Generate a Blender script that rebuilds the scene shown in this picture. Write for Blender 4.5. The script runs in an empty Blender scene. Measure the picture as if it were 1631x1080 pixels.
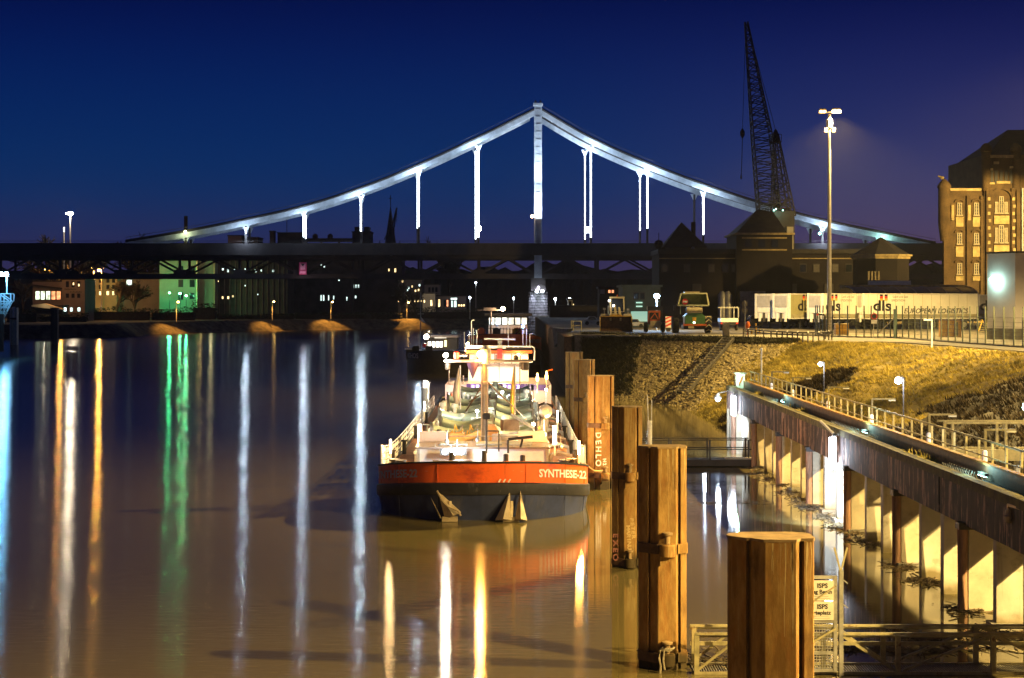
import bpy, math, random
import numpy as np
from mathutils import Vector, Matrix

SC = bpy.context.scene
COL = SC.collection
random.seed(7)
np.random.seed(7)
R = math.radians

# ------------------------------------------------------------------ camera
H, FPX, CX, HY = 10.0, 2700.0, 815.5, 480.0       # eye height above the water, focal length in photo pixels
cam_d = bpy.data.cameras.new('camera')
cam = bpy.data.objects.new('camera', cam_d)
COL.objects.link(cam)
cam.location = (0, 0, H)
cam.rotation_euler = (R(90), 0, 0)
cam_d.sensor_width = 36.0
cam_d.lens = FPX / 1631.0 * 36.0
cam_d.shift_y = (HY - 540.0) / 1631.0
cam_d.clip_start = 0.5
cam_d.clip_end = 6000
SC.camera = cam

# ------------------------------------------------------------------ world: night sky after dusk
world = bpy.data.worlds.new('World')
SC.world = world
world.use_nodes = True
wn, wl = world.node_tree.nodes, world.node_tree.links
wn.clear()
w_out = wn.new('ShaderNodeOutputWorld')
sky = wn.new('ShaderNodeTexSky')
sky.sky_type = 'NISHITA'
sky.sun_disc = False
sky.sun_elevation = R(-7.0)
sky.sun_rotation = R(-70)
bg_sky = wn.new('ShaderNodeBackground')
bg_sky.inputs['Strength'].default_value = 0.05
wl.new(sky.outputs['Color'], bg_sky.inputs['Color'])
# blue hour plus town glow: only depends on the elevation (and a little on the compass direction)
tc = wn.new('ShaderNodeTexCoord')
sep = wn.new('ShaderNodeSeparateXYZ')
wl.new(tc.outputs['Generated'], sep.inputs[0])
ramp = wn.new('ShaderNodeValToRGB')
mp = wn.new('ShaderNodeMapRange')
mp.inputs['From Min'].default_value = 0.0
mp.inputs['From Max'].default_value = 0.40
wl.new(sep.outputs['Z'], mp.inputs['Value'])
wl.new(mp.outputs['Result'], ramp.inputs['Fac'])
cr = ramp.color_ramp
cr.interpolation = 'B_SPLINE'
SKY_STOPS = [(0.0, (0.030, 0.020, 0.066)), (0.07, (0.022, 0.021, 0.080)), (0.15, (0.0028, 0.026, 0.115)),
             (0.24, (0.0010, 0.021, 0.115)), (0.36, (0.0007, 0.0095, 0.090)), (0.47, (0.0006, 0.0025, 0.046)), (1.0, (0.0006, 0.002, 0.028))]
cr.elements[0].position, cr.elements[0].color = SKY_STOPS[0][0], (*SKY_STOPS[0][1], 1)
cr.elements[1].position, cr.elements[1].color = SKY_STOPS[-1][0], (*SKY_STOPS[-1][1], 1)
for p_, c_ in SKY_STOPS[1:-1]:
    e_ = cr.elements.new(p_)
    e_.color = (*c_, 1)
bg_glow = wn.new('ShaderNodeBackground')
bg_glow.inputs['Strength'].default_value = 0.86
wl.new(ramp.outputs['Color'], bg_glow.inputs['Color'])
# purple haze glow painted into the sky colour, low to the right
tg = wn.new('ShaderNodeMapRange')
tg.interpolation_type = 'SMOOTHSTEP'
tg.inputs['From Min'].default_value, tg.inputs['From Max'].default_value = -0.02, 0.32
wl.new(sep.outputs['X'], tg.inputs['Value'])
tz = wn.new('ShaderNodeMapRange')
tz.interpolation_type = 'SMOOTHSTEP'
tz.inputs['From Min'].default_value, tz.inputs['From Max'].default_value = 0.20, -0.02
wl.new(sep.outputs['Z'], tz.inputs['Value'])
tmul = wn.new('ShaderNodeMath'); tmul.operation = 'MULTIPLY'
wl.new(tg.outputs[0], tmul.inputs[0]); wl.new(tz.outputs[0], tmul.inputs[1])
bg_haze = wn.new('ShaderNodeBackground')
bg_haze.inputs['Color'].default_value = (0.046, 0.018, 0.020, 1)
wl.new(tmul.outputs[0], bg_haze.inputs['Strength'])
w_add0 = wn.new('ShaderNodeAddShader')
wl.new(bg_glow.outputs[0], w_add0.inputs[0])
wl.new(bg_haze.outputs[0], w_add0.inputs[1])
w_add = wn.new('ShaderNodeAddShader')
wl.new(bg_sky.outputs[0], w_add.inputs[0])
wl.new(w_add0.outputs[0], w_add.inputs[1])
wl.new(w_add.outputs[0], w_out.inputs['Surface'])

SC.view_settings.view_transform = 'Standard'
SC.view_settings.look = 'None'
SC.view_settings.exposure = 0.28
SC.view_settings.gamma = 1.0
SC.view_settings.use_curve_mapping = False
SC.render.engine = 'CYCLES'
SC.cycles.use_denoising = True
SC.cycles.max_bounces = 5
SC.cycles.diffuse_bounces = 2
SC.cycles.glossy_bounces = 3
SC.cycles.transparent_max_bounces = 12
SC.cycles.sample_clamp_indirect = 4.0
SC.cycles.caustics_reflective = False
SC.cycles.caustics_refractive = False
try:
    SC.cycles.use_light_tree = True
except Exception:
    pass

# ------------------------------------------------------------------ helpers
def P(px, py, Y):
    """Where the line of sight through a photo pixel meets the plane at distance Y."""
    return Vector(((px - CX) * Y / FPX, Y, H - (py - HY) * Y / FPX))

def PZ(px, py, z):
    """... meets the level z."""
    return P(px, py, FPX * (H - z) / (py - HY))

class MB:
    """Collects shapes; build() links them as one mesh object."""
    def __init__(self, off=(0, 0, 0)):
        self.v, self.f, self.off = [], [], Vector(off)
    def add(self, vs, fs):
        n = len(self.v)
        self.v.extend([Vector(a) for a in vs])
        self.f.extend([tuple(i + n for i in q) for q in fs])
        return self
    def box(self, c, s, rz=0.0, M=None):
        x, y, z = s[0] / 2, s[1] / 2, s[2] / 2
        m = M if M is not None else Matrix.Rotation(rz, 3, 'Z')
        c = Vector(c)
        vs = [c + m @ Vector(p) for p in ((-x, -y, -z), (x, -y, -z), (x, y, -z), (-x, y, -z), (-x, -y, z), (x, -y, z), (x, y, z), (-x, y, z))]
        return self.add(vs, [(3, 2, 1, 0), (4, 5, 6, 7), (0, 1, 5, 4), (1, 2, 6, 5), (2, 3, 7, 6), (3, 0, 4, 7)])
    def bx(self, x0, x1, y0, y1, z0, z1):
        return self.box(((x0 + x1) / 2, (y0 + y1) / 2, (z0 + z1) / 2), (abs(x1 - x0), abs(y1 - y0), abs(z1 - z0)))
    def frame(self, p, q):
        d = (Vector(q) - Vector(p))
        L = d.length
        d = d / max(L, 1e-9)
        up = Vector((0, 0, 1)) if abs(d.z) < 0.95 else Vector((0, 1, 0))
        s = d.cross(up).normalized()
        u = s.cross(d).normalized()
        return d, s, u
    def bar(self, p, q, w, h=None):
        h = h or w
        d, s, u = self.frame(p, q)
        p, q = Vector(p), Vector(q)
        vs = []
        for o in (p, q):
            for a, b in ((-1, -1), (1, -1), (1, 1), (-1, 1)):
                vs.append(o + s * (a * w / 2) + u * (b * h / 2))
        return self.add(vs, [(0, 1, 2, 3), (7, 6, 5, 4), (0, 4, 5, 1), (1, 5, 6, 2), (2, 6, 7, 3), (3, 7, 4, 0)])
    def tube(self, p, q, r, n=8, r2=None, cap=True):
        r2 = r if r2 is None else r2
        d, s, u = self.frame(p, q)
        p, q = Vector(p), Vector(q)
        vs = []
        for o, rr in ((p, r), (q, r2)):
            for i in range(n):
                a = 2 * math.pi * i / n
                vs.append(o + s * (rr * math.cos(a)) + u * (rr * math.sin(a)))
        fs = [(i, (i + 1) % n, n + (i + 1) % n, n + i) for i in range(n)]
        if cap:
            fs += [tuple(range(n - 1, -1, -1)), tuple(range(n, 2 * n))]
        return self.add(vs, fs)
    def path(self, pts, r, n=8):
        pts = [Vector(p) for p in pts]
        vs, fs = [], []
        for k, p in enumerate(pts):
            a_, b_ = pts[max(0, k - 1)], pts[min(len(pts) - 1, k + 1)]
            d, s, u = self.frame(a_, b_)
            for i in range(n):
                a = 2 * math.pi * i / n
                vs.append(p + s * (r * math.cos(a)) + u * (r * math.sin(a)))
        for k in range(len(pts) - 1):
            for i in range(n):
                fs.append((k * n + i, k * n + (i + 1) % n, (k + 1) * n + (i + 1) % n, (k + 1) * n + i))
        fs += [tuple(range(n - 1, -1, -1)), tuple(range((len(pts) - 1) * n, len(pts) * n))]
        return self.add(vs, fs)
    def prism(self, poly, z0, z1):
        n = len(poly)
        vs = [(x, y, z0) for x, y in poly] + [(x, y, z1) for x, y in poly]
        return self.add(vs, [tuple(range(n - 1, -1, -1)), tuple(range(n, 2 * n))] + [(i, (i + 1) % n, n + (i + 1) % n, n + i) for i in range(n)])
    def ext(self, pts, vec):
        n = len(pts)
        vec = Vector(vec)
        vs = [Vector(p) for p in pts] + [Vector(p) + vec for p in pts]
        return self.add(vs, [tuple(range(n - 1, -1, -1)), tuple(range(n, 2 * n))] + [(i, (i + 1) % n, n + (i + 1) % n, n + i) for i in range(n)])
    def lathe(self, prof, c=(0, 0, 0), n=12, axis='Z'):
        c = Vector(c)
        vs, fs = [], []
        for r, z in prof:
            for i in range(n):
                a = 2 * math.pi * i / n
                p = (r * math.cos(a), r * math.sin(a), z)
                if axis == 'Y':
                    p = (p[0], p[2], p[1])
                elif axis == 'X':
                    p = (p[2], p[0], p[1])
                vs.append(c + Vector(p))
        m = len(prof)
        for k in range(m - 1):
            for i in range(n):
                fs.append((k * n + i, k * n + (i + 1) % n, (k + 1) * n + (i + 1) % n, (k + 1) * n + i))
        fs += [tuple(range(n - 1, -1, -1)), tuple(range((m - 1) * n, m * n))]
        return self.add(vs, fs)
    def ball(self, c, r, n=10, sz=1.0):
        k = max(4, n // 2)
        prof = [(max(0.001, r * math.sin(math.pi * i / k)), -r * sz * math.cos(math.pi * i / k)) for i in range(k + 1)]
        return self.lathe(prof, c, n)
    def quad(self, *p):
        return self.add(p, [tuple(range(len(p)))])
    def pyr(self, poly, z0, apex):
        n = len(poly)
        vs = [(x, y, z0) for x, y in poly] + [apex]
        return self.add(vs, [tuple(range(n - 1, -1, -1))] + [(i, (i + 1) % n, n) for i in range(n)])
    def build(self, name, mat, parent=None, smooth=False, kind=None, label=None):
        me = bpy.data.meshes.new(name)
        o = self.off
        me.from_pydata([tuple(p - o) for p in self.v], [], self.f)
        if mat:
            me.materials.append(mat)
        if smooth:
            me.polygons.foreach_set('use_smooth', [True] * len(me.polygons))
            me.set_sharp_from_angle(angle=R(40))
        me.update()
        ob = bpy.data.objects.new(name, me)
        COL.objects.link(ob)
        if parent is not None:
            ob.parent = parent
        elif o.length > 0:
            ob.location = o
        if kind:
            ob['kind'] = kind
        if label:
            ob['label'] = label
        return ob

def tag(o, label=None, cat=None, group=None, kind=None):
    if label: o['label'] = label
    if cat: o['category'] = cat
    if group: o['group'] = group
    if kind: o['kind'] = kind
    return o

def thing(name, loc, label, cat, group=None, rz=0.0):
    o = bpy.data.objects.new(name, None)
    COL.objects.link(o)
    o.empty_display_size = 0.3
    o.location = loc
    o.rotation_euler = (0, 0, rz)
    return tag(o, label, cat, group)

KIDS = {}
def copy_tree(o, parent=None):
    c = o.copy()
    COL.objects.link(c)
    if parent is not None:
        c.parent = parent
    for ch in [x for x in COL.objects if x.parent == o]:
        copy_tree(ch, c)
    return c

def dup(o, loc, label=None, rz=None, group=None):
    c = copy_tree(o)
    c.location = loc
    if rz is not None: c.rotation_euler = (0, 0, rz)
    if label: c['label'] = label
    if group: c['group'] = group
    return c

def inst(src, name, parent, loc, rot=(0, 0, 0), scale=(1, 1, 1)):
    """another piece that shares its mesh"""
    o = bpy.data.objects.new(name, src.data)
    COL.objects.link(o)
    o.parent = parent
    o.location, o.rotation_euler, o.scale = loc, rot, scale
    return o

def text_mesh(s, size, name='lettering', bold=0.0, shear=0.0, sx=1.0):
    """centred lettering in the x/z plane as (verts, faces)"""
    cu = bpy.data.curves.new(name, 'FONT')
    cu.body = s
    cu.size = size
    cu.align_x, cu.align_y = 'CENTER', 'CENTER'
    cu.offset = bold
    cu.shear = shear
    cu.resolution_u = 3
    ob = bpy.data.objects.new(name, cu)
    COL.objects.link(ob)
    dg = bpy.context.evaluated_depsgraph_get()
    me = bpy.data.meshes.new_from_object(ob.evaluated_get(dg))
    vs = [Vector((v.co.x * sx, 0, v.co.y)) for v in me.vertices]
    fs = [tuple(p.vertices) for p in me.polygons]
    bpy.data.objects.remove(ob)
    bpy.data.curves.remove(cu)
    bpy.data.meshes.remove(me)
    return vs, fs

def put_text(s, size, origin, xdir, zdir, mat, parent=None, off=(0, 0, 0), bold=0.0, shear=0.0, sx=1.0, name='lettering'):
    vs, fs = text_mesh(s, size, name, bold, shear, sx)
    xd, zd = Vector(xdir).normalized(), Vector(zdir).normalized()
    m = MB(off)
    m.add([Vector(origin) + xd * v.x + zd * v.z for v in vs], fs)
    return m.build(name, mat, parent)

# ------------------------------------------------------------------ materials
def M(name, col, rough=0.65, metal=0.0, var=0.25, scale=2.0, bump=0.0, col2=None, stretch=(1, 1, 1), spec=0.5, detail=5.0, lo=0.35, hi=0.65):
    m = bpy.data.materials.new(name)
    m.use_nodes = True
    nt = m.node_tree
    b = nt.nodes['Principled BSDF']
    b.inputs['Roughness'].default_value = rough
    b.inputs['Metallic'].default_value = metal
    b.inputs['Specular IOR Level'].default_value = spec
    if var <= 0 and col2 is None:
        b.inputs['Base Color'].default_value = (*col, 1)
        return m
    t = nt.nodes.new('ShaderNodeNewGeometry')
    mpn = nt.nodes.new('ShaderNodeMapping')
    mpn.inputs['Scale'].default_value = stretch
    nz = nt.nodes.new('ShaderNodeTexNoise')
    nz.inputs['Scale'].default_value = scale
    nz.inputs['Detail'].default_value = detail
    nz.inputs['Roughness'].default_value = 0.65
    rp = nt.nodes.new('ShaderNodeValToRGB')
    c1 = tuple(max(0, c * (1 - var)) for c in col)
    c2 = col2 if col2 else tuple(min(1, c * (1 + var)) for c in col)
    rp.color_ramp.elements[0].color = (*(col if col2 else c1), 1)
    rp.color_ramp.elements[1].color = (*c2, 1)
    rp.color_ramp.elements[0].position = lo
    rp.color_ramp.elements[1].position = hi
    nt.links.new(t.outputs['Position'], mpn.inputs['Vector'])
    nt.links.new(mpn.outputs['Vector'], nz.inputs['Vector'])
    nt.links.new(nz.outputs['Fac'], rp.inputs['Fac'])
    nt.links.new(rp.outputs['Color'], b.inputs['Base Color'])
    if bump:
        bp = nt.nodes.new('ShaderNodeBump')
        bp.inputs['Strength'].default_value = bump
        bp.inputs['Distance'].default_value = 0.05
        nt.links.new(nz.outputs['Fac'], bp.inputs['Height'])
        nt.links.new(bp.outputs['Normal'], b.inputs['Normal'])
    return m

def layer(m, col, scale, stretch=(1, 1, 1), lo=0.55, hi=0.62, detail=6.0, loc=(0, 0, 0), fac=1.0):
    """one more coat (stains, flakes, moss) of its own colour over a material"""
    nt = m.node_tree
    b = nt.nodes['Principled BSDF']
    src = b.inputs['Base Color'].links[0].from_socket
    t = nt.nodes.new('ShaderNodeNewGeometry')
    mpn = nt.nodes.new('ShaderNodeMapping')
    mpn.inputs['Scale'].default_value = stretch
    mpn.inputs['Location'].default_value = loc
    nz = nt.nodes.new('ShaderNodeTexNoise')
    nz.inputs['Scale'].default_value = scale
    nz.inputs['Detail'].default_value = detail
    nz.inputs['Roughness'].default_value = 0.7
    mr = nt.nodes.new('ShaderNodeMapRange')
    mr.inputs['From Min'].default_value, mr.inputs['From Max'].default_value = lo, hi
    mr.inputs['To Max'].default_value = fac
    mx = nt.nodes.new('ShaderNodeMixRGB')
    mx.inputs['Color2'].default_value = (*col, 1)
    nt.links.new(t.outputs['Position'], mpn.inputs['Vector'])
    nt.links.new(mpn.outputs['Vector'], nz.inputs['Vector'])
    nt.links.new(nz.outputs['Fac'], mr.inputs['Value'])
    nt.links.new(mr.outputs['Result'], mx.inputs['Fac'])
    nt.links.new(src, mx.inputs['Color1'])
    nt.links.new(mx.outputs['Color'], b.inputs['Base Color'])
    return m

def tide(m, col, z0, z1, wob=0.5):
    """wet growth up to the usual waterline"""
    nt = m.node_tree
    b = nt.nodes['Principled BSDF']
    src = b.inputs['Base Color'].links[0].from_socket
    g = nt.nodes.new('ShaderNodeNewGeometry')
    sp = nt.nodes.new('ShaderNodeSeparateXYZ')
    nz = nt.nodes.new('ShaderNodeTexNoise')
    nz.inputs['Scale'].default_value = 2.5
    nz.inputs['Detail'].default_value = 6
    ma = nt.nodes.new('ShaderNodeMath'); ma.operation = 'MULTIPLY_ADD'
    ma.inputs[1].default_value = wob
    mr = nt.nodes.new('ShaderNodeMapRange')
    mr.inputs['From Min'].default_value, mr.inputs['From Max'].default_value = z1 + wob / 2, z0 + wob / 2
    mx = nt.nodes.new('ShaderNodeMixRGB')
    mx.inputs['Color2'].default_value = (*col, 1)
    nt.links.new(g.outputs['Position'], sp.inputs[0]); nt.links.new(g.outputs['Position'], nz.inputs['Vector'])
    nt.links.new(nz.outputs['Fac'], ma.inputs[0]); nt.links.new(sp.outputs['Z'], ma.inputs[2])
    nt.links.new(ma.outputs[0], mr.inputs['Value']); nt.links.new(mr.outputs[0], mx.inputs['Fac'])
    nt.links.new(src, mx.inputs['Color1']); nt.links.new(mx.outputs[0], b.inputs['Base Color'])
    return m

def brick_mat(name, c1, c2, mortar, scale=1.0):
    m = bpy.data.materials.new(name)
    m.use_nodes = True
    nt = m.node_tree
    b = nt.nodes['Principled BSDF']
    b.inputs['Roughness'].default_value = 0.9
    t = nt.nodes.new('ShaderNodeTexCoord')
    mpn = nt.nodes.new('ShaderNodeMapping')
    mpn.inputs['Rotation'].default_value = (R(90), 0, 0)
    br = nt.nodes.new('ShaderNodeTexBrick')
    br.inputs['Color1'].default_value = (*c1, 1)
    br.inputs['Color2'].default_value = (*c2, 1)
    br.inputs['Mortar'].default_value = (*mortar, 1)
    br.inputs['Scale'].default_value = scale
    br.inputs['Mortar Size'].default_value = 0.02
    nz = nt.nodes.new('ShaderNodeTexNoise')
    nz.inputs['Scale'].default_value = 0.5
    nz.inputs['Detail'].default_value = 6
    mx = nt.nodes.new('ShaderNodeMixRGB')
    mx.blend_type = 'MULTIPLY'
    mx.inputs['Fac'].default_value = 0.8
    rp = nt.nodes.new('ShaderNodeValToRGB')
    rp.color_ramp.elements[0].position, rp.color_ramp.elements[1].position = 0.3, 0.65
    rp.color_ramp.elements[0].color = (0.35, 0.33, 0.3, 1)
    nt.links.new(t.outputs['Object'], mpn.inputs['Vector'])
    nt.links.new(mpn.outputs['Vector'], br.inputs['Vector'])
    nt.links.new(t.outputs['Object'], nz.inputs['Vector'])
    nt.links.new(nz.outputs['Fac'], rp.inputs['Fac'])
    nt.links.new(br.outputs['Color'], mx.inputs['Color1'])
    nt.links.new(rp.outputs['Color'], mx.inputs['Color2'])
    nt.links.new(mx.outputs['Color'], b.inputs['Base Color'])
    return m

def E(name, col, strength):
    m = bpy.data.materials.new(name)
    m.use_nodes = True
    b = m.node_tree.nodes['Principled BSDF']
    b.inputs['Base Color'].default_value = (0.8, 0.8, 0.8, 1)
    b.inputs['Emission Color'].default_value = (*col, 1)
    b.inputs['Emission Strength'].default_value = strength
    return m

def lit_window_mat(name, col, strength, scale=0.7):
    """a lit room behind the pane: uneven, with darker curtain bands"""
    m = E(name, col, strength)
    nt = m.node_tree
    b = nt.nodes['Principled BSDF']
    t = nt.nodes.new('ShaderNodeTexCoord')
    nz = nt.nodes.new('ShaderNodeTexNoise')
    nz.inputs['Scale'].default_value = scale
    nz.inputs['Detail'].default_value = 4
    mr = nt.nodes.new('ShaderNodeMapRange')
    mr.inputs['From Min'].default_value, mr.inputs['From Max'].default_value = 0.3, 0.7
    mr.inputs['To Min'].default_value, mr.inputs['To Max'].default_value = strength * 0.15, strength * 1.6
    nt.links.new(t.outputs['Object'], nz.inputs['Vector'])
    nt.links.new(nz.outputs['Fac'], mr.inputs['Value'])
    nt.links.new(mr.outputs['Result'], b.inputs['Emission Strength'])
    return m

def point(loc, watts, col, parent=None, radius=0.15, off=(0, 0, 0), name='lamp_light'):
    l = bpy.data.lights.new(name, 'POINT')
    l.energy, l.color, l.shadow_soft_size = watts, col, radius
    o = bpy.data.objects.new(name, l)
    COL.objects.link(o)
    o.location = Vector(loc) - Vector(off)
    if parent is not None:
        o.parent = parent
    return o

def spot(loc, aim, watts, col, angle=60, blend=0.6, parent=None, radius=0.1, off=(0, 0, 0), name='lamp_light'):
    l = bpy.data.lights.new(name, 'SPOT')
    l.energy, l.color, l.shadow_soft_size = watts, col, radius
    l.spot_size, l.spot_blend = R(angle), blend
    o = bpy.data.objects.new(name, l)
    COL.objects.link(o)
    o.location = Vector(loc) - Vector(off)
    o.rotation_euler = (Vector(aim) - Vector(loc)).to_track_quat('-Z', 'Y').to_euler()
    if parent is not None:
        o.parent = parent
    return o

SODIUM = (1.0, 0.68, 0.22)
SODIUM2 = (1.0, 0.45, 0.08)
COLD = (0.72, 0.85, 1.0)
WARM = (1.0, 0.78, 0.5)

m_rust = M('rusty_sheet_pile', (0.23, 0.125, 0.036), 0.75, 0.0, scale=1.3, col2=(0.40, 0.245, 0.08), bump=0.4, stretch=(3, 3, 1.0), spec=0.2)
layer(m_rust, (0.42, 0.32, 0.15), 2.6, (9, 9, 0.22), 0.58, 0.66, loc=(3, 1, 0), fac=0.75)
layer(m_rust, (0.30, 0.12, 0.03), 0.9, (3, 3, 0.9), 0.5, 0.66, loc=(1, 8, 3), fac=0.7)
layer(m_rust, (0.07, 0.035, 0.016), 1.1, (2, 2, 0.8), 0.55, 0.75, loc=(7, 4, 2), fac=0.8)
tide(m_rust, (0.055, 0.04, 0.018), .35, .8, .6)
m_rust_dark = M('dark_rust', (0.10, 0.05, 0.025), 0.7, var=0.4, scale=3, bump=0.3)
m_pilecap = M('pile_cap_steel', (0.28, 0.19, 0.09), 0.8, var=0.3, scale=4, bump=0.2)
m_iron = M('dark_iron', (0.035, 0.03, 0.028), 0.55, 0.3, var=0.3, scale=5)
m_conc = M('pale_concrete', (0.48, 0.45, 0.38), 0.85, var=0.16, scale=1.2, bump=0.12, stretch=(1, 1, 0.6))
layer(m_conc, (0.20, 0.17, 0.12), 1.3, (1, 1, 1.4), 0.56, 0.66, loc=(2, 0, 5), fac=0.5)
layer(m_conc, (0.20, 0.13, 0.06), 0.9, (5, 5, 0.3), 0.56, 0.7, loc=(9, 3, 1), fac=0.55)
m_olive_d = M('old_olive_paint', (0.13, 0.11, 0.055), 0.7, 0.1, var=0.35, scale=3, bump=0.1)
tide(m_conc, (0.17, 0.14, 0.075), .15, .55, .5)
m_conc_grey = M('weathered_concrete', (0.25, 0.235, 0.2), 0.9, var=0.3, scale=1.5, bump=0.2)
m_fascia = M('flaking_fascia', (0.060, 0.038, 0.034), 0.85, var=0.35, scale=1.4, bump=0.35, stretch=(1, 2.2, 0.6))
layer(m_fascia, (0.52, 0.33, 0.25), 0.8, (1, 3.6, 0.6), 0.53, 0.57, loc=(1, 2, 3), fac=0.85)
layer(m_fascia, (0.012, 0.009, 0.009), 1.0, (1, 5, 0.45), 0.52, 0.57, loc=(5, 1, 8))
m_cap = M('mossy_cap', (0.05, 0.045, 0.03), 0.95, scale=2.2, col2=(0.16, 0.14, 0.05), bump=0.4)
m_black = M('black_paint', (0.012, 0.012, 0.013), 0.5, var=0.3)
m_galv = M('galvanised_steel', (0.34, 0.33, 0.30), 0.5, 0.4, var=0.25, scale=4)
m_olive = M('olive_painted_steel', (0.34, 0.30, 0.16), 0.6, 0.1, var=0.35, scale=3, bump=0.1)
layer(m_olive, (0.13, 0.06, 0.025), 3.0, (1, 1, 1), 0.58, 0.66)
m_white = M('white_paint', (0.72, 0.71, 0.68), 0.45, var=0.08, scale=2)
m_white_w = M('weathered_white_paint', (0.62, 0.60, 0.56), 0.6, var=0.15, scale=2.5)
m_yellow = M('yellow_paint', (0.62, 0.36, 0.03), 0.5, var=0.2, scale=4)
m_red = M('red_paint', (0.55, 0.03, 0.02), 0.4, var=0.15)
m_orange = M('orange_paint', (0.62, 0.13, 0.02), 0.45, var=0.15, scale=3)
m_green = M('green_paint', (0.06, 0.17, 0.05), 0.45, var=0.2, scale=3)
m_tyre = M('tyre_rubber', (0.02, 0.019, 0.018), 0.9, var=0.3, scale=6)
m_glass = M('dark_glass', (0.012, 0.016, 0.02), 0.08, var=0)
m_asphalt = M('asphalt', (0.075, 0.07, 0.062), 0.9, var=0.35, scale=0.8, bump=0.15)
m_dirt = M('gravel_ground', (0.11, 0.09, 0.065), 0.95, var=0.4, scale=0.7, bump=0.3)
m_bark = M('dark_bark', (0.035, 0.026, 0.02), 0.95, var=0.3, scale=4)
m_twig = M('bare_twigs', (0.035, 0.027, 0.02), 0.95, var=0.3, scale=1)
m_leaf = M('dark_foliage', (0.03, 0.04, 0.015), 0.9, var=0.4, scale=1.2)
m_ivory = M('ivory_render', (0.42, 0.38, 0.30), 0.9, var=0.15, scale=0.4)
m_dark_wall = M('dark_render', (0.06, 0.052, 0.046), 0.95, var=0.35, scale=0.25)
m_roof = M('dark_roof', (0.028, 0.024, 0.023), 0.8, var=0.3, scale=1)
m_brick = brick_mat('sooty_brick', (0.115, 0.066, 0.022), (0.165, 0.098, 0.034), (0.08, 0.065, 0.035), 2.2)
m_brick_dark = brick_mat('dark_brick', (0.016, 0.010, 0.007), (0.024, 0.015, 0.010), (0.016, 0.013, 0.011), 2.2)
m_sand = M('sandstone', (0.46, 0.35, 0.15), 0.9, var=0.3, scale=1.2, bump=0.2)
m_bridge = M('bridge_steel', (0.045, 0.036, 0.038), 0.7, 0.0, var=0.25, scale=0.3)
m_bridge_light = M('bridge_light_paint', (0.55, 0.60, 0.66), 0.6, 0.0, var=0.2, scale=0.5)
# ------------------------------------------------------------------ the setting: water, land, banks
QZ = 6.2                                            # quay level above the water

def water_material():
    m = bpy.data.materials.new('muddy_harbour_water')
    m.use_nodes = True
    nt = m.node_tree
    b = nt.nodes['Principled BSDF']
    b.inputs['IOR'].default_value = 1.45
    b.inputs['Base Color'].default_value = (0.132, 0.106, 0.042, 1)
    t = nt.nodes.new('ShaderNodeTexCoord')
    sp = nt.nodes.new('ShaderNodeSeparateXYZ')
    nt.links.new(t.outputs['Object'], sp.inputs[0])
    mr = nt.nodes.new('ShaderNodeMapRange')          # the open river is rippled, the berth behind the piles is calm
    mr.interpolation_type = 'SMOOTHSTEP'
    mr.inputs['From Min'].default_value, mr.inputs['From Max'].default_value = -5.0, 4.0
    mr.inputs['To Min'].default_value, mr.inputs['To Max'].default_value = 0.135, 0.045
    nt.links.new(sp.outputs['X'], mr.inputs['Value'])
    nt.links.new(mr.outputs['Result'], b.inputs['Roughness'])
    b.inputs['Anisotropic'].default_value = 0.9      # long low swell: slopes along the river, hardly any across
    tg = nt.nodes.new('ShaderNodeCombineXYZ')
    tg.inputs[1].default_value = 1.0
    nt.links.new(tg.outputs[0], b.inputs['Tangent'])
    mpn = nt.nodes.new('ShaderNodeMapping')
    mpn.inputs['Scale'].default_value = (0.22, 1.5, 1.0)
    nz = nt.nodes.new('ShaderNodeTexNoise')
    nz.inputs['Scale'].default_value = 4.0
    nz.inputs['Detail'].default_value = 3
    nt.links.new(t.outputs['Object'], mpn.inputs['Vector'])
    nt.links.new(mpn.outputs['Vector'], nz.inputs['Vector'])
    ms = nt.nodes.new('ShaderNodeMapRange')
    ms.inputs['From Min'].default_value, ms.inputs['From Max'].default_value = -5.0, 4.0
    ms.inputs['To Min'].default_value, ms.inputs['To Max'].default_value = 0.40, 0.05
    nt.links.new(sp.outputs['X'], ms.inputs['Value'])
    bp = nt.nodes.new('ShaderNodeBump')
    bp.inputs['Distance'].default_value = 0.03
    nt.links.new(ms.outputs['Result'], bp.inputs['Strength'])
    nt.links.new(nz.outputs['Fac'], bp.inputs['Height'])
    nt.links.new(bp.outputs['Normal'], b.inputs['Normal'])
    return m

w = MB()
w.quad((-650, -80, 0), (650, -80, 0), (650, 1100, 0), (-650, 1100, 0))
w.build('water', water_material(), kind='structure')

def catmull(pts, n):
    pts = [np.array(p, float) for p in pts]
    out = []
    segs = len(pts) - 1
    for i in range(n):
        u = i / (n - 1) * segs
        k = min(int(u), segs - 1)
        t = u - k
        p0, p1, p2, p3 = pts[max(k - 1, 0)], pts[k], pts[k + 1], pts[min(k + 2, segs)]
        out.append(0.5 * (2 * p1 + (p2 - p0) * t + (2 * p0 - 5 * p1 + 4 * p2 - p3) * t * t + (3 * p1 - p0 - 3 * p2 + p3) * t ** 3))
    return np.array(out)

CREST = [(7.9, 186), (14, 180.5), (21.4, 171), (26, 163), (30.5, 158), (34.5, 150), (37.3, 124), (40, 90), (42, 60), (43, 0), (43, -80)]
TOE = [(7.6, 175), (12, 170), (15.3, 163), (16.0, 154), (16.1, 145), (16.2, 132), (17.2, 117), (19.0, 90), (19.5, 60), (20, 0), (20, -80)]
NS, NT = 420, 44
crest, toe = catmull(CREST, NS), catmull(TOE, NS)

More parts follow.
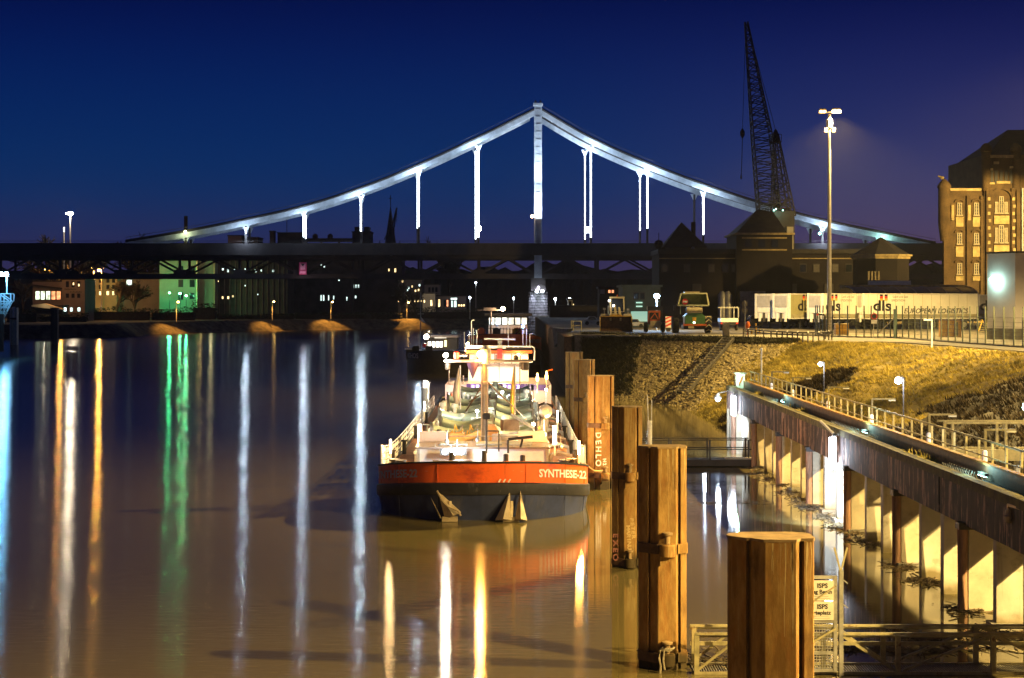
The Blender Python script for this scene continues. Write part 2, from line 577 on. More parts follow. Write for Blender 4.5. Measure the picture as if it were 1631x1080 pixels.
def vnoise(x, y, seed=0):
    """smooth value noise for the ground"""
    def h(i, j):
        n = np.sin(i * 127.1 + j * 311.7 + seed * 74.7) * 43758.5453
        return n - np.floor(n)
    xi, yi = np.floor(x), np.floor(y)
    xf, yf = x - xi, y - yi
    u, v = xf * xf * (3 - 2 * xf), yf * yf * (3 - 2 * yf)
    return (h(xi, yi) * (1 - u) + h(xi + 1, yi) * u) * (1 - v) + (h(xi, yi + 1) * (1 - u) + h(xi + 1, yi + 1) * u) * v

def bank_point(s, t):
    """s 0..1 along the bank from the far corner, t 0 at the crest .. 1 at the toe"""
    i = np.clip(s * (NS - 1), 0, NS - 1)
    k = np.minimum(i.astype(int), NS - 2)
    f = (i - k)[:, None]
    c = crest[k] * (1 - f) + crest[k + 1] * f
    e = toe[k] * (1 - f) + toe[k + 1] * f
    p = c * (1 - t[:, None]) + e * t[:, None]
    prof = 1 - (t * 0.82 + 0.18 * t * t)
    z = -0.35 + (QZ + 0.33) * prof
    amp = np.sin(np.clip(t, 0, 1) * math.pi) ** 0.7
    grass = np.clip((s - 0.27) / 0.05, 0, 1)
    z = z + amp * grass * ((vnoise(p[:, 0] * 0.22, p[:, 1] * 0.16, 1) - 0.5) * 1.3 + (vnoise(p[:, 0] * 0.8, p[:, 1] * 0.6, 2) - 0.5) * 0.5 + (vnoise(p[:, 0] * 2.3, p[:, 1] * 2.0, 3) - 0.5) * 0.22)
    z = z + amp * (1 - grass) * (vnoise(p[:, 0] * 1.5, p[:, 1] * 1.5, 4) - 0.5) * 0.25
    return np.column_stack([p, z])

def bank_mesh(name, s0, s1, n, mat):
    ss, tt = np.meshgrid(np.linspace(s0, s1, n), np.linspace(0, 1, NT), indexing='ij')
    pts = bank_point(ss.ravel(), tt.ravel())
    fs = [(i * NT + j, i * NT + j + 1, (i + 1) * NT + j + 1, (i + 1) * NT + j) for i in range(n - 1) for j in range(NT - 1)]
    mb = MB()
    mb.add([tuple(p) for p in pts], fs)
    o = mb.build(name, mat, smooth=True, kind='structure')
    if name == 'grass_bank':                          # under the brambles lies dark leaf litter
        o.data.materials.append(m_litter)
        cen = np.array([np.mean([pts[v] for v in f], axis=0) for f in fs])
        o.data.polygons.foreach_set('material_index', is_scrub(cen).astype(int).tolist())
    return o

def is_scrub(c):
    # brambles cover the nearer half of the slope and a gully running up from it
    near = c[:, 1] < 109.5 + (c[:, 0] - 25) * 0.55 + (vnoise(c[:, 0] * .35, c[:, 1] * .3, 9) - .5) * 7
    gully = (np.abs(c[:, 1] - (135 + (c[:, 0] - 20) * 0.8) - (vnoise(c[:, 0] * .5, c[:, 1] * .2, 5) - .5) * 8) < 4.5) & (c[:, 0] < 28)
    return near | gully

S_STONE = 0.33
m_soil = M('bank_soil', (0.08, 0.062, 0.026), 0.95, scale=0.35, col2=(0.25, 0.19, 0.055), bump=0.5)
layer(m_soil, (0.045, 0.03, 0.016), 0.12, lo=0.5, hi=0.6, loc=(4, 2, 0))
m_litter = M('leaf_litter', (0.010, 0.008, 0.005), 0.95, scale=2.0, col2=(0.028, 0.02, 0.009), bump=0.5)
m_rubble = M('rubble_bed', (0.05, 0.042, 0.03), 0.95, var=0.4, scale=2, bump=0.5)
bank_mesh('stone_bank', 0.0, S_STONE, 120, m_rubble)
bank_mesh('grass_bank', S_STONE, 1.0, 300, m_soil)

# quay surface: one sheet from the crest to far behind the buildings
gm = MB()
poly = [(float(a), float(b), QZ) for a, b in crest[::6]] + [(43, -120, QZ), (600, -120, QZ), (600, 640, QZ), (6.3, 640, QZ), (6.3, 186.8, QZ)]
gm.quad(*poly)
m_quay = M('quay_paving', (0.16, 0.14, 0.105), 0.85, var=0.35, scale=0.35, bump=0.12)
layer(m_quay, (0.07, 0.06, 0.045), 0.22, lo=0.5, hi=0.62)
gm.build('quay_ground', m_quay, kind='structure')
rd = MB()
ed = crest[int(0.43 * NS):]
rd_l = [(float(a) + 1.0, float(b) + 0.6, QZ + 0.006) for a, b in ed[::8]]
rd_r = [(float(a) + 5.5, float(b) + 4.0, QZ + 0.006) for a, b in ed[::8]]
rd.add(rd_l + rd_r, [(i, i + 1, len(rd_l) + i + 1, len(rd_l) + i) for i in range(len(rd_l) - 1)])
rd.build('quay_path', m_asphalt, kind='structure')
kb = MB()
for a, b in zip(rd_l[:-1], rd_l[1:]):
    kb.bar((a[0] - .1, a[1], QZ + .05), (b[0] - .1, b[1], QZ + .05), .18, .14)
kb.build('path_kerb', m_conc_grey, kind='structure')

# quay walls at the end of the berth
cw = thing('quay_corner_wall', (6.3, 186, 0), 'concrete quay corner wall with a lit face at the end of the stone bank', 'quay wall')
o_ = cw.location
mm = MB(o_); mm.prism([(6.9, 185.6), (9.6, 183.4), (9.9, 184.6), (6.9, 187.2)], 2.8, QZ + 0.05); mm.build('wall_face', m_conc_grey, cw)
mm = MB(o_); mm.prism([(6.7, 185.4), (7.7, 184.6), (7.8, 187.2), (6.7, 188)], -1, 2.8); mm.build('wall_foot', m_rust_dark, cw)
mm = MB(o_); mm.prism([(6.6, 185.3), (13.5, 179.9), (13.9, 180.6), (7.0, 186.4)], QZ + 0.06, QZ + 0.2); mm.build('coping', m_conc_grey, cw)
qw = thing('sheet_pile_quay', (6.2, 190, 0), 'dark sheet pile quay wall running back behind the moored barges', 'quay wall')
src = None
for k in range(90):
    y = 186 + k * 2.6
    if src is None:
        mm = MB(); mm.prism([(-.5, -1.3), (-.1, -.9), (-.1, .1), (-.5, .5), (-.5, 1.3), (.3, 1.3), (.3, -1.3)], -1, QZ - .05)
        src = mm.build('sheet_pile', m_rust_dark, qw)
        src.location = (0, y - 190, 0)
    else:
        inst(src, 'sheet_pile', qw, (0, y - 190, 0))
ds = thing('concrete_wing_wall', P(880, 560, 255), 'sloping concrete wing wall behind the quay corner', 'wing wall')
ds.location.z = 0
mm = MB(ds.location)
a0, a1 = P(880, 522, 215), P(906, 524, 208)
mm.ext([(a0.x, a0.y, a0.z), (a1.x, a1.y, a1.z), (a0.x + .2, a0.y - 1, a0.z - 2.4)], (0.6, 1.2, 0))
mm.build('wall_face', m_conc_grey, ds)

# stones of the embankment: countless rocks set in the bed
def rocks(name, n, s0, s1, t0, t1, r0, r1, mat, lift=0.05):
    ico_v = []
    ph = (1 + 5 ** .5) / 2
    for a in (-1, 1):
        for b in (-ph, ph):
            ico_v += [(0, a, b), (a, b, 0), (b, 0, a)]
    ico_v = np.array(ico_v) / math.sqrt(1 + ph * ph)
    d = np.linalg.norm(ico_v[:, None] - ico_v[None], axis=2)
    el = np.min(d[d > 0.01])
    adj = (d < el * 1.05) & (d > 0.01)
    ico_f = []
    for i in range(12):
        for j in range(i + 1, 12):
            for k in range(j + 1, 12):
                if adj[i, j] and adj[j, k] and adj[i, k]:
                    nn = np.cross(ico_v[j] - ico_v[i], ico_v[k] - ico_v[i])
                    ico_f.append((i, j, k) if np.dot(nn, ico_v[i]) > 0 else (i, k, j))
    ico_f = np.array(ico_f)
    s = np.random.uniform(s0, s1, n)
    t = np.random.uniform(t0, t1, n)
    c = bank_point(s, t)
    r = np.random.uniform(r0, r1, n)
    V = ico_v[None] * np.random.uniform(0.65, 1.25, (n, 12, 1)) * r[:, None, None]
    V[:, :, 2] *= 0.8
    V = V + c[:, None, :]
    V[:, :, 2] += lift
    F = ico_f[None] + (np.arange(n) * 12)[:, None, None]
    me = bpy.data.meshes.new(name)
    me.from_pydata(V.reshape(-1, 3).tolist(), [], F.reshape(-1, 3).tolist())
    me.materials.append(mat)
    ob = bpy.data.objects.new(name, me)
    COL.objects.link(ob)
    return ob

m_stone = M('rubble_stone', (0.13, 0.102, 0.046), 0.9, col2=(0.42, 0.34, 0.16), scale=2.6, bump=0.2)
tag(rocks('rubble_stones', 11000, 0.025, 0.335, 0.03, 1.0, 0.07, 0.23, m_stone), 'rough stones covering the steep embankment below the vehicles', 'stones', kind='stuff')

# dry grass: blades in tufts
def tufts(name, n, s0, s1, t0, t1, h0, h1, mat, per=5, keep=None, wd=0.035):
    s = np.random.uniform(s0, s1, n)
    t = np.random.uniform(t0, t1, n)
    c = bank_point(s, t)
    if keep is not None:
        k = keep(c, s, t)
        c = c[k]
    n = len(c)
    c = np.repeat(c, per, axis=0)
    m = len(c)
    c[:, :2] += np.random.normal(0, 0.10, (m, 2))
    ang = np.random.uniform(0, 2 * math.pi, m)
    h = np.random.uniform(h0, h1, m)
    lean = np.column_stack([np.cos(ang), np.sin(ang)]) * (h * np.random.uniform(0.2, 0.9, m))[:, None]
    lean[:, 0] -= h * 0.35
    wv = np.column_stack([-np.sin(ang), np.cos(ang)]) * wd
    a = c.copy(); a[:, :2] -= wv; a[:, 2] -= 0.03
    b = c.copy(); b[:, :2] += wv; b[:, 2] -= 0.03
    e = c.copy(); e[:, :2] += lean; e[:, 2] += h * 0.75
    V = np.stack([a, b, e], axis=1).reshape(-1, 3)
    F = np.arange(m * 3).reshape(-1, 3)
    me = bpy.data.meshes.new(name)
    me.from_pydata(V.tolist(), [], F.tolist())
    me.materials.append(mat)
    ob = bpy.data.objects.new(name, me)
    COL.objects.link(ob)
    return ob

m_grass = M('dry_grass', (0.13, 0.105, 0.025), 0.9, scale=0.5, col2=(0.44, 0.34, 0.065), spec=0.2)
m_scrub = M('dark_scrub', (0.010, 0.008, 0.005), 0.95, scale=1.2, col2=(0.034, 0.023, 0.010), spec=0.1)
tag(tufts('dry_grass', 42000, 0.30, 0.80, 0.0, 1.0, 0.10, 0.34, m_grass, keep=lambda c, s, t: ~is_scrub(c) & (np.random.rand(len(c)) < 0.55 + 0.6 * (vnoise(c[:, 0] * .7, c[:, 1] * .5, 6)))),
    'short dry yellow grass covering the slope', 'grass', kind='stuff')
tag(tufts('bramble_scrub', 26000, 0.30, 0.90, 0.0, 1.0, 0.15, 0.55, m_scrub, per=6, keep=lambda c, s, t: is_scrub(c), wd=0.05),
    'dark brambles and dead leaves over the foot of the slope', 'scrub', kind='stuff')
m_ivy = M('ivy_leaves', (0.02, 0.022, 0.010), 0.8, scale=1.2, col2=(0.06, 0.052, 0.018), spec=0.2)
tag(tufts('ivy_cover', 9000, 0.0, 0.10, -0.02, 0.9, 0.2, 0.7, m_ivy, per=6, keep=lambda c, s, t: np.random.rand(len(c)) < 1.25 - s * 12 + (1 - t) * .2, wd=0.08),
    'dark shrubs and ivy on the left end of the stone bank', 'shrubs', kind='stuff')
tag(tufts('verge_weeds', 5000, 0.03, 0.33, -0.02, 0.07, 0.15, 0.5, m_ivy, per=5, wd=0.06), 'dark weeds along the top edge of the stone bank', 'weeds', kind='stuff')

# concrete stair down the stones
st_top, st_bot = PZ(1160, 541, QZ), P(1085, 628, 156)
stair = thing('bank_stairs', st_bot, 'narrow concrete stairway running diagonally down the stone embankment', 'stairs')
n_st = 22
dirv = (st_top - st_bot)
src = None
for k in range(n_st):
    p = st_bot + dirv * (k + .5) / n_st
    mm_name = 'step'
    if src is None:
        mm = MB(); mm.box((0, 0, 0), (1.0, .34, .12)); src = mm.build('step', m_dark_wall, stair)
        src.location = p - st_bot + Vector((0, -.1, .25)); src.rotation_euler = (0, 0, R(-38))
    else:
        inst(src, 'step', stair, p - st_bot + Vector((0, -.1, .25)), (0, 0, R(-38)))
sd = Vector((math.cos(R(-38)), math.sin(R(-38)), 0))
for sgn in (-1, 1):
    mm = MB(st_bot)
    a, b = st_bot + sd * .62 * sgn + Vector((0, -.1, .1)), st_top + sd * .62 * sgn + Vector((0, -.1, .1))
    mm.bar(a, b, .14, .3)
    mm.build('stringer', m_rubble, stair)

# ------------------------------------------------------------------ the far shore
FAR = [(-420, 415), (-136, 452), (-107, 519), (-68, 590), (-26, 614), (14, 628), (60, 640)]
far = catmull(FAR, 160)
FZ = 3.6
mb = MB()
n = len(far)
nrm = []
for i in range(n):
    d = far[min(i + 1, n - 1)] - far[max(i - 1, 0)]
    d = d / np.linalg.norm(d)
    nrm.append(np.array([-d[1], d[0]]))
rows = [(-1, -0.6), (0, 0.05), (2.0, 1.2), (4.0, 2.4), (6.2, FZ), (9.0, FZ + .1)]
vs = []
for i in range(n):
    for j, (o, z) in enumerate(rows):
        q = far[i] + nrm[i] * (o + (random.random() - .5) * .7 * (0 < j < 5))
        vs.append((q[0], q[1], z + (random.random() - .5) * .3 * (0 < j < 5)))
k = len(rows)
mb.add(vs, [(i * k + j, (i + 1) * k + j, (i + 1) * k + j + 1, i * k + j + 1) for i in range(n - 1) for j in range(k - 1)])
mb.build('far_bank', M('far_bank_stone', (0.05, 0.04, 0.025), 0.95, scale=0.5, col2=(0.17, 0.14, 0.08), bump=0.6), kind='structure')
mb = MB()
pts = [(far[i][0] + nrm[i][0] * 8.9, far[i][1] + nrm[i][1] * 8.9, FZ) for i in range(0, n, 3)]
mb.quad(*(pts + [(60, 700, FZ), (640, 700, FZ), (640, 1090, FZ), (-640, 1090, FZ), (-640, 430, FZ)]))
mb.build('far_ground', M('far_ground_soil', (0.05, 0.045, 0.03), 0.95, var=0.4, scale=0.05), kind='structure')
# wooded skyline that closes the view under the bridge
mb = MB()
xs = np.arange(-620, 630, 4.0)
for lay, (Y, base, seed) in enumerate(((1000, 21, 11), (960, 17, 12))):
    top = base + 9 * vnoise(xs * .03, xs * 0, seed) + 4 * vnoise(xs * .15, xs * 0, seed + 1) + 2.5 * np.random.rand(len(xs))
    vs = []
    for x, t in zip(xs, top):
        vs += [(x, Y - 5, 2), (x, Y - 3 + random.uniform(-2, 2), t * .6), (x, Y, t), (x, Y + 6, 2)]
    mb.add(vs, [(i * 4 + j, i * 4 + j + 1, (i + 1) * 4 + j + 1, (i + 1) * 4 + j) for i in range(len(xs) - 1) for j in range(3)])
tag(mb.build('far_woods', m_leaf), 'dark wooded skyline far beyond the bridge', 'woods', kind='stuff')
# ------------------------------------------------------------------ suspension bridge
BY = 445.0
bscale = BY / FPX
def BP(px, py, far_plane=False):
    p = P(px, py, BY)
    return p + Vector((-1.0, 12.5, 0)) if far_plane else p
m_hanger_glow = E('floodlit_glow', (0.78, 0.9, 1.0), 9.0)  # emission stands in for floodlight falling on the hangers
m_hanger_glow_soft = E('soft_floodlit_glow', (0.70, 0.84, 1.0), 2.6)
m_flood = E('floodlight_lens', (0.8, 0.9, 1.0), 60.0)
br = thing('suspension_bridge', BP(857, 470) * 1.0, 'floodlit suspension bridge with one tall pylon across the river', 'bridge')
br.location.z = 0
bo = br.location.copy()
x0, x1 = P(-60, 0, BY).x, P(1700, 0, BY).x
zt, zb = BP(0, 391).z, BP(0, 440).z
# deck: road slab, parapets
mm = MB(bo); mm.bx(x0, x1, BY - 1.5, BY + 14, zt - 1.6, zt - .5); mm.build('road_deck', m_bridge, br)
for yy in (BY - 1.6, BY + 14.1):
    mm = MB(bo); mm.bx(x0, x1, yy - .12, yy + .12, zt - 2.6, zt + .5); mm.build('edge_girder', m_bridge, br)
    mm = MB(bo); mm.bx(x0, x1, yy - .05, yy + .05, zt + 1.05, zt + 1.15); mm.build('handrail', m_bridge, br)
for yy in (BY - .4, BY + 12.9):
    mm = MB(bo); mm.bx(x0, x1, yy - .35, yy + .35, zt - 3.7, zt - 2.7); mm.build('top_chord', m_bridge, br)
    mm = MB(bo); mm.bx(x0, x1, yy - .35, yy + .35, zb - .6, zb + .65); mm.build('bottom_chord', m_bridge, br)
# truss panels: points at every hanger
panel = 95.0 / FPX * BY / 1.0
xs0 = BP(857, 0).x
dsrc = vsrc = None
hgt = zt - 3.2 - zb
for side, yy in enumerate((BY - .4, BY + 12.9)):
    for k in range(-10, 9):
        cx = xs0 + k * panel - panel * 0.0
        # V of two diagonals meeting at the bottom chord under each hanger
        for sgn in (-1, 1):
            a = Vector((cx, yy, zb + .5)); b = Vector((cx + sgn * panel / 2, yy, zt - 3.4))
            if k == 0:
                a, b = Vector((cx + sgn * 3, yy, zt - 3.4)), Vector((cx + sgn * panel / 2, yy, zb + .5))
                mm = MB(bo); mm.bar(Vector((cx, yy, zb)), Vector((cx + sgn * panel / 2, yy, zt - 3.4)), .55, .5); mm.build('diagonal', m_bridge, br)
                continue
            mm = MB(bo); mm.bar(a, b, .55, .5); mm.build('diagonal', m_bridge, br)
        mm = MB(bo); mm.bx(cx - .3, cx + .3, yy - .3, yy + .3, zb, zt - 2.6); mm.build('vertical', m_bridge, br)
        mm = MB(bo); mm.bx(cx - 1.5, cx + 1.5, yy - .38, yy + .38, zb + .6, zb + 1.7); mm.build('gusset', m_bridge, br)
for k in range(-20, 19):
    cx = xs0 + k * panel / 2
    mm = MB(bo); mm.bx(cx - .2, cx + .2, BY - .3, BY + 12.8, zt - 2.8, zt - 1.8); mm.build('cross_beam', m_bridge, br)
    mm = MB(bo); mm.bx(cx - .2, cx + .2, BY - .3, BY + 12.8, zb - .3, zb + .3); mm.build('cross_beam', m_bridge, br)
# pylon: two riveted legs with portal beams
def leg(px0, px1, fp, mat):
    yy = BY + (12.5 if fp else 0)
    a, b = BP(px0, 168, fp), BP(px1, 168, fp)
    ztop = BP(0, 168).z - (1.0 if fp else 0)
    mm = MB(bo); mm.prism([(a.x, yy - 1.0), (b.x, yy - 1.0), (b.x, yy + 1.0), (a.x, yy + 1.0)], zb - .5, ztop)
    o = mm.build('pylon_leg', mat, br)
    for f in (.12, .88):                                    # raised edge plates
        xx = a.x + (b.x - a.x) * f
        mm = MB(bo); mm.bx(xx - .16, xx + .16, yy - 1.12, yy - 1.0, zt, ztop); mm.build('flange_plate', mat, br)
    for py in range(175, 385, 12 if not fp else 30):
        z = BP(0, py).z
        mm = MB(bo); mm.bx(a.x - .02, b.x + .02, yy - 1.09, yy + 1.02, z - .10, z + .10); mm.build('stiffener', mat, br)
    return a, b, ztop
leg(851, 863, False, m_bridge_light)
leg(858.5, 864.5, True, m_bridge_light)
a, b = BP(851, 168), BP(863, 168)
mm = MB(bo); mm.bx(a.x - .25, b.x + .25, BY - 1.3, BY + 1.3, a.z - .1, a.z + .5); mm.build('pylon_cap', m_bridge_light, br)
for px in (853, 861):
    q = BP(px, 166)
    mm = MB(bo); mm.lathe([(.25, 0), (.25, .7), (.1, .9)], (q.x, BY, a.z + .5), 8); mm.build('beacon', m_bridge, br)
for py in (181, 220):
    z = BP(0, py).z
    mm = MB(bo); mm.bx(a.x + .1, b.x - .1, BY + 1.0, BY + 11.5, z - 1.0, z + 1.0); mm.build('portal_beam', m_bridge_light, br)
# cables: stiff chain girders, upper and lower flange with web
def cable(pts, fp, lit0, lit1):
    P3 = [BP(x, y, fp) for x, y in pts]
    cps = catmull([tuple(p) for p in P3], 40)
    up = MB(bo); up.path([Vector(c) for c in cps], .42, 6); up.build('main_cable', m_bridge, br, smooth=True)
    lo = MB(bo)
    vs = []
    for c in cps:
        f = min(1.0, abs(c[0] - xs0) / 20 + .0)
        dep = 1.75
        vs += [(c[0], c[1] - .3, c[2] - .35), (c[0], c[1] - .3, c[2] - dep), (c[0], c[1] + .3, c[2] - dep), (c[0], c[1] + .3, c[2] - .35)]
    m_ = len(cps)
    lo.add(vs, [(i * 4 + j, (i + 1) * 4 + j, (i + 1) * 4 + (j + 1) % 4, i * 4 + (j + 1) % 4) for i in range(m_ - 1) for j in range(4)] + [(0, 1, 2, 3), (m_ * 4 - 1, m_ * 4 - 2, m_ * 4 - 3, m_ * 4 - 4)])
    lo.build('cable_girder', m_bridge_light, br)
    rl = MB(bo); rl.path([Vector(c) + Vector((0, -.5, .95)) for c in cps], .05, 4); rl.build('cable_handrail', m_bridge, br)
    return cps
LEFT = [(200, 384), (296, 368), (392, 349), (484, 328), (575, 299), (667, 262), (762, 218), (851, 174)]
RIGHT = [(863, 174), (941, 219), (1031, 259), (1120, 293), (1215, 324), (1310, 350), (1400, 369), (1490, 387)]
cabs = [cable(LEFT, False, 0, 1), cable(RIGHT, False, 0, 1), cable(LEFT, True, 0, 1), cable(RIGHT, True, 0, 1)]
def cable_z(x, fp):
    best = None
    for c in (cabs[2:] if fp else cabs[:2]):
        k = np.argmin(np.abs(c[:, 0] - x))
        if best is None or abs(c[k][0] - x) < best[0]:
            best = (abs(c[k][0] - x), c[k][2])
    return best[1] - 1.7
# hangers; glowing strips stand in for their floodlit faces, lamp housing at each foot
HANG = [(392, 1.0, .62), (484, 1, .25), (575, 1, .28), (667, 1, .25), (762, 1, .08), (941, 1, .08), (1031, 1, .22), (1120, 1, .2), (1310, .7, .75), (296, 0, 0), (1400, 0, 0)]
for px, lit, lo_f in HANG:
    for fp in (False, True):
        p = BP(px, 388, fp)
        zt2, zb2 = cable_z(p.x, fp), zt
        hgt2 = zt2 - zb2
        mm = MB(bo); mm.bx(p.x - .28, p.x + .28, p.y - .25, p.y + .25, zb2, zt2); mm.build('hanger', m_bridge, br)
        mm = MB(bo); mm.ext([(p.x - 1.0, p.y - .2, zt2 + .1), (p.x + 1.0, p.y - .2, zt2 + .1), (p.x + .28, p.y - .2, zt2 - 1.5), (p.x - .28, p.y - .2, zt2 - 1.5)], (0, .4, 0)); mm.build('cable_clamp', m_bridge_light, br)
        if not lit or (fp and px in (1120, 1310, 392, 296)):
            continue
        z0 = zb2 + hgt2 * lo_f
        if zt2 - z0 < .5: continue
        mm = MB(bo); mm.bx(p.x - (.17 if not fp else .12), p.x + (.17 if not fp else .12), p.y - .34, p.y - .26, z0, zt2 - .4); mm.build('hanger_glow', m_hanger_glow if px not in (1310,) else m_hanger_glow_soft, br)
        mm = MB(bo); mm.box((p.x, p.y - .5, z0 - .3), (.5, .4, .5)); mm.build('lamp_housing', m_iron, br)
        # uplight washing the cable girder around the hanger head
        if not fp:
            point((p.x, p.y - 3.2, zt2 - 2.5), 3000 if px > 500 else 1500, (.62, .80, 1.0), br, .3, bo, 'cable_light')
        elif px > 900:
            point((p.x, p.y - 2.5, zt2 - 2.0), 1600, (.62, .80, 1.0), br, .3, bo, 'cable_light')
# strong floodlights beside the pylon and its wash
for px, py in ((762, 364), (936, 366)):
    q = BP(px, py); q.y -= .9
    mm = MB(bo); mm.ball(q, .8, 10); mm.build('floodlight', m_flood, br)
    spot(q + Vector((0, -.8, .6)), BP(857, 270) + Vector((0, -1, 0)), 60000, COLD, 60, .8, br, .3, bo, 'floodlight_beam')
for px, py in ((1305, 372),):
    q = BP(px, py); q.y -= .6
    mm = MB(bo); mm.ball(q, .38, 8); mm.build('deck_lamp', E('teal_lamp', (.3, 1, .75), 12), br)
q = BP(857, 345) + Vector((0, -9, 0))
spot(BP(857, 366) + Vector((0, -5, 0)), BP(857, 300) + Vector((0, -1, 0)), 26000, COLD, 70, .7, br, .3, bo, 'pylon_uplight')
spot(BP(857, 330) + Vector((0, -7, 0)), BP(857, 190) + Vector((0, -1, 0)), 26000, COLD, 60, .7, br, .3, bo, 'pylon_uplight')
q = BP(849, 344, True)
mm = MB(bo); mm.ball(BP(850, 345) + Vector((-.4, -1.3, 0)), .4, 8); mm.build('deck_lamp', E('warm_lamp', (1, .6, .25), 25), br)
point(BP(849, 350) + Vector((-1.5, 3, 0)), 900, SODIUM, br, .2, bo)
q = BP(296, 369); q.y -= .8
mm = MB(bo); mm.ball(q, .35, 8); mm.build('deck_lamp', E('yellow_lamp', (.9, .95, .4), 10), br)
point(q + Vector((0, -1.5, -.5)), 250, (.9, 1, .5), br, .2, bo)
q = BP(1406, 377); q.y -= .8
point(q + Vector((0, -1.5, -.5)), 500, (.5, 1, .8), br, .2, bo)
# long light bars below the deck at the ends of the cables
# pink clearance sign on the truss
q = BP(484, 428)
mm = MB(bo); mm.bx(q.x - 1.0, q.x + 1.0, BY - 2.2, BY - 2.0, q.z - 1.6, q.z + 1.6); sg = mm.build('clearance_sign', M('pink_sign', (.45, .05, .16), .6, var=.1), br)
mm = MB(bo); mm.bx(q.x - .65, q.x + .65, BY - 2.24, BY - 2.2, q.z - .3, q.z + 1.3); mm.build('sign_panel', M('pink_panel', (.75, .35, .5), .6, var=.1), sg)
mm = MB(bo); mm.ext([(q.x - .5, BY - 2.27, q.z + 1.25), (q.x + .5, BY - 2.27, q.z + 1.25), (q.x, BY - 2.27, q.z + .55)], (0, .02, 0)); mm.build('sign_mark', m_black, sg)
mm = MB(bo); mm.bx(q.x - .8, q.x + .8, BY - 2.24, BY - 2.2, q.z - 1.3, q.z - .6); mm.build('sign_text_panel', M('pink_text_panel', (.7, .25, .42), .6, var=.3, scale=4), sg)
point(q + Vector((0, -4, -1.5)), 60, (1, .7, .8), br, .2, bo)
# masonry river pier under the pylon, its blocks one by one
px0, px1 = BP(843, 0).x, BP(872, 0).x
zp0, zp1 = -1.0, BP(0, 463).z
pc = Vector(((px0 + px1) / 2, BY + 4, 0))
rad = (px1 - px0) / 2
mm = MB(bo); mm.lathe([(rad * 1.0, -1), (rad * .93, zp1)], pc, 20); mm.build('pier_core', M('dark_mortar', (.06, .06, .065), .95, var=.3), br)
mm = MB(bo); mm.bx(px0 + .5, px1 - .5, BY, BY + 12, zp1 + .02, zb - .5); mm.build('pier_bearing', m_bridge, br)
m_block = M('pier_stone', (.33, .33, .35), .85, var=.4, scale=1.2, bump=.3)
mm = MB(); mm.box((0, 0, 0), (1.3, .5, .72)); 
bsrc = None
rows = 16
for r_ in range(rows):
    z = 1.0 + (zp1 - 1.2) * (r_ + .5) / rows
    rr = rad * (1.0 - .07 * (z + 1) / (zp1 + 1))
    for c_ in range(10):
        ang = R(180 + (c_ + .5 * (r_ % 2)) * 19 + random.uniform(-2, 2))
        loc = Vector((pc.x + (rr + random.uniform(-.06, .1)) * math.cos(ang), pc.y + (rr + random.uniform(-.06, .1)) * math.sin(ang), z)) - bo
        sc = (random.uniform(.55, .62) * rr / 2.2, random.uniform(.6, 1.3), random.uniform(.72, .86))
        if bsrc is None:
            bsrc = mm.build('stone', m_block, br)
            bsrc.location, bsrc.rotation_euler, bsrc.scale = loc, (0, 0, ang + R(90)), sc
        else:
            inst(bsrc, 'stone', br, loc, (random.uniform(-.03, .03), 0, ang + R(90)), sc)
for px in (855, 864):
    q = P(px, 464, BY - 1.6)
    mm = MB(bo); mm.tube((q.x, q.y, zp1), (q.x, q.y, q.z), .08, 6); mm.ball(q, .36, 8); mm.build('pier_lamp', m_flood, br)
for dx in (-2.6, 0, 2.6):
    q = Vector((pc.x + dx, pc.y - rad - 1.9, zp1 + 1.4))
    spot(q, (pc.x + dx * .5, pc.y - rad, 4), 2600, (.78, .8, 1), 75, .6, br, .2, bo, 'pier_light')
# ------------------------------------------------------------------ mast lamps
m_lens_na = E('sodium_lens', (1.0, 0.58, 0.15), 40.0)
m_lens_na2 = E('sodium_lens_small', (1.0, 0.55, 0.14), 12.0)
m_pole = M('mast_paint', (0.42, 0.40, 0.36), 0.5, 0.2, var=0.15)
def mast_lamp(loc, h, label, watts, group=None, col=SODIUM, cone=152, aim=(.8, -.3, 0)):
    t = thing('mast_lamp', loc, label, 'mast lamp', group)
    mm = MB(); mm.lathe([(.42, 0), (.42, .1), (.30, .15), (.27, 1.2), (.16, h)], n=12); mm.build('pole', m_pole, t, smooth=True)
    mm = MB(); mm.lathe([(.46, .12), (.46, .3)], n=12); mm.build('base_flange', m_iron, t)
    mm = MB(); mm.bar((-1.25, 0, h + .15), (1.3, 0, h + .3), .16); mm.build('cross_arm', m_pole, t)
    mm = MB(); mm.lathe([(.2, h - 1.6), (.36, h - 1.5), (.36, h - .6), (.2, h - .5)], n=12); mm.build('winch_drum', m_pole, t, smooth=True)
    for x, big in ((-1.0, False), (-.6, False), (.55, True), (1.0, True), (-.42, None), (.45, None)):
        z = h + .35 if big is not None else h - 1.9
        r_ = .34 if big else .2
        mm = MB(); mm.box((x, -.05, z + .12), (.55 if big else .36, .7, .22), M=Matrix.Rotation(R(-14), 3, 'X')); hd = mm.build('floodlight', m_pole, t)
        mm = MB(); mm.ball((x, -.25, z - .06), r_, 10, .6); mm.build('lens', m_lens_na if big else m_lens_na2, hd)
    spot((.8, -.3, h - .3), aim, watts, col, cone, .22, t, .4)     # the heads throw their light downward
    return t
G_MAST = 'sodium mast lamps along the quay'
mast_b = P(1321, 533, 194); mast_b.z = QZ
mast_lamp(mast_b, 25.2, 'tall steel mast with glowing orange floodlights beside the green fence', 170000, cone=140)
spot((mast_b.x + .6, mast_b.y - .5, QZ + 24.6), (mast_b.x + .6, mast_b.y - .5, 0), 22000, SODIUM, 152, .1, None, .3, name='mast_glow_fill')  # extra beam added to make the haze glow below the mast heads
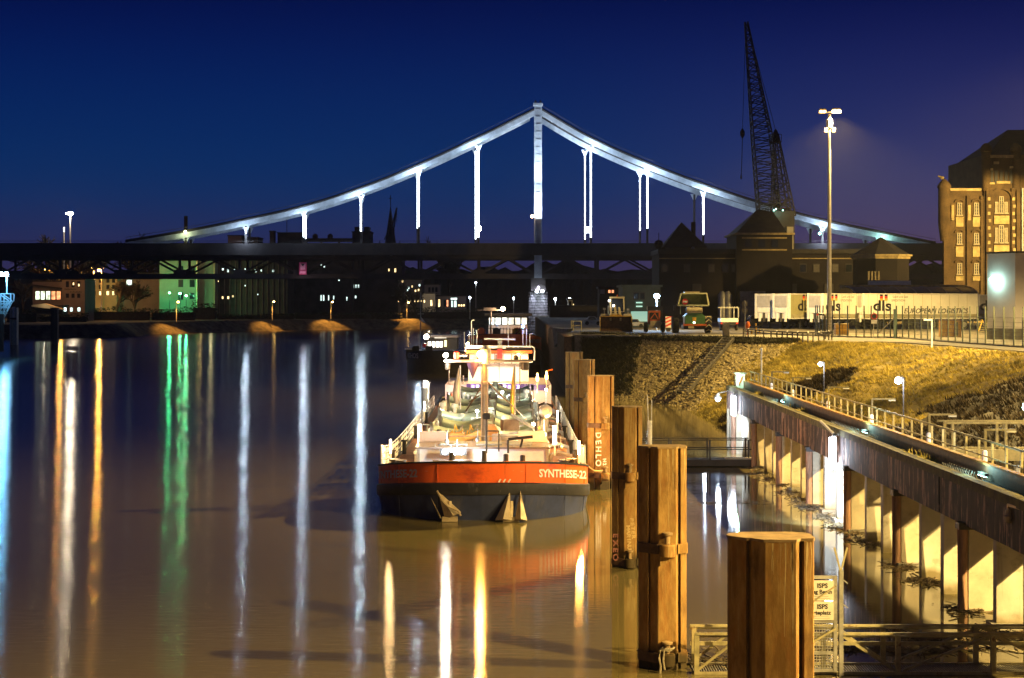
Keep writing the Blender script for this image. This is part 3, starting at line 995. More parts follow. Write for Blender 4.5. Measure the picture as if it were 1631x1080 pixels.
mast_lamp((53, 40, QZ), 25.2, 'tall sodium mast lamp on the quay right of the grass slope', 760000, G_MAST, cone=148)
mast_lamp((46, 112, QZ), 25.2, 'tall sodium mast lamp on the quay right of the footbridge', 420000, G_MAST, cone=146)
mast_lamp((50, 6, QZ), 25.2, 'tall sodium mast lamp on the quay behind the viewer', 800000, G_MAST, cone=147)
mast_lamp((98, 255, QZ), 25.2, 'tall sodium mast lamp in the yard before the brick warehouse', 230000, G_MAST, cone=68, aim=(-17, 45, -4))

# ------------------------------------------------------------------ brick warehouse on the right
WY = 300.0
sW = WY / FPX
def WP(px, py, dy=0): 
    p = P(px, py, WY); p.y += dy; return p
wh = thing('brick_warehouse', (WP(1565, 500).x, WY, QZ), 'tall old brick warehouse with arched windows lit yellow from below', 'warehouse')
wo = wh.location.copy()
m_pane_dark = M('warehouse_pane', (0.02, 0.018, 0.015), 0.6, var=0)
m_frame = M('pale_window_frame', (0.40, 0.34, 0.22), 0.7, var=0.15)
def WB(px0, px1, py0, py1, d0, d1, mat, name, parent=wh):
    a, b = WP(px0, py0), WP(px1, py1)
    mm = MB(wo); mm.bx(a.x, b.x, WY + d0, WY + d1, b.z, a.z)
    return mm.build(name, mat, parent)
gz = HY + (H - QZ) / sW
qa, qb = WP(1501, 303), WP(1566, 303)
mm = MB(wo); mm.prism([(qa.x, WY), (qb.x, WY), (qb.x, WY + 22), (qa.x + 6.5, WY + 22)], QZ, qa.z); mm.build('wall', m_brick, wh)
WB(1566, 1700, 247, gz, -.6, 24, m_brick, 'tower_wall')
WB(1509, 1563, 300, 304, -.25, 2, m_sand, 'cornice')
WB(1574, 1613, 247.5, 252, -.95, -.6, m_sand, 'cornice')
WB(1500, 1566, 478, gz, -.5, 0, m_sand, 'plinth')
for px in (1505, 1541.5, 1563.5):
    WB(px - 2.5, px + 2.5, 312, gz, -.45, 0, m_brick, 'pilaster')
for px in (1516.5, 1543):
    WB(px - 2, px + 2, 327, 351, -.5, -.0, m_sand, 'stone_panel')
# window bays
def window(px, py0, py1, w, d=-.0, arch=True, nv=2, nh=4):
    a, b = WP(px - w / 2, py0), WP(px + w / 2, py1)
    fr = MB(wo)
    t_ = .13
    yy = WY + d
    fr.bx(a.x - .02, a.x + t_, yy - .2, yy, b.z, a.z); fr.bx(b.x - t_, b.x + .02, yy - .2, yy, b.z, a.z)
    fr.bx(a.x + t_, b.x - t_, yy - .2, yy, a.z - t_, a.z); fr.bx(a.x - .15, b.x + .15, yy - .32, yy, b.z - .12, b.z + .1)
    for i in range(1, nv):
        x = a.x + (b.x - a.x) * i / nv
        fr.bx(x - .07, x + .07, yy - .17, yy, b.z + .1, a.z - t_)
    for j in range(1, nh):
        z = b.z + (a.z - b.z) * j / nh
        fr.bx(a.x + t_, b.x - t_, yy - .14, yy, z - .035, z + .035)
    f = fr.build('window', m_frame, wh)
    mm = MB(wo); mm.bx(a.x + t_ * .5, b.x - t_ * .5, yy - .09, yy - .03, b.z + .05, a.z - .05); mm.build('pane', m_pane_dark, f)
    if arch:
        ar = MB(wo)
        cx, r0, r1 = (a.x + b.x) / 2, (b.x - a.x) / 2 + .12, (b.x - a.x) / 2 + .5
        n = 7
        pr = [(cx - r * math.cos(math.pi * k / n), yy - .3, a.z + .05 + .75 * r * math.sin(math.pi * k / n)) for r in (r0, r1) for k in range(n + 1)]
        vs = pr + [(x, yy, z) for x, y, z in pr]
        m_ = n + 1
        fs = []
        for k in range(n):
            fs += [(k, k + 1, m_ + k + 1, m_ + k), (2 * m_ + k, k, k + 1, 2 * m_ + k + 1)[::-1], (m_ + k, m_ + k + 1, 3 * m_ + k + 1, 3 * m_ + k)[::-1]]
        ar.add(vs, fs); ar.build('window_arch', m_brick, wh)
for px in (1528, 1555):
    window(px, 323, 343, 7.5)
    window(px, 371, 389, 7.5)
    window(px, 419, 437, 7.5)
    for py0, py1 in ((347, 361), (394, 409), (441, 447)):
        o = WB(px - 6, px + 6, py0, py1, -.22, 0, m_sand, 'spandrel_panel')
        WB(px - 6.4, px + 6.4, py0 - 1.2, py0, -.4, 0, m_sand, 'string_course')
for dx, w in ((-7.5, 5), (0, 7), (7.5, 5)):
    window(1593 + dx, 313 if dx == 0 else 322, 340, w, -.6, arch=False)
    window(1593 + dx, 359 if dx == 0 else 363, 387, w, -.6, arch=False)
for py0, py1 in ((344, 357), (391, 402)):
    WB(1581, 1605, py0, py1, -.95, -.6, m_sand, 'spandrel_panel')
# the great arch over the tower bay
ar = MB(wo)
c0 = WP(1593, 318)
n = 10
ro, ri = 19 * sW, 15.5 * sW
pr = [(c0.x - r * math.cos(math.pi * k / n), WY - 1.05, c0.z + r * math.sin(math.pi * k / n)) for r in (ri, ro) for k in range(n + 1)]
vs = pr + [(x, WY - .6, z) for x, y, z in pr]
m_ = n + 1
fs = []
for k in range(n):
    fs += [(k, k + 1, m_ + k + 1, m_ + k), (2 * m_ + k, 2 * m_ + k + 1, k + 1, k), (m_ + k, m_ + k + 1, 3 * m_ + k + 1, 3 * m_ + k)]
ar.add(vs, fs); ar.build('bay_arch', m_brick, wh)
for px in (1571, 1576.5, 1611, 1619):
    WB(px - 2.6, px + 2.6, 300, gz, -1.1, -.6, m_brick, 'pilaster')
for px, w in ((1577, 6), (1585, 5), (1593, 5), (1601, 5), (1609, 6)):
    WB(px - w / 2, px + w / 2, 272, 292, -.72, -.6, m_pane_dark, 'blind_window')
for px, py0, py1, w in ((1577.5, 291, 294, 9), (1596, 289, 293, 22), (1575.5, 268.5, 272, 8), (1610, 265.5, 268.5, 7), (1585, 258, 262, 8)):
    WB(px - w / 2, px + w / 2, py0, py1, -.9, -.6, m_sand, 'string_course')
for k in range(14):
    WB(1570.5 + (k % 2) * 1.2, 1574.5 + (k % 2) * 1.2, 315 + k * 11.5, 320 + k * 11.5, -1.18, -1.1, m_sand, 'quoin')
    WB(1609.5 + (k % 2) * 1.2, 1613.5 + (k % 2) * 1.2, 315 + k * 11.5, 320 + k * 11.5, -1.18, -1.1, m_sand, 'quoin')
a = WP(1621, 470)
mm = MB(wo); mm.tube((WP(1626, 0).x, WY - 1.0, WP(0, 300).z), (WP(1626, 0).x, WY - 1.0, QZ + 3), .16, 8); mm.build('drain_pipe', m_white_w, wh)
# corner turret, buttress, domes and roof
t0 = WP(1502, 303)
mm = MB(wo); mm.lathe([(.7, -9), (1.1, -6), (1.1, .3), (1.25, .4), (1.25, .8), (.9, 1.3), (.25, 2.0)], (t0.x + .3, WY + .3, t0.z), 12); mm.build('turret', m_brick, wh, smooth=True)
mm = MB(wo); mm.ball((t0.x - .2, WY, t0.z + 2.2), .45, 8, .7); mm.bar((t0.x - .1, WY, t0.z + 2.3), (t0.x - .9, WY, t0.z + 2.5), .25); mm.build('stone_bird', m_sand, wh)
t1 = WP(1570, 247)
for px in (1570, 1617):
    t1 = WP(px, 250)
    mm = MB(wo); mm.lathe([(.75, -6), (.9, -1), (.9, .8), (1.1, 1.0), (.9, 1.9), (.3, 2.4)], (t1.x, WY - .3, t1.z), 12); mm.build('turret', m_brick, wh, smooth=True)
mm = MB(wo); mm.ext([(WP(1501, 0).x, WY - .1, QZ + 7), (WP(1501, 0).x, WY - .1, QZ), (WP(1493, 0).x, WY - .1, QZ), (WP(1493, 0).x + .3, WY - .1, QZ + 3)], (0, 3, 0)); mm.build('buttress', m_brick, wh)
rx0, rx1 = WP(1573, 0).x, WP(1720, 0).x
rz0, rz1 = WP(0, 248).z, WP(0, 196).z
mm = MB(wo); mm.add([(rx0, WY, rz0), (rx1, WY, rz0), (rx1, WY + 24, rz0), (rx0, WY + 24, rz0), (rx0 + 7.0, WY + 12, rz1), (rx1, WY + 12, rz1)], [(0, 1, 5, 4), (1, 2, 5), (2, 3, 4, 5), (3, 0, 4), (0, 3, 2, 1)]); mm.build('roof', m_roof, wh)

# ------------------------------------------------------------------ white building at the right edge
WB_Y = 168.0
a, b = P(1586, 403, WB_Y), P(1616, 403, WB_Y)
wb = thing('white_building', (b.x, WB_Y, QZ), 'plain white rendered building at the right edge behind the fence', 'building')
o_ = wb.location.copy()
m_wh = M('white_render', (0.34, 0.315, 0.33), 0.85, var=0.08, scale=0.5)
mm = MB(o_); mm.prism([(a.x, WB_Y + 3), (b.x, WB_Y - .2), (b.x + 22, WB_Y + 4), (b.x + 22, WB_Y + 24), (a.x + 9, WB_Y + 24)], QZ + 1.1, a.z); mm.build('wall', m_wh, wb)
mm = MB(o_); mm.prism([(a.x - .06, WB_Y + 2.95), (b.x, WB_Y - .3), (b.x + 22, WB_Y + 3.9), (b.x + 22, WB_Y + 24), (a.x + 9, WB_Y + 24)], QZ, QZ + 1.1); mm.build('plinth', m_dark_wall, wb)
mm = MB(o_); mm.prism([(a.x - .15, WB_Y + 2.9), (b.x, WB_Y - .4), (b.x + 22, WB_Y + 3.8), (b.x + 22, WB_Y + 24.2), (a.x + 9, WB_Y + 24.2)], a.z, a.z + .18); mm.build('roof_edge', m_roof, wb)
q = P(1581, 445, WB_Y + 2.4)
mm = MB(o_); mm.bar((a.x, WB_Y + 3.4, q.z + .25), (q.x, q.y, q.z + .2), .1); lb = mm.build('wall_lamp', m_iron, wb)
mm = MB(o_); mm.ball(q, .26, 10); mm.build('lens', E('teal_lens', (.5, 1, .8), 80), lb)
point(q + Vector((-.1, -.9, -.3)), 260, (.55, 1, .82), wb, .25, o_)
q = P(1631, 482, WB_Y)
mm = MB(o_); mm.box((b.x + 1.6, WB_Y - .1, QZ + 7.5), (.5, .5, .3)); mm.build('door_canopy', m_iron, wb)

# ------------------------------------------------------------------ arched loading canopy
CYY = 262.0
ca = thing('loading_canopy', (P(1460, 0, CYY).x, CYY, QZ), 'long arched loading canopy with curved ribs above the trailers', 'canopy')
o_ = ca.location.copy()
xa, xb = P(1364, 0, CYY).x, P(1560, 0, CYY).x
ztop, zlow = P(0, 456, CYY).z, P(0, 476, CYY).z
m_canopy = M('smoked_canopy_sheet', (.03, .026, .022), .35, var=.2)
mm = MB(o_)
n = 8
prof = [(CYY + 9 * (1 - math.cos(math.pi / 2 * k / n)), zlow + (ztop - zlow) * math.sin(math.pi / 2 * k / n)) for k in range(n + 1)]
vs = [(x, y, z) for x in (xa, xb) for y, z in prof]
mm.add(vs, [(k, n + 1 + k, n + 2 + k, k + 1) for k in range(n)]); mm.build('curved_sheet', m_canopy, ca)
for k in range(9):
    x = xa + (xb - xa) * k / 8
    mm = MB(o_); mm.path([(x, y - .1, z + .02) for y, z in prof], .09, 5); mm.build('rib', m_galv, ca)
mm = MB(o_); mm.bx(xa - .6, xb + .5, CYY + 8.6, CYY + 10.5, ztop - .25, ztop + .3); mm.build('fascia', m_sand, ca)
mm = MB(o_); mm.bx(xa, xb, CYY - .2, CYY, zlow - .15, zlow + .05); mm.build('eaves_beam', m_galv, ca)
for k in range(5):
    x = xa + 1 + (xb - xa - 2) * k / 4
    mm = MB(o_); mm.tube((x, CYY + .2, QZ), (x, CYY + .2, zlow), .14, 8); mm.build('column', m_galv, ca)
mm = MB(o_); mm.bx(xa + 4.5, xb - 8, CYY + 11, CYY + 13, ztop + .1, ztop + 1.0); mm.build('roof_duct', m_white_w, ca)

# ------------------------------------------------------------------ gatehouse with the eight-sided roof
gc = P(1411, 460, 288)
gh = thing('brick_gatehouse', (gc.x, 292, QZ), 'low eight sided brick gatehouse with pyramid roof left of the warehouse', 'gatehouse')
def octa(r, rot=22.5): return [(r * math.cos(R(rot + 45 * k)), r * math.sin(R(rot + 45 * k))) for k in range(8)]
zz = P(0, 412, 288).z - QZ
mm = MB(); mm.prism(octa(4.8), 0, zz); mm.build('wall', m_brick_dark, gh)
mm = MB(); mm.prism(octa(5.05), zz, zz + .45); mm.prism(octa(5.35), zz + .45, zz + .75); mm.build('cornice', m_sand, gh)
mm = MB(); mm.pyr(octa(5.0), zz + .75, (0, 0, P(0, 376, 288).z - QZ)); mm.build('roof', m_roof, gh)
m_dim_glass = M('pale_slit_glass', (.30, .24, .12), .4, var=.3)
for k in range(4):
    x = -3.05 + k * .56
    mm = MB(); mm.box((x, -4.52 + (k - 1.5) * -.0 - .02 - (.0), zz - 2.9), (.28, .5, 1.5), R(0)); mm.build('window', m_dim_glass, gh)
mm = MB(); mm.prism(octa(4.95), 0, 2.4); mm.build('plinth', m_sand, gh)

# ------------------------------------------------------------------ long dark brick building with gabled house and square tower
LY = 310.0
lb_ = thing('long_brick_building', (P(1200, 0, LY).x, LY, QZ), 'long dark brick storehouse behind the parked trailers', 'storehouse')
o_ = lb_.location.copy()
def LB(px0, px1, py0, py1, d0, d1, mat, name, parent=lb_):
    a, b = P(px0, py0, LY), P(px1, py1, LY)
    mm = MB(o_); mm.bx(a.x, b.x, LY + d0, LY + d1, b.z, a.z)
    return mm.build(name, mat, parent)
lgz = HY + (H - QZ) / (LY / FPX)
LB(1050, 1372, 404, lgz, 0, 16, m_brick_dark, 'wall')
LB(1048, 1372, 397, 404, -.6, 16.5, m_roof, 'roof_edge')
LB(1050, 1372, 411, 412.5, -.25, 0, m_sand, 'string_course')
for i, px in enumerate((1059, 1094, 1133, 1155, 1170, 1240, 1279, 1300, 1330, 1352)):
    f = LB(px - 5.5, px + 5.5, 420, 434, -.12, 0, m_dark_wall, 'window')
    LB(px - 4.5, px + 4.5, 421.5, 433, -.2, -.1, M('dusty_pane', (.09, .075, .055), .5, var=.2) if i % 3 else m_glass, 'pane', f)
for px in (1110, 1180, 1215, 1262, 1320):
    LB(px - 7, px + 7, 452, 500, -.25, 0, m_dark_wall, 'door')
LB(1176, 1216, 464, lgz, -2.5, 0, m_conc_grey, 'loading_bay')
gy = P(1118, 0, LY).x
for k, px in enumerate((1150, 1159)):
    mm = MB(o_); q = P(px, 0, LY - 3); mm.lathe([(.75, QZ), (.75, P(0, 470, LY).z), (.3, P(0, 464, LY).z)], (q.x, LY - 3, 0), 12); mm.build('storage_tank', m_galv, lb_, smooth=True)
gb = thing('gabled_house', (P(1090, 0, LY + 3).x, LY + 3, P(0, 400, LY).z), 'dark gable roofed house top with a chimney above the storehouse', 'house')
o_ = gb.location.copy()
a, b, t = P(1056, 394, LY + 3), P(1127, 394, LY + 3), P(1090, 353, LY + 3)
mm = MB(o_); mm.bx(a.x + .4, b.x - .4, LY + 3, LY + 12, o_.z, a.z); mm.build('wall', m_dark_wall, gb)
mm = MB(o_); mm.add([(a.x, LY + 2.5, a.z), (b.x, LY + 2.5, a.z), (b.x, LY + 12.5, a.z), (a.x, LY + 12.5, a.z), (t.x - .3, LY + 6, t.z), (t.x + .3, LY + 9, t.z)], [(0, 1, 4), (1, 2, 5, 4), (2, 3, 5), (3, 0, 4, 5), (3, 2, 1, 0)]); rf = mm.build('roof', m_roof, gb)
q = P(1104, 354, LY + 6); mm = MB(o_); mm.bx(q.x - .35, q.x + .35, LY + 5, LY + 6.5, q.z - 3, q.z); mm.build('chimney', m_brick_dark, rf)
q = P(1104, 396, LY + 2.4); mm = MB(o_); mm.ball((q.x, LY + 2.6, q.z), .4, 8); mm.build('satellite_dish', m_galv, gb)
q = P(1053, 388, LY + 3); mm = MB(o_); mm.ball((q.x, LY + 8, q.z), .9, 10); mm.tube((q.x, LY + 8, q.z), (q.x, LY + 8, q.z + 2.2), .06, 5); mm.build('dome_finial', m_roof, gb)
tw = thing('square_tower', (P(1212, 0, LY - 2).x, LY - 2, QZ), 'dark square brick tower with pyramid roof in front of the crane', 'tower')
o_ = tw.location.copy()
a, b = P(1173, 374, LY - 2), P(1262, 374, LY - 2)
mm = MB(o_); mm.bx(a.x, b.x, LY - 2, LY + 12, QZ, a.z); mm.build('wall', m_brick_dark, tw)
mm = MB(o_); mm.bx(a.x - .4, b.x + .4, LY - 2.5, LY + 12.5, a.z, a.z + .35); mm.build('cornice', m_sand, tw)
ap = P(1207, 333, LY + 4); ap2 = P(1246, 333, LY + 4)
mm = MB(o_); mm.add([(a.x, LY - 2.3, a.z + .35), (b.x - 1, LY - 2.3, a.z + .35), (b.x - 1, LY + 12, a.z + .35), (a.x, LY + 12, a.z + .35), (ap.x, LY + 4, ap.z), (ap2.x - 1.5, LY + 5, ap.z - .5)], [(0, 1, 5, 4), (1, 2, 5), (2, 3, 4, 5), (3, 0, 4), (3, 2, 1, 0)]); mm.build('roof', m_roof, tw)
q = P(1263, 360, LY - 2); mm = MB(o_); mm.bx(q.x - .6, q.x + .6, LY + 1, LY + 3, QZ + 3, q.z); mm.build('chimney', m_ivory, tw)
for px in (1192, 1213, 1234):
    q = P(px, 388, LY - 2); mm = MB(o_); mm.bx(q.x - .6, q.x + .6, LY - 2.15, LY - 2, q.z - .7, q.z + .7); mm.build('window', m_glass, tw)
for py in (398, 379): 
    q = P(1213, py, LY - 2); mm = MB(o_); mm.bx(a.x + 1, b.x - 1, LY - 2.2, LY - 2, q.z - .12, q.z + .12); mm.build('string_course', m_sand, tw)

# ------------------------------------------------------------------ lattice harbour crane
KY = 326.0
m_crane = M('crane_steel', (.03, .026, .026), .7, var=.3)
cr_ = thing('harbour_crane', (P(1232, 0, KY).x, KY, QZ), 'black lattice harbour crane with raised jib behind the square tower', 'crane')
o_ = cr_.location.copy()
def lattice(name, A, B, wA, wB, n, r, depth=1.0):
    """four chords with bracing between two ends"""
    A, B = Vector(A), Vector(B)
    d = (B - A).normalized()
    s = Vector((1, 0, 0)); s = (s - d * s.dot(d)).normalized()
    u = d.cross(s)
    def pt(t, i, j):
        w = (wA + (wB - wA) * t) / 2
        return A + (B - A) * t + s * (i * w) + u * (j * w * depth)
    ch = []
    for i, j in ((-1, -1), (1, -1), (1, 1), (-1, 1)):
        mm = MB(o_); mm.bar(pt(0, i, j), pt(1, i, j), r * 2.2); mm.build(name + '_chord', m_crane, cr_)
    mm = MB(o_)
    cs = [(-1, -1), (1, -1), (1, 1), (-1, 1)]
    for k in range(n):
        t0, t1 = k / n, (k + 1) / n
        for q in range(4):
            c0, c1 = cs[q], cs[(q + 1) % 4]
            mm.bar(pt(t0, *c0), pt(t0, *c1), r * 1.2)
            if k % 2: mm.bar(pt(t0, *c0), pt(t1, *c1), r * 1.3)
            else: mm.bar(pt(t0, *c1), pt(t1, *c0), r * 1.3)
            if k < n * .45: mm.bar(pt(t0, *c1), pt(t1, *c0), r)
    mm.build(name + '_bracing', m_crane, cr_)
K = lambda px, py, dy=0: P(px, py, KY) + Vector((0, dy, 0))
lattice('lower_jib', K(1224, 346, -1), K(1212.5, 212), 4.1, 3.5, 14, .11)
lattice('upper_jib', K(1212.5, 212), K(1188.5, 35), 3.5, .55, 18, .11)
lattice('mast', K(1250, 345, 2), K(1238, 212, 2), 4.2, .9, 10, .10)
lattice('backstay', K(1254, 335, 5), K(1240, 225, 3), 1.6, .4, 8, .06)
mm = MB(o_); mm.bx(K(1229, 0).x, K(1246, 0).x, KY + 1, KY + 3.4, K(0, 225).z - .15, K(0, 225).z + .1); pl = mm.build('platform', m_crane, cr_)
mm = MB(o_)
for px in (1229, 1233.5, 1238, 1242, 1246): mm.bar(K(px, 225, 1), K(px, 213, 1), .1)
mm.bar(K(1229, 213, 1), K(1246, 213, 1), .1); mm.bar(K(1229, 219, 1), K(1246, 219, 1), .08); mm.build('platform_railing', m_crane, pl)
mm = MB(o_); mm.lathe([(.5, 0), (.5, 2.0), (.2, 2.6)], K(1238, 226, 2), 8); mm.build('mast_head', m_crane, cr_)
mm = MB(o_); mm.bx(K(1226, 0).x, K(1260, 0).x, KY - 4, KY + 6, QZ + 1, K(0, 338).z); mm.build('machine_house', m_dark_wall, cr_)
mm = MB(o_); mm.tube(K(1188, 35), K(1182.5, 210), .045, 4); mm.build('hoist_rope', m_crane, cr_)
mm = MB(o_); mm.lathe([(.1, -.9), (.45, -.3), (.45, .4), (.12, 1.0)], K(1182.5, 213), 8); mm.path([K(1182.5, 215), K(1182, 240), K(1181.4, 262), K(1180.5, 282)], .07, 4); mm.lathe([(.06, -.6), (.2, -.2), (.06, .4)], K(1180.5, 281), 6); mm.build('hook_block', m_crane, cr_)
mm = MB(o_); mm.tube(K(1190, 36), K(1238, 206, 2), .05, 4); mm.build('luffing_rope', m_crane, cr_)
mm = MB(o_)
for k in range(26):
    q = K(random.uniform(1226, 1256), random.uniform(322, 352), random.uniform(-4, 4)); e = q + Vector((random.uniform(-2, 2), random.uniform(-1, 1), random.uniform(-2, 2)))
    mm.bar(q, e, .2)
mm.build('foot_bracing', m_crane, cr_, kind='stuff')
for px, py in ((1227, 337), (1226, 342), (1227, 347), (1230, 335), (1241, 337)):
    mm = MB(o_); mm.ball(K(px, py, -4.5), .16, 6); mm.build('work_lamp', E('teal_work_lamp', (.35, 1, .8), 3), cr_)
point(K(1229, 340, -5.5), 120, (.4, 1, .85), cr_, .2, o_)

# teal office building in the dip left of the storehouse and its lamp
oy = 250.0
ob_ = thing('flat_roofed_office', (P(1020, 0, oy).x, oy, QZ), 'flat roofed grey green office behind the wheel loader', 'office')
o_ = ob_.location.copy()
m_off = M('teal_grey_render', (.10, .13, .11), .9, var=.2, scale=.5)
a, b = P(992, 457, oy), P(1052, 457, oy)
mm = MB(o_); mm.bx(a.x, b.x, oy, oy + 10, QZ, a.z); mm.build('wall', m_off, ob_)
mm = MB(o_); mm.bx(a.x - .3, b.x + .3, oy - .4, oy + 10.3, a.z, a.z + .3); mm.build('roof_edge', m_off, ob_)
for px0, px1 in ((1009, 1018), (1019, 1027)):
    q0, q1 = P(px0, 466, oy), P(px1, 477, oy)
    mm = MB(o_); mm.bx(q0.x, q1.x, oy - .1, oy + .05, q1.z, q0.z); f = mm.build('window', m_dark_wall, ob_)
    mm = MB(o_); mm.bx(q0.x + .1, q1.x - .1, oy - .14, oy - .1, q1.z + .1, q0.z - .1); mm.build('pane', m_glass, f)
for py in (482, 488):
    q0, q1 = P(1013, py - 1, oy), P(1023, py + 1, oy)
    mm = MB(o_); mm.bx(q0.x, q1.x, oy - .2, oy - .02, q1.z, q0.z); mm.build('light_bar', E('teal_bar', (.5, 1, .75), .7), ob_)
q0, q1 = P(1005, 496, oy), P(1031, 512, oy)
mm = MB(o_); mm.bx(q0.x, q1.x, oy - .12, oy + .1, q1.z, q0.z); mm.build('lit_shopfront', E('teal_shopfront', (.25, .75, .6), .45), ob_)

bl = P(1046, 472, 222)
lp = thing('yard_lamp', (bl.x, bl.y, QZ), 'dazzling blue white floodlight on a yard post behind the orange machine', 'lamp post')
mm = MB(); mm.tube((0, 0, 0), (0, 0, bl.z - QZ), .12, 8); mm.build('pole', m_pole, lp)
mm = MB(); mm.box((0, 0, bl.z - QZ + .15), (.9, .5, .2)); hd = mm.build('lamp_head', m_iron, lp)
mm = MB(); mm.ball((0, -.3, bl.z - QZ), .36, 10); mm.build('lens', E('blue_lens', (.45, .72, 1), 90), hd)
point((0, -.8, bl.z - QZ - .2), 3500, (.35, .62, 1), lp, .3)
# ------------------------------------------------------------------ trailers
m_side = M('trailer_side_white', (0.66, 0.63, 0.54), 0.5, var=0.08, scale=0.6)
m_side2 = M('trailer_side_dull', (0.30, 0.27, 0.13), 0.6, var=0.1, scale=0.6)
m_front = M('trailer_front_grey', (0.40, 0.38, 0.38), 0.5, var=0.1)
m_skirt = M('trailer_skirt', (0.30, 0.27, 0.16), 0.6, var=0.15)
def letters(par, txt, size, x, z, mat=None, sx=1.0, shear=0.0, y=-.02, bold=0.0):
    return put_text(txt, size, (x, y, z), (1, 0, 0), (0, 0, 1), mat or m_black, par, bold=bold, sx=sx, shear=shear)
def trailer(root, L, W_, Ht, yaw, label, side=m_side, logo=True, logistics=False, legs=True, lx=3.0):
    """root at the near front corner; the long side runs along local +x facing -y, the front face along +y at x=0"""
    t = thing('lorry_trailer', root, label, 'trailer', 'white box trailers parked in the yard', yaw)
    mm = MB(); mm.bx(.12, L, 0, W_, 1.45, Ht); bd = mm.build('box_body', side, t)
    mm = MB(); mm.bx(.1, L, -.012, 0, 1.45, 2.05); mm.build('side_band', m_skirt, t)
    for z in (1.4, Ht - .12):
        mm = MB(); mm.bx(.0, L + .02, -.05, .05, z, z + .12); mm.build('corner_rail', m_white_w, t)
    mm = MB(); mm.bx(-.06, .14, -.06, .24, 1.4, Ht + .03); mm.build('corner_post', m_white, t)
    mm = MB(); mm.bx(-.06, .14, W_ - .2, W_ + .05, 1.4, Ht + .03); mm.build('corner_post', m_white, t)
    mm = MB(); mm.bx(0, .12, .24, W_ - .2, 1.45, Ht); mm.build('front_wall', m_white_w, t)
    mm = MB(); mm.bx(-.12, 0, .45, W_ - .4, 3.0, Ht - .3); mm.build('upper_panel', m_front, t)
    mm = MB(); mm.bx(-.14, 0, .5, W_ - .45, 2.25, 2.95); mm.build('lower_panel', m_white, t)
    for y in (.7, 1.5, 2.2):
        mm = MB(); mm.bx(-.16, 0, y - .16, y + .16, 1.0, 2.2); mm.build('coupling_box', m_white if y != 1.5 else m_dark_wall, t)
    mm = MB(); mm.bx(.5, L - .3, .6, W_ - .6, 1.05, 1.44); mm.build('chassis', m_black, t)
    mm = MB(); mm.bx(L * .35, L * .6, .08, .2, .55, 1.25); mm.build('side_guard', m_black, t)
    for x in (L - 5.2, L - 3.6, L - 2.0):
        for y in (.25, W_ - .25):
            mm = MB(); mm.lathe([(.3, -.17), (.58, -.17), (.62, 0), (.58, .17), (.3, .17)], (x, y, .62), 14, 'Y'); wl_ = mm.build('wheel', m_tyre, t, smooth=True)
            mm = MB(); mm.lathe([(.1, -.1), (.34, -.08), (.36, .1), (.1, .1)], (x, y - .12, .62), 12, 'Y'); mm.build('rim', m_galv, wl_, smooth=True)
    for k in range(int(L / 1.35)):
        mm = MB(); mm.bx(.7 + 1.35 * k, .735 + 1.35 * k, -.02, -.006, 1.5, Ht - .14); mm.build('curtain_strap', m_skirt, t)
        mm = MB(); mm.bx(.68 + 1.35 * k, .76 + 1.35 * k, -.035, -.012, 1.52, 1.68); mm.build('buckle', m_iron, t)
    if legs:
        for y in (.5, W_ - .5):
            mm = MB(); mm.bx(2.6, 2.85, y - .12, y + .12, .08, 1.4); mm.bx(2.45, 3.0, y - .2, y + .2, 0, .08); mm.build('landing_leg', m_black, t)
    if logo:
        zc = 3.15
        letters(bd, 'dls', 2.0, lx + 1.2, zc, sx=1.25, bold=.05)
        for i, x in enumerate((lx + 1.05, lx + 1.75)):
            for c, z in ((m_black, zc + 1.47), (m_red, zc + 1.17), (m_yellow, zc + .87)):
                mm = MB(); mm.add([(x - .22, -.02, z - .15), (x + .22, -.02, z - .15), (x + .27, -.02, z + .15), (x - .17, -.02, z + .15)], [(0, 1, 2, 3)]); mm.build('flag_stripe', c, bd)
        letters(bd, 'Land und See', .42, lx + 3.9, zc + 1.25)
        letters(bd, 'SPEDITION', .42, lx + 3.6, zc + .75)
    if logistics:
        letters(bd, 'EUROPEAN LOGISTICS', .95, lx + 9.2, 2.45, sx=1.0, shear=.25, bold=.02)
    return t
TR = [(1375, 228, 15, 17.2, 'white trailer with EUROPEAN LOGISTICS lettering along its side', dict(logistics=True, lx=1.6)),
      (1311, 226, 33, 15, 'white trailer with a dls logo directly behind the mast lamp', dict(lx=.6)),
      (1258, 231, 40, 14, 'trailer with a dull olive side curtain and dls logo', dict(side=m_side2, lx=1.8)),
      (1232, 235, 48, 12, 'leftmost white box trailer beside the grey loading bay', dict(logo=False))]
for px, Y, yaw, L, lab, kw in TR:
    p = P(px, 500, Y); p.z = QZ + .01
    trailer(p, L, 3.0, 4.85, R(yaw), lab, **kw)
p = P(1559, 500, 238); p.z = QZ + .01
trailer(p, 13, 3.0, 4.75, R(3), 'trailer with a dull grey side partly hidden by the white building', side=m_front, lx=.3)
st = thing('steel_steps', P(1558, 530, 205), 'yellow steel loading steps by the trailer near the white building', 'steps')
st.location.z = QZ
for k in range(5):
    mm = MB(); mm.bx(.3 * k, .3 * k + 1.9 - .2 * k, .3 * k, .3 * k + .3, .25 * k + .1, .25 * k + .18); mm.build('tread', m_olive, st)
for x in (0, 1.1, 2.0):
    mm = MB(); mm.bar((x, 0, .0), (x + .9, 1.3, 1.5), .1); mm.build('stringer', m_yellow, st)

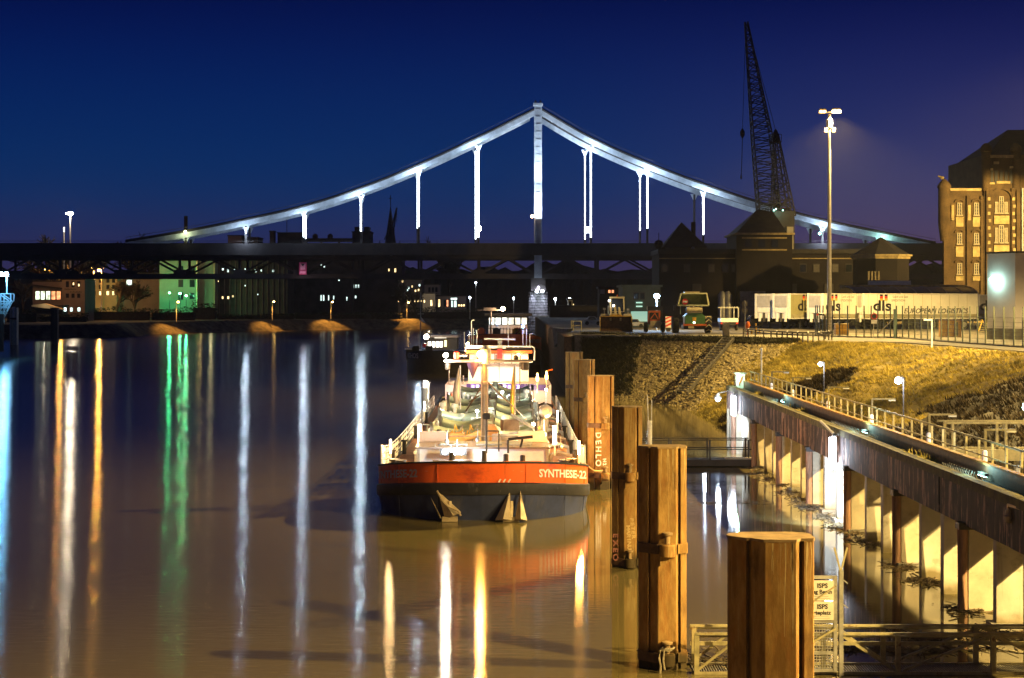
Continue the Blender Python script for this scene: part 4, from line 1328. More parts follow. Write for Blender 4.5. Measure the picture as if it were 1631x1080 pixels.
# ------------------------------------------------------------------ machines, built in photo pixels and scaled to metres
class SMB(MB):
    def __init__(self, s): super().__init__(); self.s = s
    def build(self, *a, **k):
        self.v = [p * self.s for p in self.v]
        return super().build(*a, **k)
def vehicle(name, px, py, label, cat):
    p = PZ(px, py, QZ)
    t = thing(name, (p.x, p.y, QZ), label, cat)
    s = p.y / FPX
    return t, (lambda: SMB(s))
m_mach = M('machine_cream', (.50, .42, .24), .5, var=.2, scale=3)
m_lampw = E('work_lamp', (1, .95, .85), 25)
# wheel loader, bucket towards us
t, N = vehicle('wheel_loader', 980, 529, 'wheel loader facing the water with its wide dark bucket lowered', 'wheel loader')
m = N(); m.add([(-25, -18, 25), (25, -18, 25), (25, -26, 1), (-25, -26, 1), (-25, -8, 22), (25, -8, 22), (25, -6, 3), (-25, -6, 3)], [(0, 4, 5, 1), (4, 7, 6, 5), (7, 3, 2, 6)]); m.build('bucket', m_rust_dark, t)
for x in (-25, 25):
    m = N(); m.ext([(x - .7, -18, 25), (x - .7, -27, 1), (x - .7, -6, 2), (x - .7, -8, 23)], (1.4, 0, 0)); m.build('bucket_side', m_yellow, t)
m = N(); m.bar((-25, -27, 1), (25, -27, 1), 1.6); m.build('cutting_edge', m_galv, t)
m = N(); m.bar((-25, -17, 25), (25, -17, 25), 1.4); m.build('bucket_lip', m_yellow, t)
m = N(); m.ext([(-12, -15, 25), (12, -15, 25), (8, -15, 28), (-8, -15, 28)], (0, 2, 0)); m.build('spill_guard', m_yellow, t)
for x in (-8, 8):
    m = N(); m.bar((x, -10, 20), (x * .8, 10, 38), 3, 5); m.build('lift_arm', m_mach, t)
m = N(); m.bar((0, -10, 26), (0, 8, 42), 3, 4); m.build('tilt_link', m_mach, t)
m = N(); m.bx(-8, 9, 6, 34, 22, 30); m.build('front_frame', m_mach, t)
m = N(); m.bx(-7, 15, 14, 32, 28, 32); m.build('cab_floor', m_dark_wall, t)
for x, y in ((-7, 14), (15, 14), (-7, 32), (15, 32)):
    m = N(); m.bar((x, y, 32), (x * .95, y, 54), 1.8); m.build('cab_pillar', m_mach, t)
m = N(); m.bx(-8, 16, 13, 33, 54, 56.5); m.build('cab_roof', m_mach, t)
m = N(); m.bx(-6.5, 14.5, 14.5, 15, 33, 53.5); m.build('windscreen', m_glass, t)
m = N(); m.lathe([(1, 56.5), (1, 59), (.5, 60)], (4, 22, 0), 8); m.build('beacon', m_orange, t)
for x in (-16, 20):
    m = N(); m.ext([(x - 7, 6, 24), (x + 7, 6, 24), (x + 6, 6, 29), (x - 6, 6, 29)], (0, 12, 0)); m.build('mudguard', m_mach, t)
    for y in (6, 40):
        m = N(); m.lathe([(6, -5), (11, -5), (13, -3), (13, 3), (11, 5), (6, 5)], (x, y, 13), 16, 'X'); w_ = m.build('wheel', m_tyre, t, smooth=True)
        m = N(); m.lathe([(1, -3), (6, -2), (6, 2), (1, 3)], (x, y, 13), 12, 'X'); m.build('rim', m_yellow, w_, smooth=True)
m = N(); m.bx(-9, 12, 33, 55, 20, 42); m.build('engine_hood', m_mach, t)
for x, z in ((-9, 50), (-2, 42)):
    m = N(); m.ball((x, 10, z), 1.5, 8); m.build('work_light', m_lampw, t)
for x, z in ((-17, 37), (21, 36)):
    m = N(); m.bar((x, 10, 28), (x, 10, z), .8); m.box((x, 9, z), (4, 2.5, 3)); m.build('headlight', m_galv, t)
# small orange machine
t, N = vehicle('orange_stacker', 1043, 530, 'small orange yard machine with black canopy left of the green spreader', 'yard machine')
m = N(); m.ext([(-11, 0, 14), (8, 0, 14), (9, 0, 35), (-10, 0, 35)], (0, 14, 0)); m.build('mast_frame', m_orange, t)
m = N(); m.bx(-8, 6, -.6, -.1, 21, 32); m.build('frame_opening', m_dark_wall, t)
m = N(); m.bar((-7, -1, 22), (0, -1, 31), 1.4); m.bar((5, -1, 22), (0, -1, 31), 1.4); m.bar((-8, -1, 20), (7, -1, 20), 2); m.build('fork_carriage', m_orange, t)
m = N(); m.ext([(-9, -4, 8), (7, -4, 8), (11, -4, 15), (9, -4, 19), (-8, -4, 19)], (0, 8, 0)); m.build('counterweight', m_mach, t)
m = N(); m.bx(-11, 13, 2, 22, 36, 42); m.build('canopy', m_black, t)
for x in (-10, 12): 
    m = N(); m.bar((x, 3, 20), (x, 3, 37), 1.6); m.build('canopy_post', m_iron, t)
for x in (-14, 13):
    m = N(); m.lathe([(3, -3), (7, -3), (8.5, 0), (7, 3), (3, 3)], (x, 6, 8.5), 14, 'X'); w_ = m.build('wheel', m_tyre, t, smooth=True)
    m = N(); m.lathe([(1, -2), (3.5, -1), (3.5, 1), (1, 2)], (x, 6, 8.5), 10, 'X'); m.build('rim', m_orange, w_)
# green spreader
t, N = vehicle('green_spreader', 1103, 530.5, 'green spreader vehicle with raised open hopper and large chevron tyre', 'spreader')
m = N(); hop = [(-25, 43), (25, 43), (24, 64), (-17, 64)]
m.add([(-24, 0, 44), (26, 0, 44), (23, 4, 63), (-18, 4, 63), (-14, 22, 46), (18, 22, 46), (18, 24, 61), (-14, 24, 61)], [(0, 4, 5, 1), (4, 7, 6, 5), (7, 3, 2, 6), (0, 3, 7, 4), (1, 5, 6, 2)]); m.build('hopper', M('hopper_green', (.20, .24, .07), .6, var=.25), t)
for a, b in (((-24, 0, 44), (26, 0, 44)), ((26, 0, 44), (23, 4, 63)), ((23, 4, 63), (-18, 4, 63)), ((-18, 4, 63), (-24, 0, 44))):
    m = N(); m.bar(a, b, 2.2); m.build('hopper_rim', M('rim_cream', (.5, .5, .3), .5, var=.1), t)
m = N(); m.bx(-12, 12, 6, 20, 64, 66); m.build('hopper_cover', m_mach, t)
m = N(); m.lathe([(.1, -.6), (5, -.6), (5, .6), (.1, .6)], (-12, -1.5, 50), 16, 'Y'); sg = m.build('warning_disc', m_red, t)
m = N(); m.bx(-15.5, -8.5, -2.6, -2.2, 48.6, 51.4); m.build('disc_bar', m_white, sg)
for x in (-19, -5, 2, 9, 15):
    m = N(); m.bar((x, 2, 30), (x, 2, 44), 1.4); m.build('hopper_leg', M('leg_green', (.3, .34, .17), .5, var=.1) if x == -19 else m_mach, t)
m = N(); m.lathe([(3, -13), (5.2, -12), (5.2, 12), (3, 13)], (3, 2, 36.5), 14, 'X'); m.build('water_tank', m_mach, t, smooth=True)
m = N(); m.ext([(-12, 0, 14), (20, 0, 14), (20, 0, 27), (14, 0, 32), (-7, 0, 32), (-12, 0, 27)], (0, 30, 0)); bdy = m.build('body', m_green, t)
m = N(); m.bx(0, 6, -.5, 0, 18.5, 25); m.build('badge', m_yellow, bdy)
m = N(); m.box((2.5, -.5, 16.5), (2, 1, 2)); m.build('tail_lamp', m_lampw, bdy)
m = N(); m.bx(-15, 22, -3, -1, 11.5, 14.5); m.build('bumper', m_orange, t)
m = N(); m.bx(-7, 2, -3.4, -3, 7.5, 11.2); m.build('number_plate', m_mach, t)
m = N(); m.bx(-14, 20, 0, 40, 6, 13); m.build('chassis', m_black, t)
for x in (-26, 26):
    m = N(); m.lathe([(7, -5), (12, -5), (13.5, -3), (13.5, 3), (12, 5), (7, 5)], (x, 12, 13.5), 18, 'X'); w_ = m.build('wheel', m_tyre, t, smooth=True)
    mtr = m_mach if x > 0 else m_tyre
    for k in range(10):
        a = R(k * 36)
        for sgn in (-1, 1):
            m = N(); m.bar((x, 12 + 13.6 * math.cos(a), 13.5 + 13.6 * math.sin(a)), (x + sgn * 5, 12 + 13 * math.cos(a + .35), 13.5 + 13 * math.sin(a + .35)), 1.3); m.build('tread_lug', mtr, w_)
m = N(); m.bx(-30, -26, 2, 5, 36, 44); m.bar((-26, 3, 38), (-18, 3, 38), 1); m.build('mirror', m_iron, t)
# flat trailer with rails
t, N = vehicle('flat_trailer', 1162, 527, 'small flatbed trailer with a white ladder rack and tailboard', 'trailer')
m = N(); m.bx(-14, 14, 0, 40, 14, 20); m.build('tailboard', m_white_w, t)
for x in (-14, 14, 7):
    m = N(); m.bar((x, 0, 20), (x, 0, 37), 1.4); m.build('rack_post', m_galv, t)
m = N(); m.bar((-18, 0, 37), (14, 0, 37), 1.5); m.build('rack_rail', m_galv, t)
for x in (-12, -8, -4, 0, 4, 8, 12):
    m = N(); m.bar((x, 0, 37), (x, 0, 39), .9); m.build('rack_pin', m_galv, t)
for x in (-12, 12):
    m = N(); m.lathe([(2, -2), (5.5, -2), (5.5, 2), (2, 2)], (x, 12, 6), 12, 'X'); m.build('wheel', m_tyre, t, smooth=True)
    m = N(); m.bx(x - 2, x + 2, -.8, 0, 11, 13); m.build('tail_lamp', m_red, t)
m = N(); m.bx(-13, 13, 2, 40, 9, 14); m.build('chassis', m_black, t)
# dark car behind the hydrant
t, N = vehicle('parked_car', 1203, 522, 'black car parked beside the leftmost white trailer', 'car')
m = N(); m.ext([(-12, 0, 3), (12, 0, 3), (12, 0, 12), (8, 0, 13), (6, 0, 20), (-6, 0, 20), (-9, 0, 13), (-12, 0, 11)], (0, 30, 0)); m.build('body', M('black_car_paint', (.01, .01, .012), .2, var=.1), t)
m = N(); m.ext([(-8, -.3, 13), (7.5, -.3, 13), (5.5, -.3, 19), (-5.5, -.3, 19)], (0, .3, 0)); m.build('windscreen', m_glass, t)
for x in (-9, 9):
    m = N(); m.bx(x - 1.5, x + 1.5, -.6, 0, 9, 12); m.build('headlight', m_galv, t)
    m = N(); m.lathe([(1, -1.5), (4, -1.5), (4, 1.5), (1, 1.5)], (x, 4, 4), 12, 'X'); m.build('wheel', m_tyre, t)
# blue white cars in the yard behind the loader
for px, py, lab in ((944, 518, 'pale car with green lit windows left of the wheel loader'), (1012, 522, 'pale car under the teal shopfront light')):
    t, N = vehicle('parked_car', px, py, lab, 'car')
    m = N(); m.ext([(-14, 0, 3), (14, 0, 3), (14, 0, 8), (8, 0, 9), (4, 0, 14), (-6, 0, 14), (-10, 0, 9), (-14, 0, 8)], (0, 12, 0)); m.build('body', m_galv, t)
    m = N(); m.ext([(-8, -.3, 9), (6, -.3, 9), (3, -.3, 13), (-5, -.3, 13)], (0, .2, 0)); m.build('side_window', m_glass, t)
    for x in (-9, 9):
        m = N(); m.lathe([(1, -1.2), (3.2, -1.2), (3.2, 1.2), (1, 1.2)], (x, .5, 3.2), 12, 'Y'); m.build('wheel', m_tyre, t)
# striped barrier board
t, N = vehicle('warning_board', 1065, 528, 'small red and white striped warning board between two machines', 'sign')
m = N(); m.bx(-5, 4, 0, 1, 6, 24); bd = m.build('board', m_white_w, t)
for k in range(3):
    m = N(); m.add([(-5, -.2, 7 + k * 6), (4, -.2, 12 + k * 6 - 1), (4, -.2, 14.4 + k * 5), (-5, -.2, 10 + k * 6)], [(0, 1, 2, 3)]); m.build('stripe', m_red, bd)
m = N(); m.bx(-4, 3, 0, 1, 0, 6); m.build('foot', m_iron, t)

# ------------------------------------------------------------------ quay furniture
def at(px, py): return PZ(px, py, QZ)
t, N = vehicle('stone_post', 1157, 535.5, 'square concrete post at the head of the bank stairway', 'post')
m = N(); m.bx(-5, 5, 0, 10, 0, 20); m.build('shaft', m_conc_grey, t)
m = N(); m.bx(-5.6, 5.6, -.5, 10.5, 20, 21.2); m.build('cap', m_conc_grey, t)
t, N = vehicle('fire_hydrant', 1191, 533, 'red hydrant standing near the start of the low railing', 'hydrant')
m = N(); m.lathe([(2, 0), (2, 1), (1.1, 1.2), (1.1, 9), (3, 10), (3.4, 12), (3.4, 18), (2.6, 20), (.4, 20.6)], n=12); m.build('barrel', m_orange, t, smooth=True)
m = N(); m.lathe([(1.1, -4.2), (1.3, -4.2), (1.3, 4.2), (1.1, 4.2)], (0, 0, 14), 8, 'X'); m.build('outlet', m_orange, t)
ysrc = None
for px, hgt, lab in ((1204, 17, 'taller yellow bollard beside the red hydrant'), (1197, 6, 'short yellow bollard just right of the red hydrant'), (1209.5, 8, 'short yellow bollard right of the taller yellow one')):
    t, N = vehicle('bollard', px, 532, lab, 'bollard'); t['group'] = 'yellow bollards near the hydrant'
    m = N(); m.lathe([(1.5, 0), (1.5, hgt - 1), (1, hgt)], n=10); m.build('post', m_yellow, t, smooth=True)
    m = N(); m.lathe([(1.56, hgt * .6), (1.56, hgt * .75)], n=10); m.build('band', m_black, t)
t, N = vehicle('road_sign', 1186.5, 537, 'thin pole with the backs of two round traffic signs', 'road sign')
m = N(); m.tube((0, 0, 0), (0, 0, 58), .9, 8); m.build('pole', m_galv, t)
for z in (53, 42):
    m = N(); m.lathe([(.1, .9), (4.8, .9), (4.8, 1.5), (.1, 1.5)], (0, 0, z), 16, 'Y'); m.build('sign_disc', m_conc_grey, t)
# low railing along the top of the stones
t, N = vehicle('quay_railing', 1255, 541, 'low steel railing with short posts along the top of the stone bank', 'railing')
pp = [at(1184, 536.5), at(1228, 541.5), at(1262, 543.5), at(1295, 544.5), at(1325, 541)]
rl = catmull([tuple(p) for p in pp], 17)
for p in rl:
    mm = MB(t.location); mm.tube((p[0], p[1], QZ - .05), (p[0], p[1], QZ + .85), .065, 6); mm.build('post', m_iron, t)
for z in (.86, .62):
    mm = MB(t.location); mm.path([(p[0], p[1], QZ + z) for p in rl], .07, 6); mm.build('rail', m_iron, t)
for k in range(1, 16, 2):
    p = rl[k]; mm = MB(t.location); mm.ball((p[0], p[1] - .1, QZ + .9), .09, 6); mm.build('post_cap', m_white, t)
# small gooseneck pipe and leaning white boards by the mast
t, N = vehicle('gooseneck_pipe', 1314, 540, 'dark gooseneck pipe standing beside the foot of the mast lamp', 'pipe')
m = N(); m.path([(0, 0, 0), (0, 0, 37), (-2, 0, 39), (-12, 0, 40)], 1.6, 8); m.build('pipe', m_iron, t, smooth=True)
m = N(); m.box((-12, 0, 39), (3, 3, 3)); m.build('nozzle', m_red, t)
# white bent post on the grass edge
t, N = vehicle('bent_post', 1484, 553, 'white bent pipe post with a flat arm on the grass edge', 'post')
m = N(); m.tube((0, 0, 0), (0, 0, 43), 1.3, 8); m.build('shaft', m_white, t)
m = N(); m.bar((.5, 0, 43.5), (-13, 0, 43.5), 3.2, 2.4); m.build('arm', m_white, t)
# green mesh fence
m_fence = M('green_fence_paint', (.05, .06, .035), .5, var=.2)
FL = [at(1299, 535), at(1322, 536), at(1378, 538), at(1425, 538.5), at(1470, 542), at(1520, 546), at(1575, 550), at(1640, 554.5)]
fc = catmull([tuple(p) for p in FL], 33)
fn = thing('mesh_fence', (fc[16][0], fc[16][1], QZ), 'green steel mesh fence with tall posts in front of the trailers', 'fence')
for i, p in enumerate(fc):
    hh = 3.35
    mm = MB(fn.location); mm.bx(p[0] - .055, p[0] + .055, p[1] - .055, p[1] + .055, QZ, QZ + hh); mm.build('post', m_fence, fn)
for i in range(len(fc) - 1):
    a, b = fc[i], fc[i + 1]
    mm = MB(fn.location)
    for k in range(7):
        z = QZ + .15 + k * .38
        mm.bar((a[0], a[1] - .06, z), (b[0], b[1] - .06, z), .022)
    for k in range(1, 8):
        f = k / 8
        mm.bar((a[0] + (b[0] - a[0]) * f, a[1] + (b[1] - a[1]) * f - .06, QZ + .1), (a[0] + (b[0] - a[0]) * f, a[1] + (b[1] - a[1]) * f - .06, QZ + 2.5), .014)
    mm.build('mesh_panel', m_fence, fn)
mm = MB(fn.location); q = at(1426, 539); mm.bx(q.x - .16, q.x + .16, q.y - .16, q.y + .16, QZ, QZ + 3.0); mm.build('gate_post', M('gate_post_green', (.12, .18, .14), .5, var=.1), fn)
mm = MB(fn.location); q2 = at(1397, 538.5); mm.bar((q2.x, q2.y - .1, QZ + .4), (q.x, q.y - .1, QZ + 2.2), .09); mm.build('gate_brace', m_galv, fn)
mm = MB(fn.location)
for k in range(32):
    a, b = fc[k], fc[k + 1]
    mm.bar((a[0], a[1] + .1, QZ + .06), (b[0], b[1] + .1, QZ + .06), .22, .12)
mm.build('kerb', m_conc_grey, fn)
t, N = vehicle('no_entry_sign', 1392, 538.5, 'round red traffic sign with a white plate below on the fence', 'road sign')
m = N(); m.tube((0, 3, 0), (0, 3, 42), .7, 6); m.build('pole', m_galv, t)
m = N(); m.lathe([(.1, -.5), (5.2, -.5), (5.2, .2), (.1, .2)], (0, -1.6, 34.5), 20, 'Y'); d_ = m.build('sign_disc', m_red, t)
m = N(); m.lathe([(.1, -.2), (3.6, -.2), (3.6, .1), (.1, .1)], (0, -2.3, 34.5), 18, 'Y'); m.build('disc_centre', m_dark_wall, d_)
m = N(); m.bx(-4.5, 4.5, -2, -1.5, 23, 29); m.build('plate', m_white_w, t)
t, N = vehicle('yellow_cabinet', 1342, 533.5, 'square ochre cabinet standing behind the mesh fence beside the mast', 'cabinet')
m = N(); m.bx(-11, 10, 0, 14, 0, 17); m.build('case', m_yellow, t)
m = N(); m.bx(-11.5, 10.5, -.5, 14.5, 17, 18.4); m.build('lid', m_mach, t)
m = N(); m.bx(-.3, .3, -.4, 0, 1, 16.5); m.build('door_joint', m_rust_dark, t)
t, N = vehicle('rusty_container', 1515, 537, 'brown steel cabinet with an open dark side near the long trailer', 'cabinet')
m = N(); m.bx(-15, 16, 0, 20, 0, 27); m.build('case', m_rust, t)
m = N(); m.bx(5, 11, -.6, 0, 2, 24); m.build('door_opening', m_black, t)
m = N(); m.bx(-15.5, 16.5, -.6, 20.5, 27, 28); m.build('lid', m_rust_dark, t)
# simple frame railing on the far left quay corner
t, N = vehicle('corner_guard_rail', 918, 527, 'small yellowish guard rail frame at the left corner of the quay', 'railing')
for x in (-8, -5, 8):
    m = N(); m.bar((x, 0, 0), (x, 0, 16), 1.2); m.build('post', m_olive, t)
for z in (15.5, 8):
    m = N(); m.bar((-8, 0, z), (8, 0, z), 1.0); m.build('rail', m_olive, t)
# ------------------------------------------------------------------ old quay wall on piers (runs straight away from us at x = 15)
WX = 15.0
wl_t = thing('pier_wall', (WX, 80, 0), 'long quay wall on pale concrete piers with a flaking dark fascia above the water', 'quay wall')
wo = wl_t.location.copy()
Y0, Y1 = 33.0, 115.0
pier_y = [51.6 + 3.15 * k for k in range(-5, 21)]
m_conc_b = M('pale_concrete_stained', (0.46, 0.41, 0.31), 0.85, var=0.2, scale=1.0, bump=0.12)
layer(m_conc_b, (0.20, 0.15, 0.09), 1.4, (1, 1, 1.4), 0.60, 0.70, loc=(6, 0, 5), fac=0.6)
psrc = {}
for i, y in enumerate(pier_y):
    w_ = .42 + .05 * math.sin(i * 2.1)
    # face toward us carries a slightly battered front edge
    mm = MB((WX, y, 0))
    mm.ext([(WX - .25, y, -1.2), (WX + 1.9, y, -1.2), (WX + 1.55, y, 2.82), (WX - .25, y, 2.82)], (0, w_, 0))
    o = mm.build('pier', m_conc if i % 3 else m_conc_b, wl_t); o.location = (0, y - wo.y, 0)
    if i % 4 == 1 or i in (9, 12, 14, 17):
        mm = MB((WX, y, 0)); mm.bx(WX - .42, WX + 1.4, y - .25, y + w_ + .2, -1, .10 + .05 * (i % 3)); o = mm.build('footing', m_conc_grey, wl_t); o.location = (0, y - wo.y, 0)
    if i % 3 == 0:
        mm = MB((WX, y, 0)); mm.lathe([(.17, -1.2), (.16, 1.2), (.18, 2.7)], (WX - .42, y + .1, 0), 10); o = mm.build('timber_fender', M('pinkish_timber', (.30, .17, .11), .85, var=.4, scale=2, stretch=(4, 4, .5)) if i == 0 else bpy.data.materials['pinkish_timber'], wl_t, smooth=True); o.location = (0, y - wo.y, 0)
        mm = MB((WX, y, 0)); mm.box((WX - .35, y + .1, 2.75), (.5, .5, .22)); o = mm.build('fender_cap', m_iron, wl_t); o.location = (0, y - wo.y, 0)
# fascia panels with recessed joints
pl, step = 0, 8.3
y = Y0
k = 0
while y < Y1 - .5:
    ye = min(y + step, Y1)
    mm = MB((WX, y, 0)); mm.bx(WX - .40 - .02 * (k % 2), WX - .12, y + .03, ye - .03, 2.78, 4.02); o = mm.build('fascia_panel', m_fascia, wl_t); o.location = (0, y - wo.y, 0)
    y = ye; k += 1
mm = MB(wo); mm.bx(WX - .12, WX + 1.6, Y0, Y1, 2.84, 3.9); mm.build('deck_beam', m_conc_grey, wl_t)
mm = MB(wo); mm.bx(WX - .46, WX - .08, Y0, Y1 + .02, 4.03, 4.32); mm.build('kerb_beam', m_cap, wl_t)
mm = MB(wo); mm.bx(WX - .07, WX + .55, Y0, Y1, 3.92, 4.14); mm.build('cable_trough', m_black, wl_t)
mm = MB(wo); mm.bx(WX + .56, WX + .72, Y0, Y1, 3.92, 4.62); mm.build('upstand', m_rust_dark, wl_t)
mm = MB(wo); mm.bx(WX + .53, WX + .75, Y0, Y1, 4.625, 4.69); mm.build('upstand_cap', m_rust, wl_t)
mm = MB(wo); mm.bx(WX + .73, WX + 1.75, Y0, Y1, 3.92, 4.2); mm.build('walkway', m_galv, wl_t)
mm = MB(wo); mm.bx(WX - .4, WX + 1.7, Y1 + .01, Y1 + .3, -1, 4.3); mm.build('end_wall', m_conc_b, wl_t)
for a, b, c in ((70, 79.5, 0), (54, 59, 0), (96, 101, 0)):       # bird spikes on the trough
    mm = MB(wo)
    n_ = int((b - a) / .16)
    for j in range(n_):
        y = a + (b - a) * j / n_
        mm.bar((WX + .05, y, 4.14), (WX - .05 + .2 * (j % 2), y + .02, 4.42), .016)
    mm.build('spike_strip', m_galv, wl_t)
for y in (104, 63.4, 61.5, 92, 88.2):                          # weeds rooted in the wall
    mm = MB(wo)
    for j in range(40):
        p = Vector((WX + random.uniform(-.2, .35), y + random.uniform(-.5, .5), 4.15)); q = p + Vector((random.uniform(-.2, .2), random.uniform(-.2, .2), random.uniform(.1, .4)))
        mm.add([p, p + Vector((.05, .03, 0)), q], [(0, 1, 2)])
    mm.build('weed_tuft', m_grass, wl_t)
# wall light boxes
m_tube_w = E('wall_tube', (.70, .82, 1), 30)
for y, z0, z1, up in ((75.3, 2.55, 4.05, True), (109.0, 2.6, 4.0, False)):
    mm = MB(wo); mm.bx(WX - .78, WX - .62, y - .12, y + .12, z0, z1); bxo = mm.build('lamp_box', m_galv, wl_t)
    mm = MB(wo); mm.bx(WX - .76, WX - .64, y - .19, y - .125, z0 + .1, z1 - .1); mm.build('lamp_tube', m_tube_w, bxo)
    mm = MB(wo); mm.bx(WX - .90, WX - .785, y - .07, y + .07, z0 + .1, z1 - .1); mm.build('lamp_tube', m_tube_w, bxo)
    mm = MB(wo); mm.bar((WX - .7, y, 4.1), (WX - .7, y + (3.2 if up else .4), 4.45 if up else 4.1), .09); mm.build('lamp_bracket', m_galv, bxo)
    mm = MB(wo); mm.bar((WX - .7, y, 4.08), (WX + .4, y, 4.12), .08); mm.build('cross_bracket', m_galv, bxo)
    spot((WX - 1.0, y - 1.2, z0 - .1), (WX + .3, y + 4.5, .2), 3300 if up else 1500, COLD, 105, .5, wl_t, .2, wo)
    point((WX - 1.0, y - .5, (z0 + z1) / 2), 100, COLD, wl_t, .2, wo)
q = P(1176, 620, 114)
mm = MB(wo); mm.bar((WX - .5, 113.6, 4.0), (WX - 1.3, 113.2, 3.85), .07); fx = mm.build('flood_bracket', m_galv, wl_t)
mm = MB(wo); mm.lathe([(.08, 0), (.26, -.3), (.26, -.36)], (WX - 1.25, 113.2, 3.85), 10); mm.build('flood_shade', m_white, fx)
mm = MB(wo); mm.ball((WX - 1.25, 113.2, 3.46), .16, 8); mm.build('lens', m_tube_w, fx)
point((WX - 1.25, 112.9, 3.3), 300, COLD, wl_t, .15, wo)
# camera globe on an arm at the near end
cg = P(1606, 800, 49.6)
mm = MB(wo); mm.bar((WX - .4, 48.6, 4.05), (cg.x, cg.y, 4.05), .07); mm.bar((cg.x, cg.y, 4.07), (cg.x, cg.y, 3.86), .06); ar_ = mm.build('camera_arm', m_yellow, wl_t)
mm = MB(wo); mm.lathe([(.05, .1), (.1, 0), (.1, -.1), (.14, -.14), (.14, -.2)], (cg.x, cg.y, 3.85), 10); mm.ball((cg.x, cg.y, 3.6), .11, 10); mm.build('camera_dome', m_mach, ar_, smooth=True)
# small teal luminaires that wash the top of the wall
for y in (96.5, 74, 55.5):
    mm = MB(wo); mm.box((WX + .42, y, 4.35), (.12, .9, .1)); lo_ = mm.build('ledge_lamp', m_galv, wl_t)
    mm = MB(wo); mm.box((WX + .40, y, 4.29), (.08, .8, .02)); mm.build('lens', E('teal_strip', (.45, 1, .95), 14), lo_)
    point((WX + .2, y, 4.62), 45, (.5, 1, .95), wl_t, .12, wo)
# junction hut at the far end
hb = thing('signal_box', (WX + .35, 114.2, 4.16), 'small box with a greenish lit side at the far end of the wall', 'box')
mm = MB(); mm.bx(-.3, .3, -.3, .3, 0, .95); bd = mm.build('case', m_white, hb)
mm = MB(); mm.bx(-.4, .4, -.4, .4, .96, 1.06); mm.build('lid', m_galv, hb)
mm = MB(); mm.bar((.1, -.4, .8), (-.1, -.4, .3), .06); mm.build('handle', m_orange, bd)
point((WX + .1, 113.3, 4.9), 60, (.6, 1, .7), hb, .1, hb.location)

# railing along the wall
rt = thing('wall_railing', (WX + .95, 80, 4.2), 'long steel railing following the top of the pier wall', 'railing')
ro = rt.location.copy()
y = Y0 + .6
prev = None
src = None
while y < Y1 - 1.0:
    if src is None:
        mm = MB(); mm.bx(-.035, .035, -.035, .035, 0, 1.12); src = mm.build('post', m_olive, rt); src.location = (0, y - ro.y, 0)
    else: inst(src, 'post', rt, (0, y - ro.y, 0))
    y += 1.62
for z, r_ in ((1.12, .035), (.58, .024)):
    mm = MB(ro); mm.tube((WX + .95, Y0, 4.2 + z), (WX + .95, Y1 - 1.4, 4.2 + z), r_, 6); mm.build('rail', m_olive, rt)
m_lampblue = E('low_lamp', (.5, .7, 1), 20)
bsrc = None
for k, y in enumerate((51.5, 58.2, 66, 76.5, 87, 98, 106)):
    lab = ['nearest bracket lamp behind the wall railing', 'second nearest bracket lamp behind the wall railing', 'third nearest bracket lamp behind the wall railing', 'fourth bracket lamp along the wall railing', 'fifth bracket lamp along the wall railing', 'sixth bracket lamp along the wall railing', 'farthest bracket lamp near the signal box'][k]
    if bsrc is None:
        t = thing('bracket_lamp', (WX + 1.25, y, 4.2), lab, 'bracket lamp', 'bracket lamps along the wall railing')
        mm = MB(); mm.bx(-.04, .04, -.04, .04, 0, 1.35); mm.build('post', m_olive_d, t)
        mm = MB(); mm.bx(-.04, 1.05, -.04, .04, 1.36, 1.42); ar_ = mm.build('arm', m_olive_d, t)
        mm = MB(); mm.bx(.75, 1.05, -.05, .05, 1.3, 1.355); mm.build('lens', m_galv, ar_)
        mm = MB(); mm.lathe([(.05, 0), (.09, .05), (.09, .4), (.05, .45)], (-.05, -.12, .25), 8); mm.build('blue_marker', E('blue_marker', (.2, .3, 1), .12), t)
        bsrc = t
    else:
        dup(bsrc, (WX + 1.25, y, 4.2), lab)
# lamp posts on the slope behind the wall
m_cold_lens = E('cold_lens', (.66, .8, 1), 110)
for px, py, Y, X, lab, wt in ((1306, 580, 104, None, 'thin lamp post with small cold light in the middle of the grass slope', 380),
                          (1430, 606, 74, None, 'thin lamp post with bright white light behind the wall railing', 280),
                          (1634, 648, 60, None, 'blue white lamp at the right edge over the brambles', 420)):
    hd = P(px, py, Y)
    col = COLD if px < 1600 else (.3, .65, 1)
    t = thing('slope_lamp', (hd.x + .25, Y, 2.6), lab, 'lamp post', 'slope lamps behind the wall')
    zt_ = hd.z - 2.6
    mm = MB(); mm.tube((0, 0, -1.6), (0, 0, zt_ + .15), .035, 6); mm.build('pole', m_iron, t)
    mm = MB(); mm.box((-.2, 0, zt_ + .12), (.3, .16, .07)); h_ = mm.build('lamp_head', m_iron, t)
    mm = MB(); mm.ball((-.25, -.08, zt_), .12 if px < 1400 else .15, 8); mm.build('lens', m_cold_lens if px < 1600 else E('blue_cold_lens', (.35, .7, 1), 90), h_)
    point((-.3, -.35, zt_ - .2), wt, col, t, .15)
q0, q1 = P(1213, 556, 112), P(1213, 592, 112)
t = thing('antenna_pole', (q1.x, 112, 4.2), 'thin white antenna pole at the far end of the wall', 'pole')
mm = MB(); mm.tube((0, 0, 0), (0, 0, q0.z - 4.2), .05, 6); mm.build('shaft', m_white, t)
mm = MB(); mm.ball((0, 0, q0.z - 4.2), .1, 6); mm.build('tip', m_white, t)

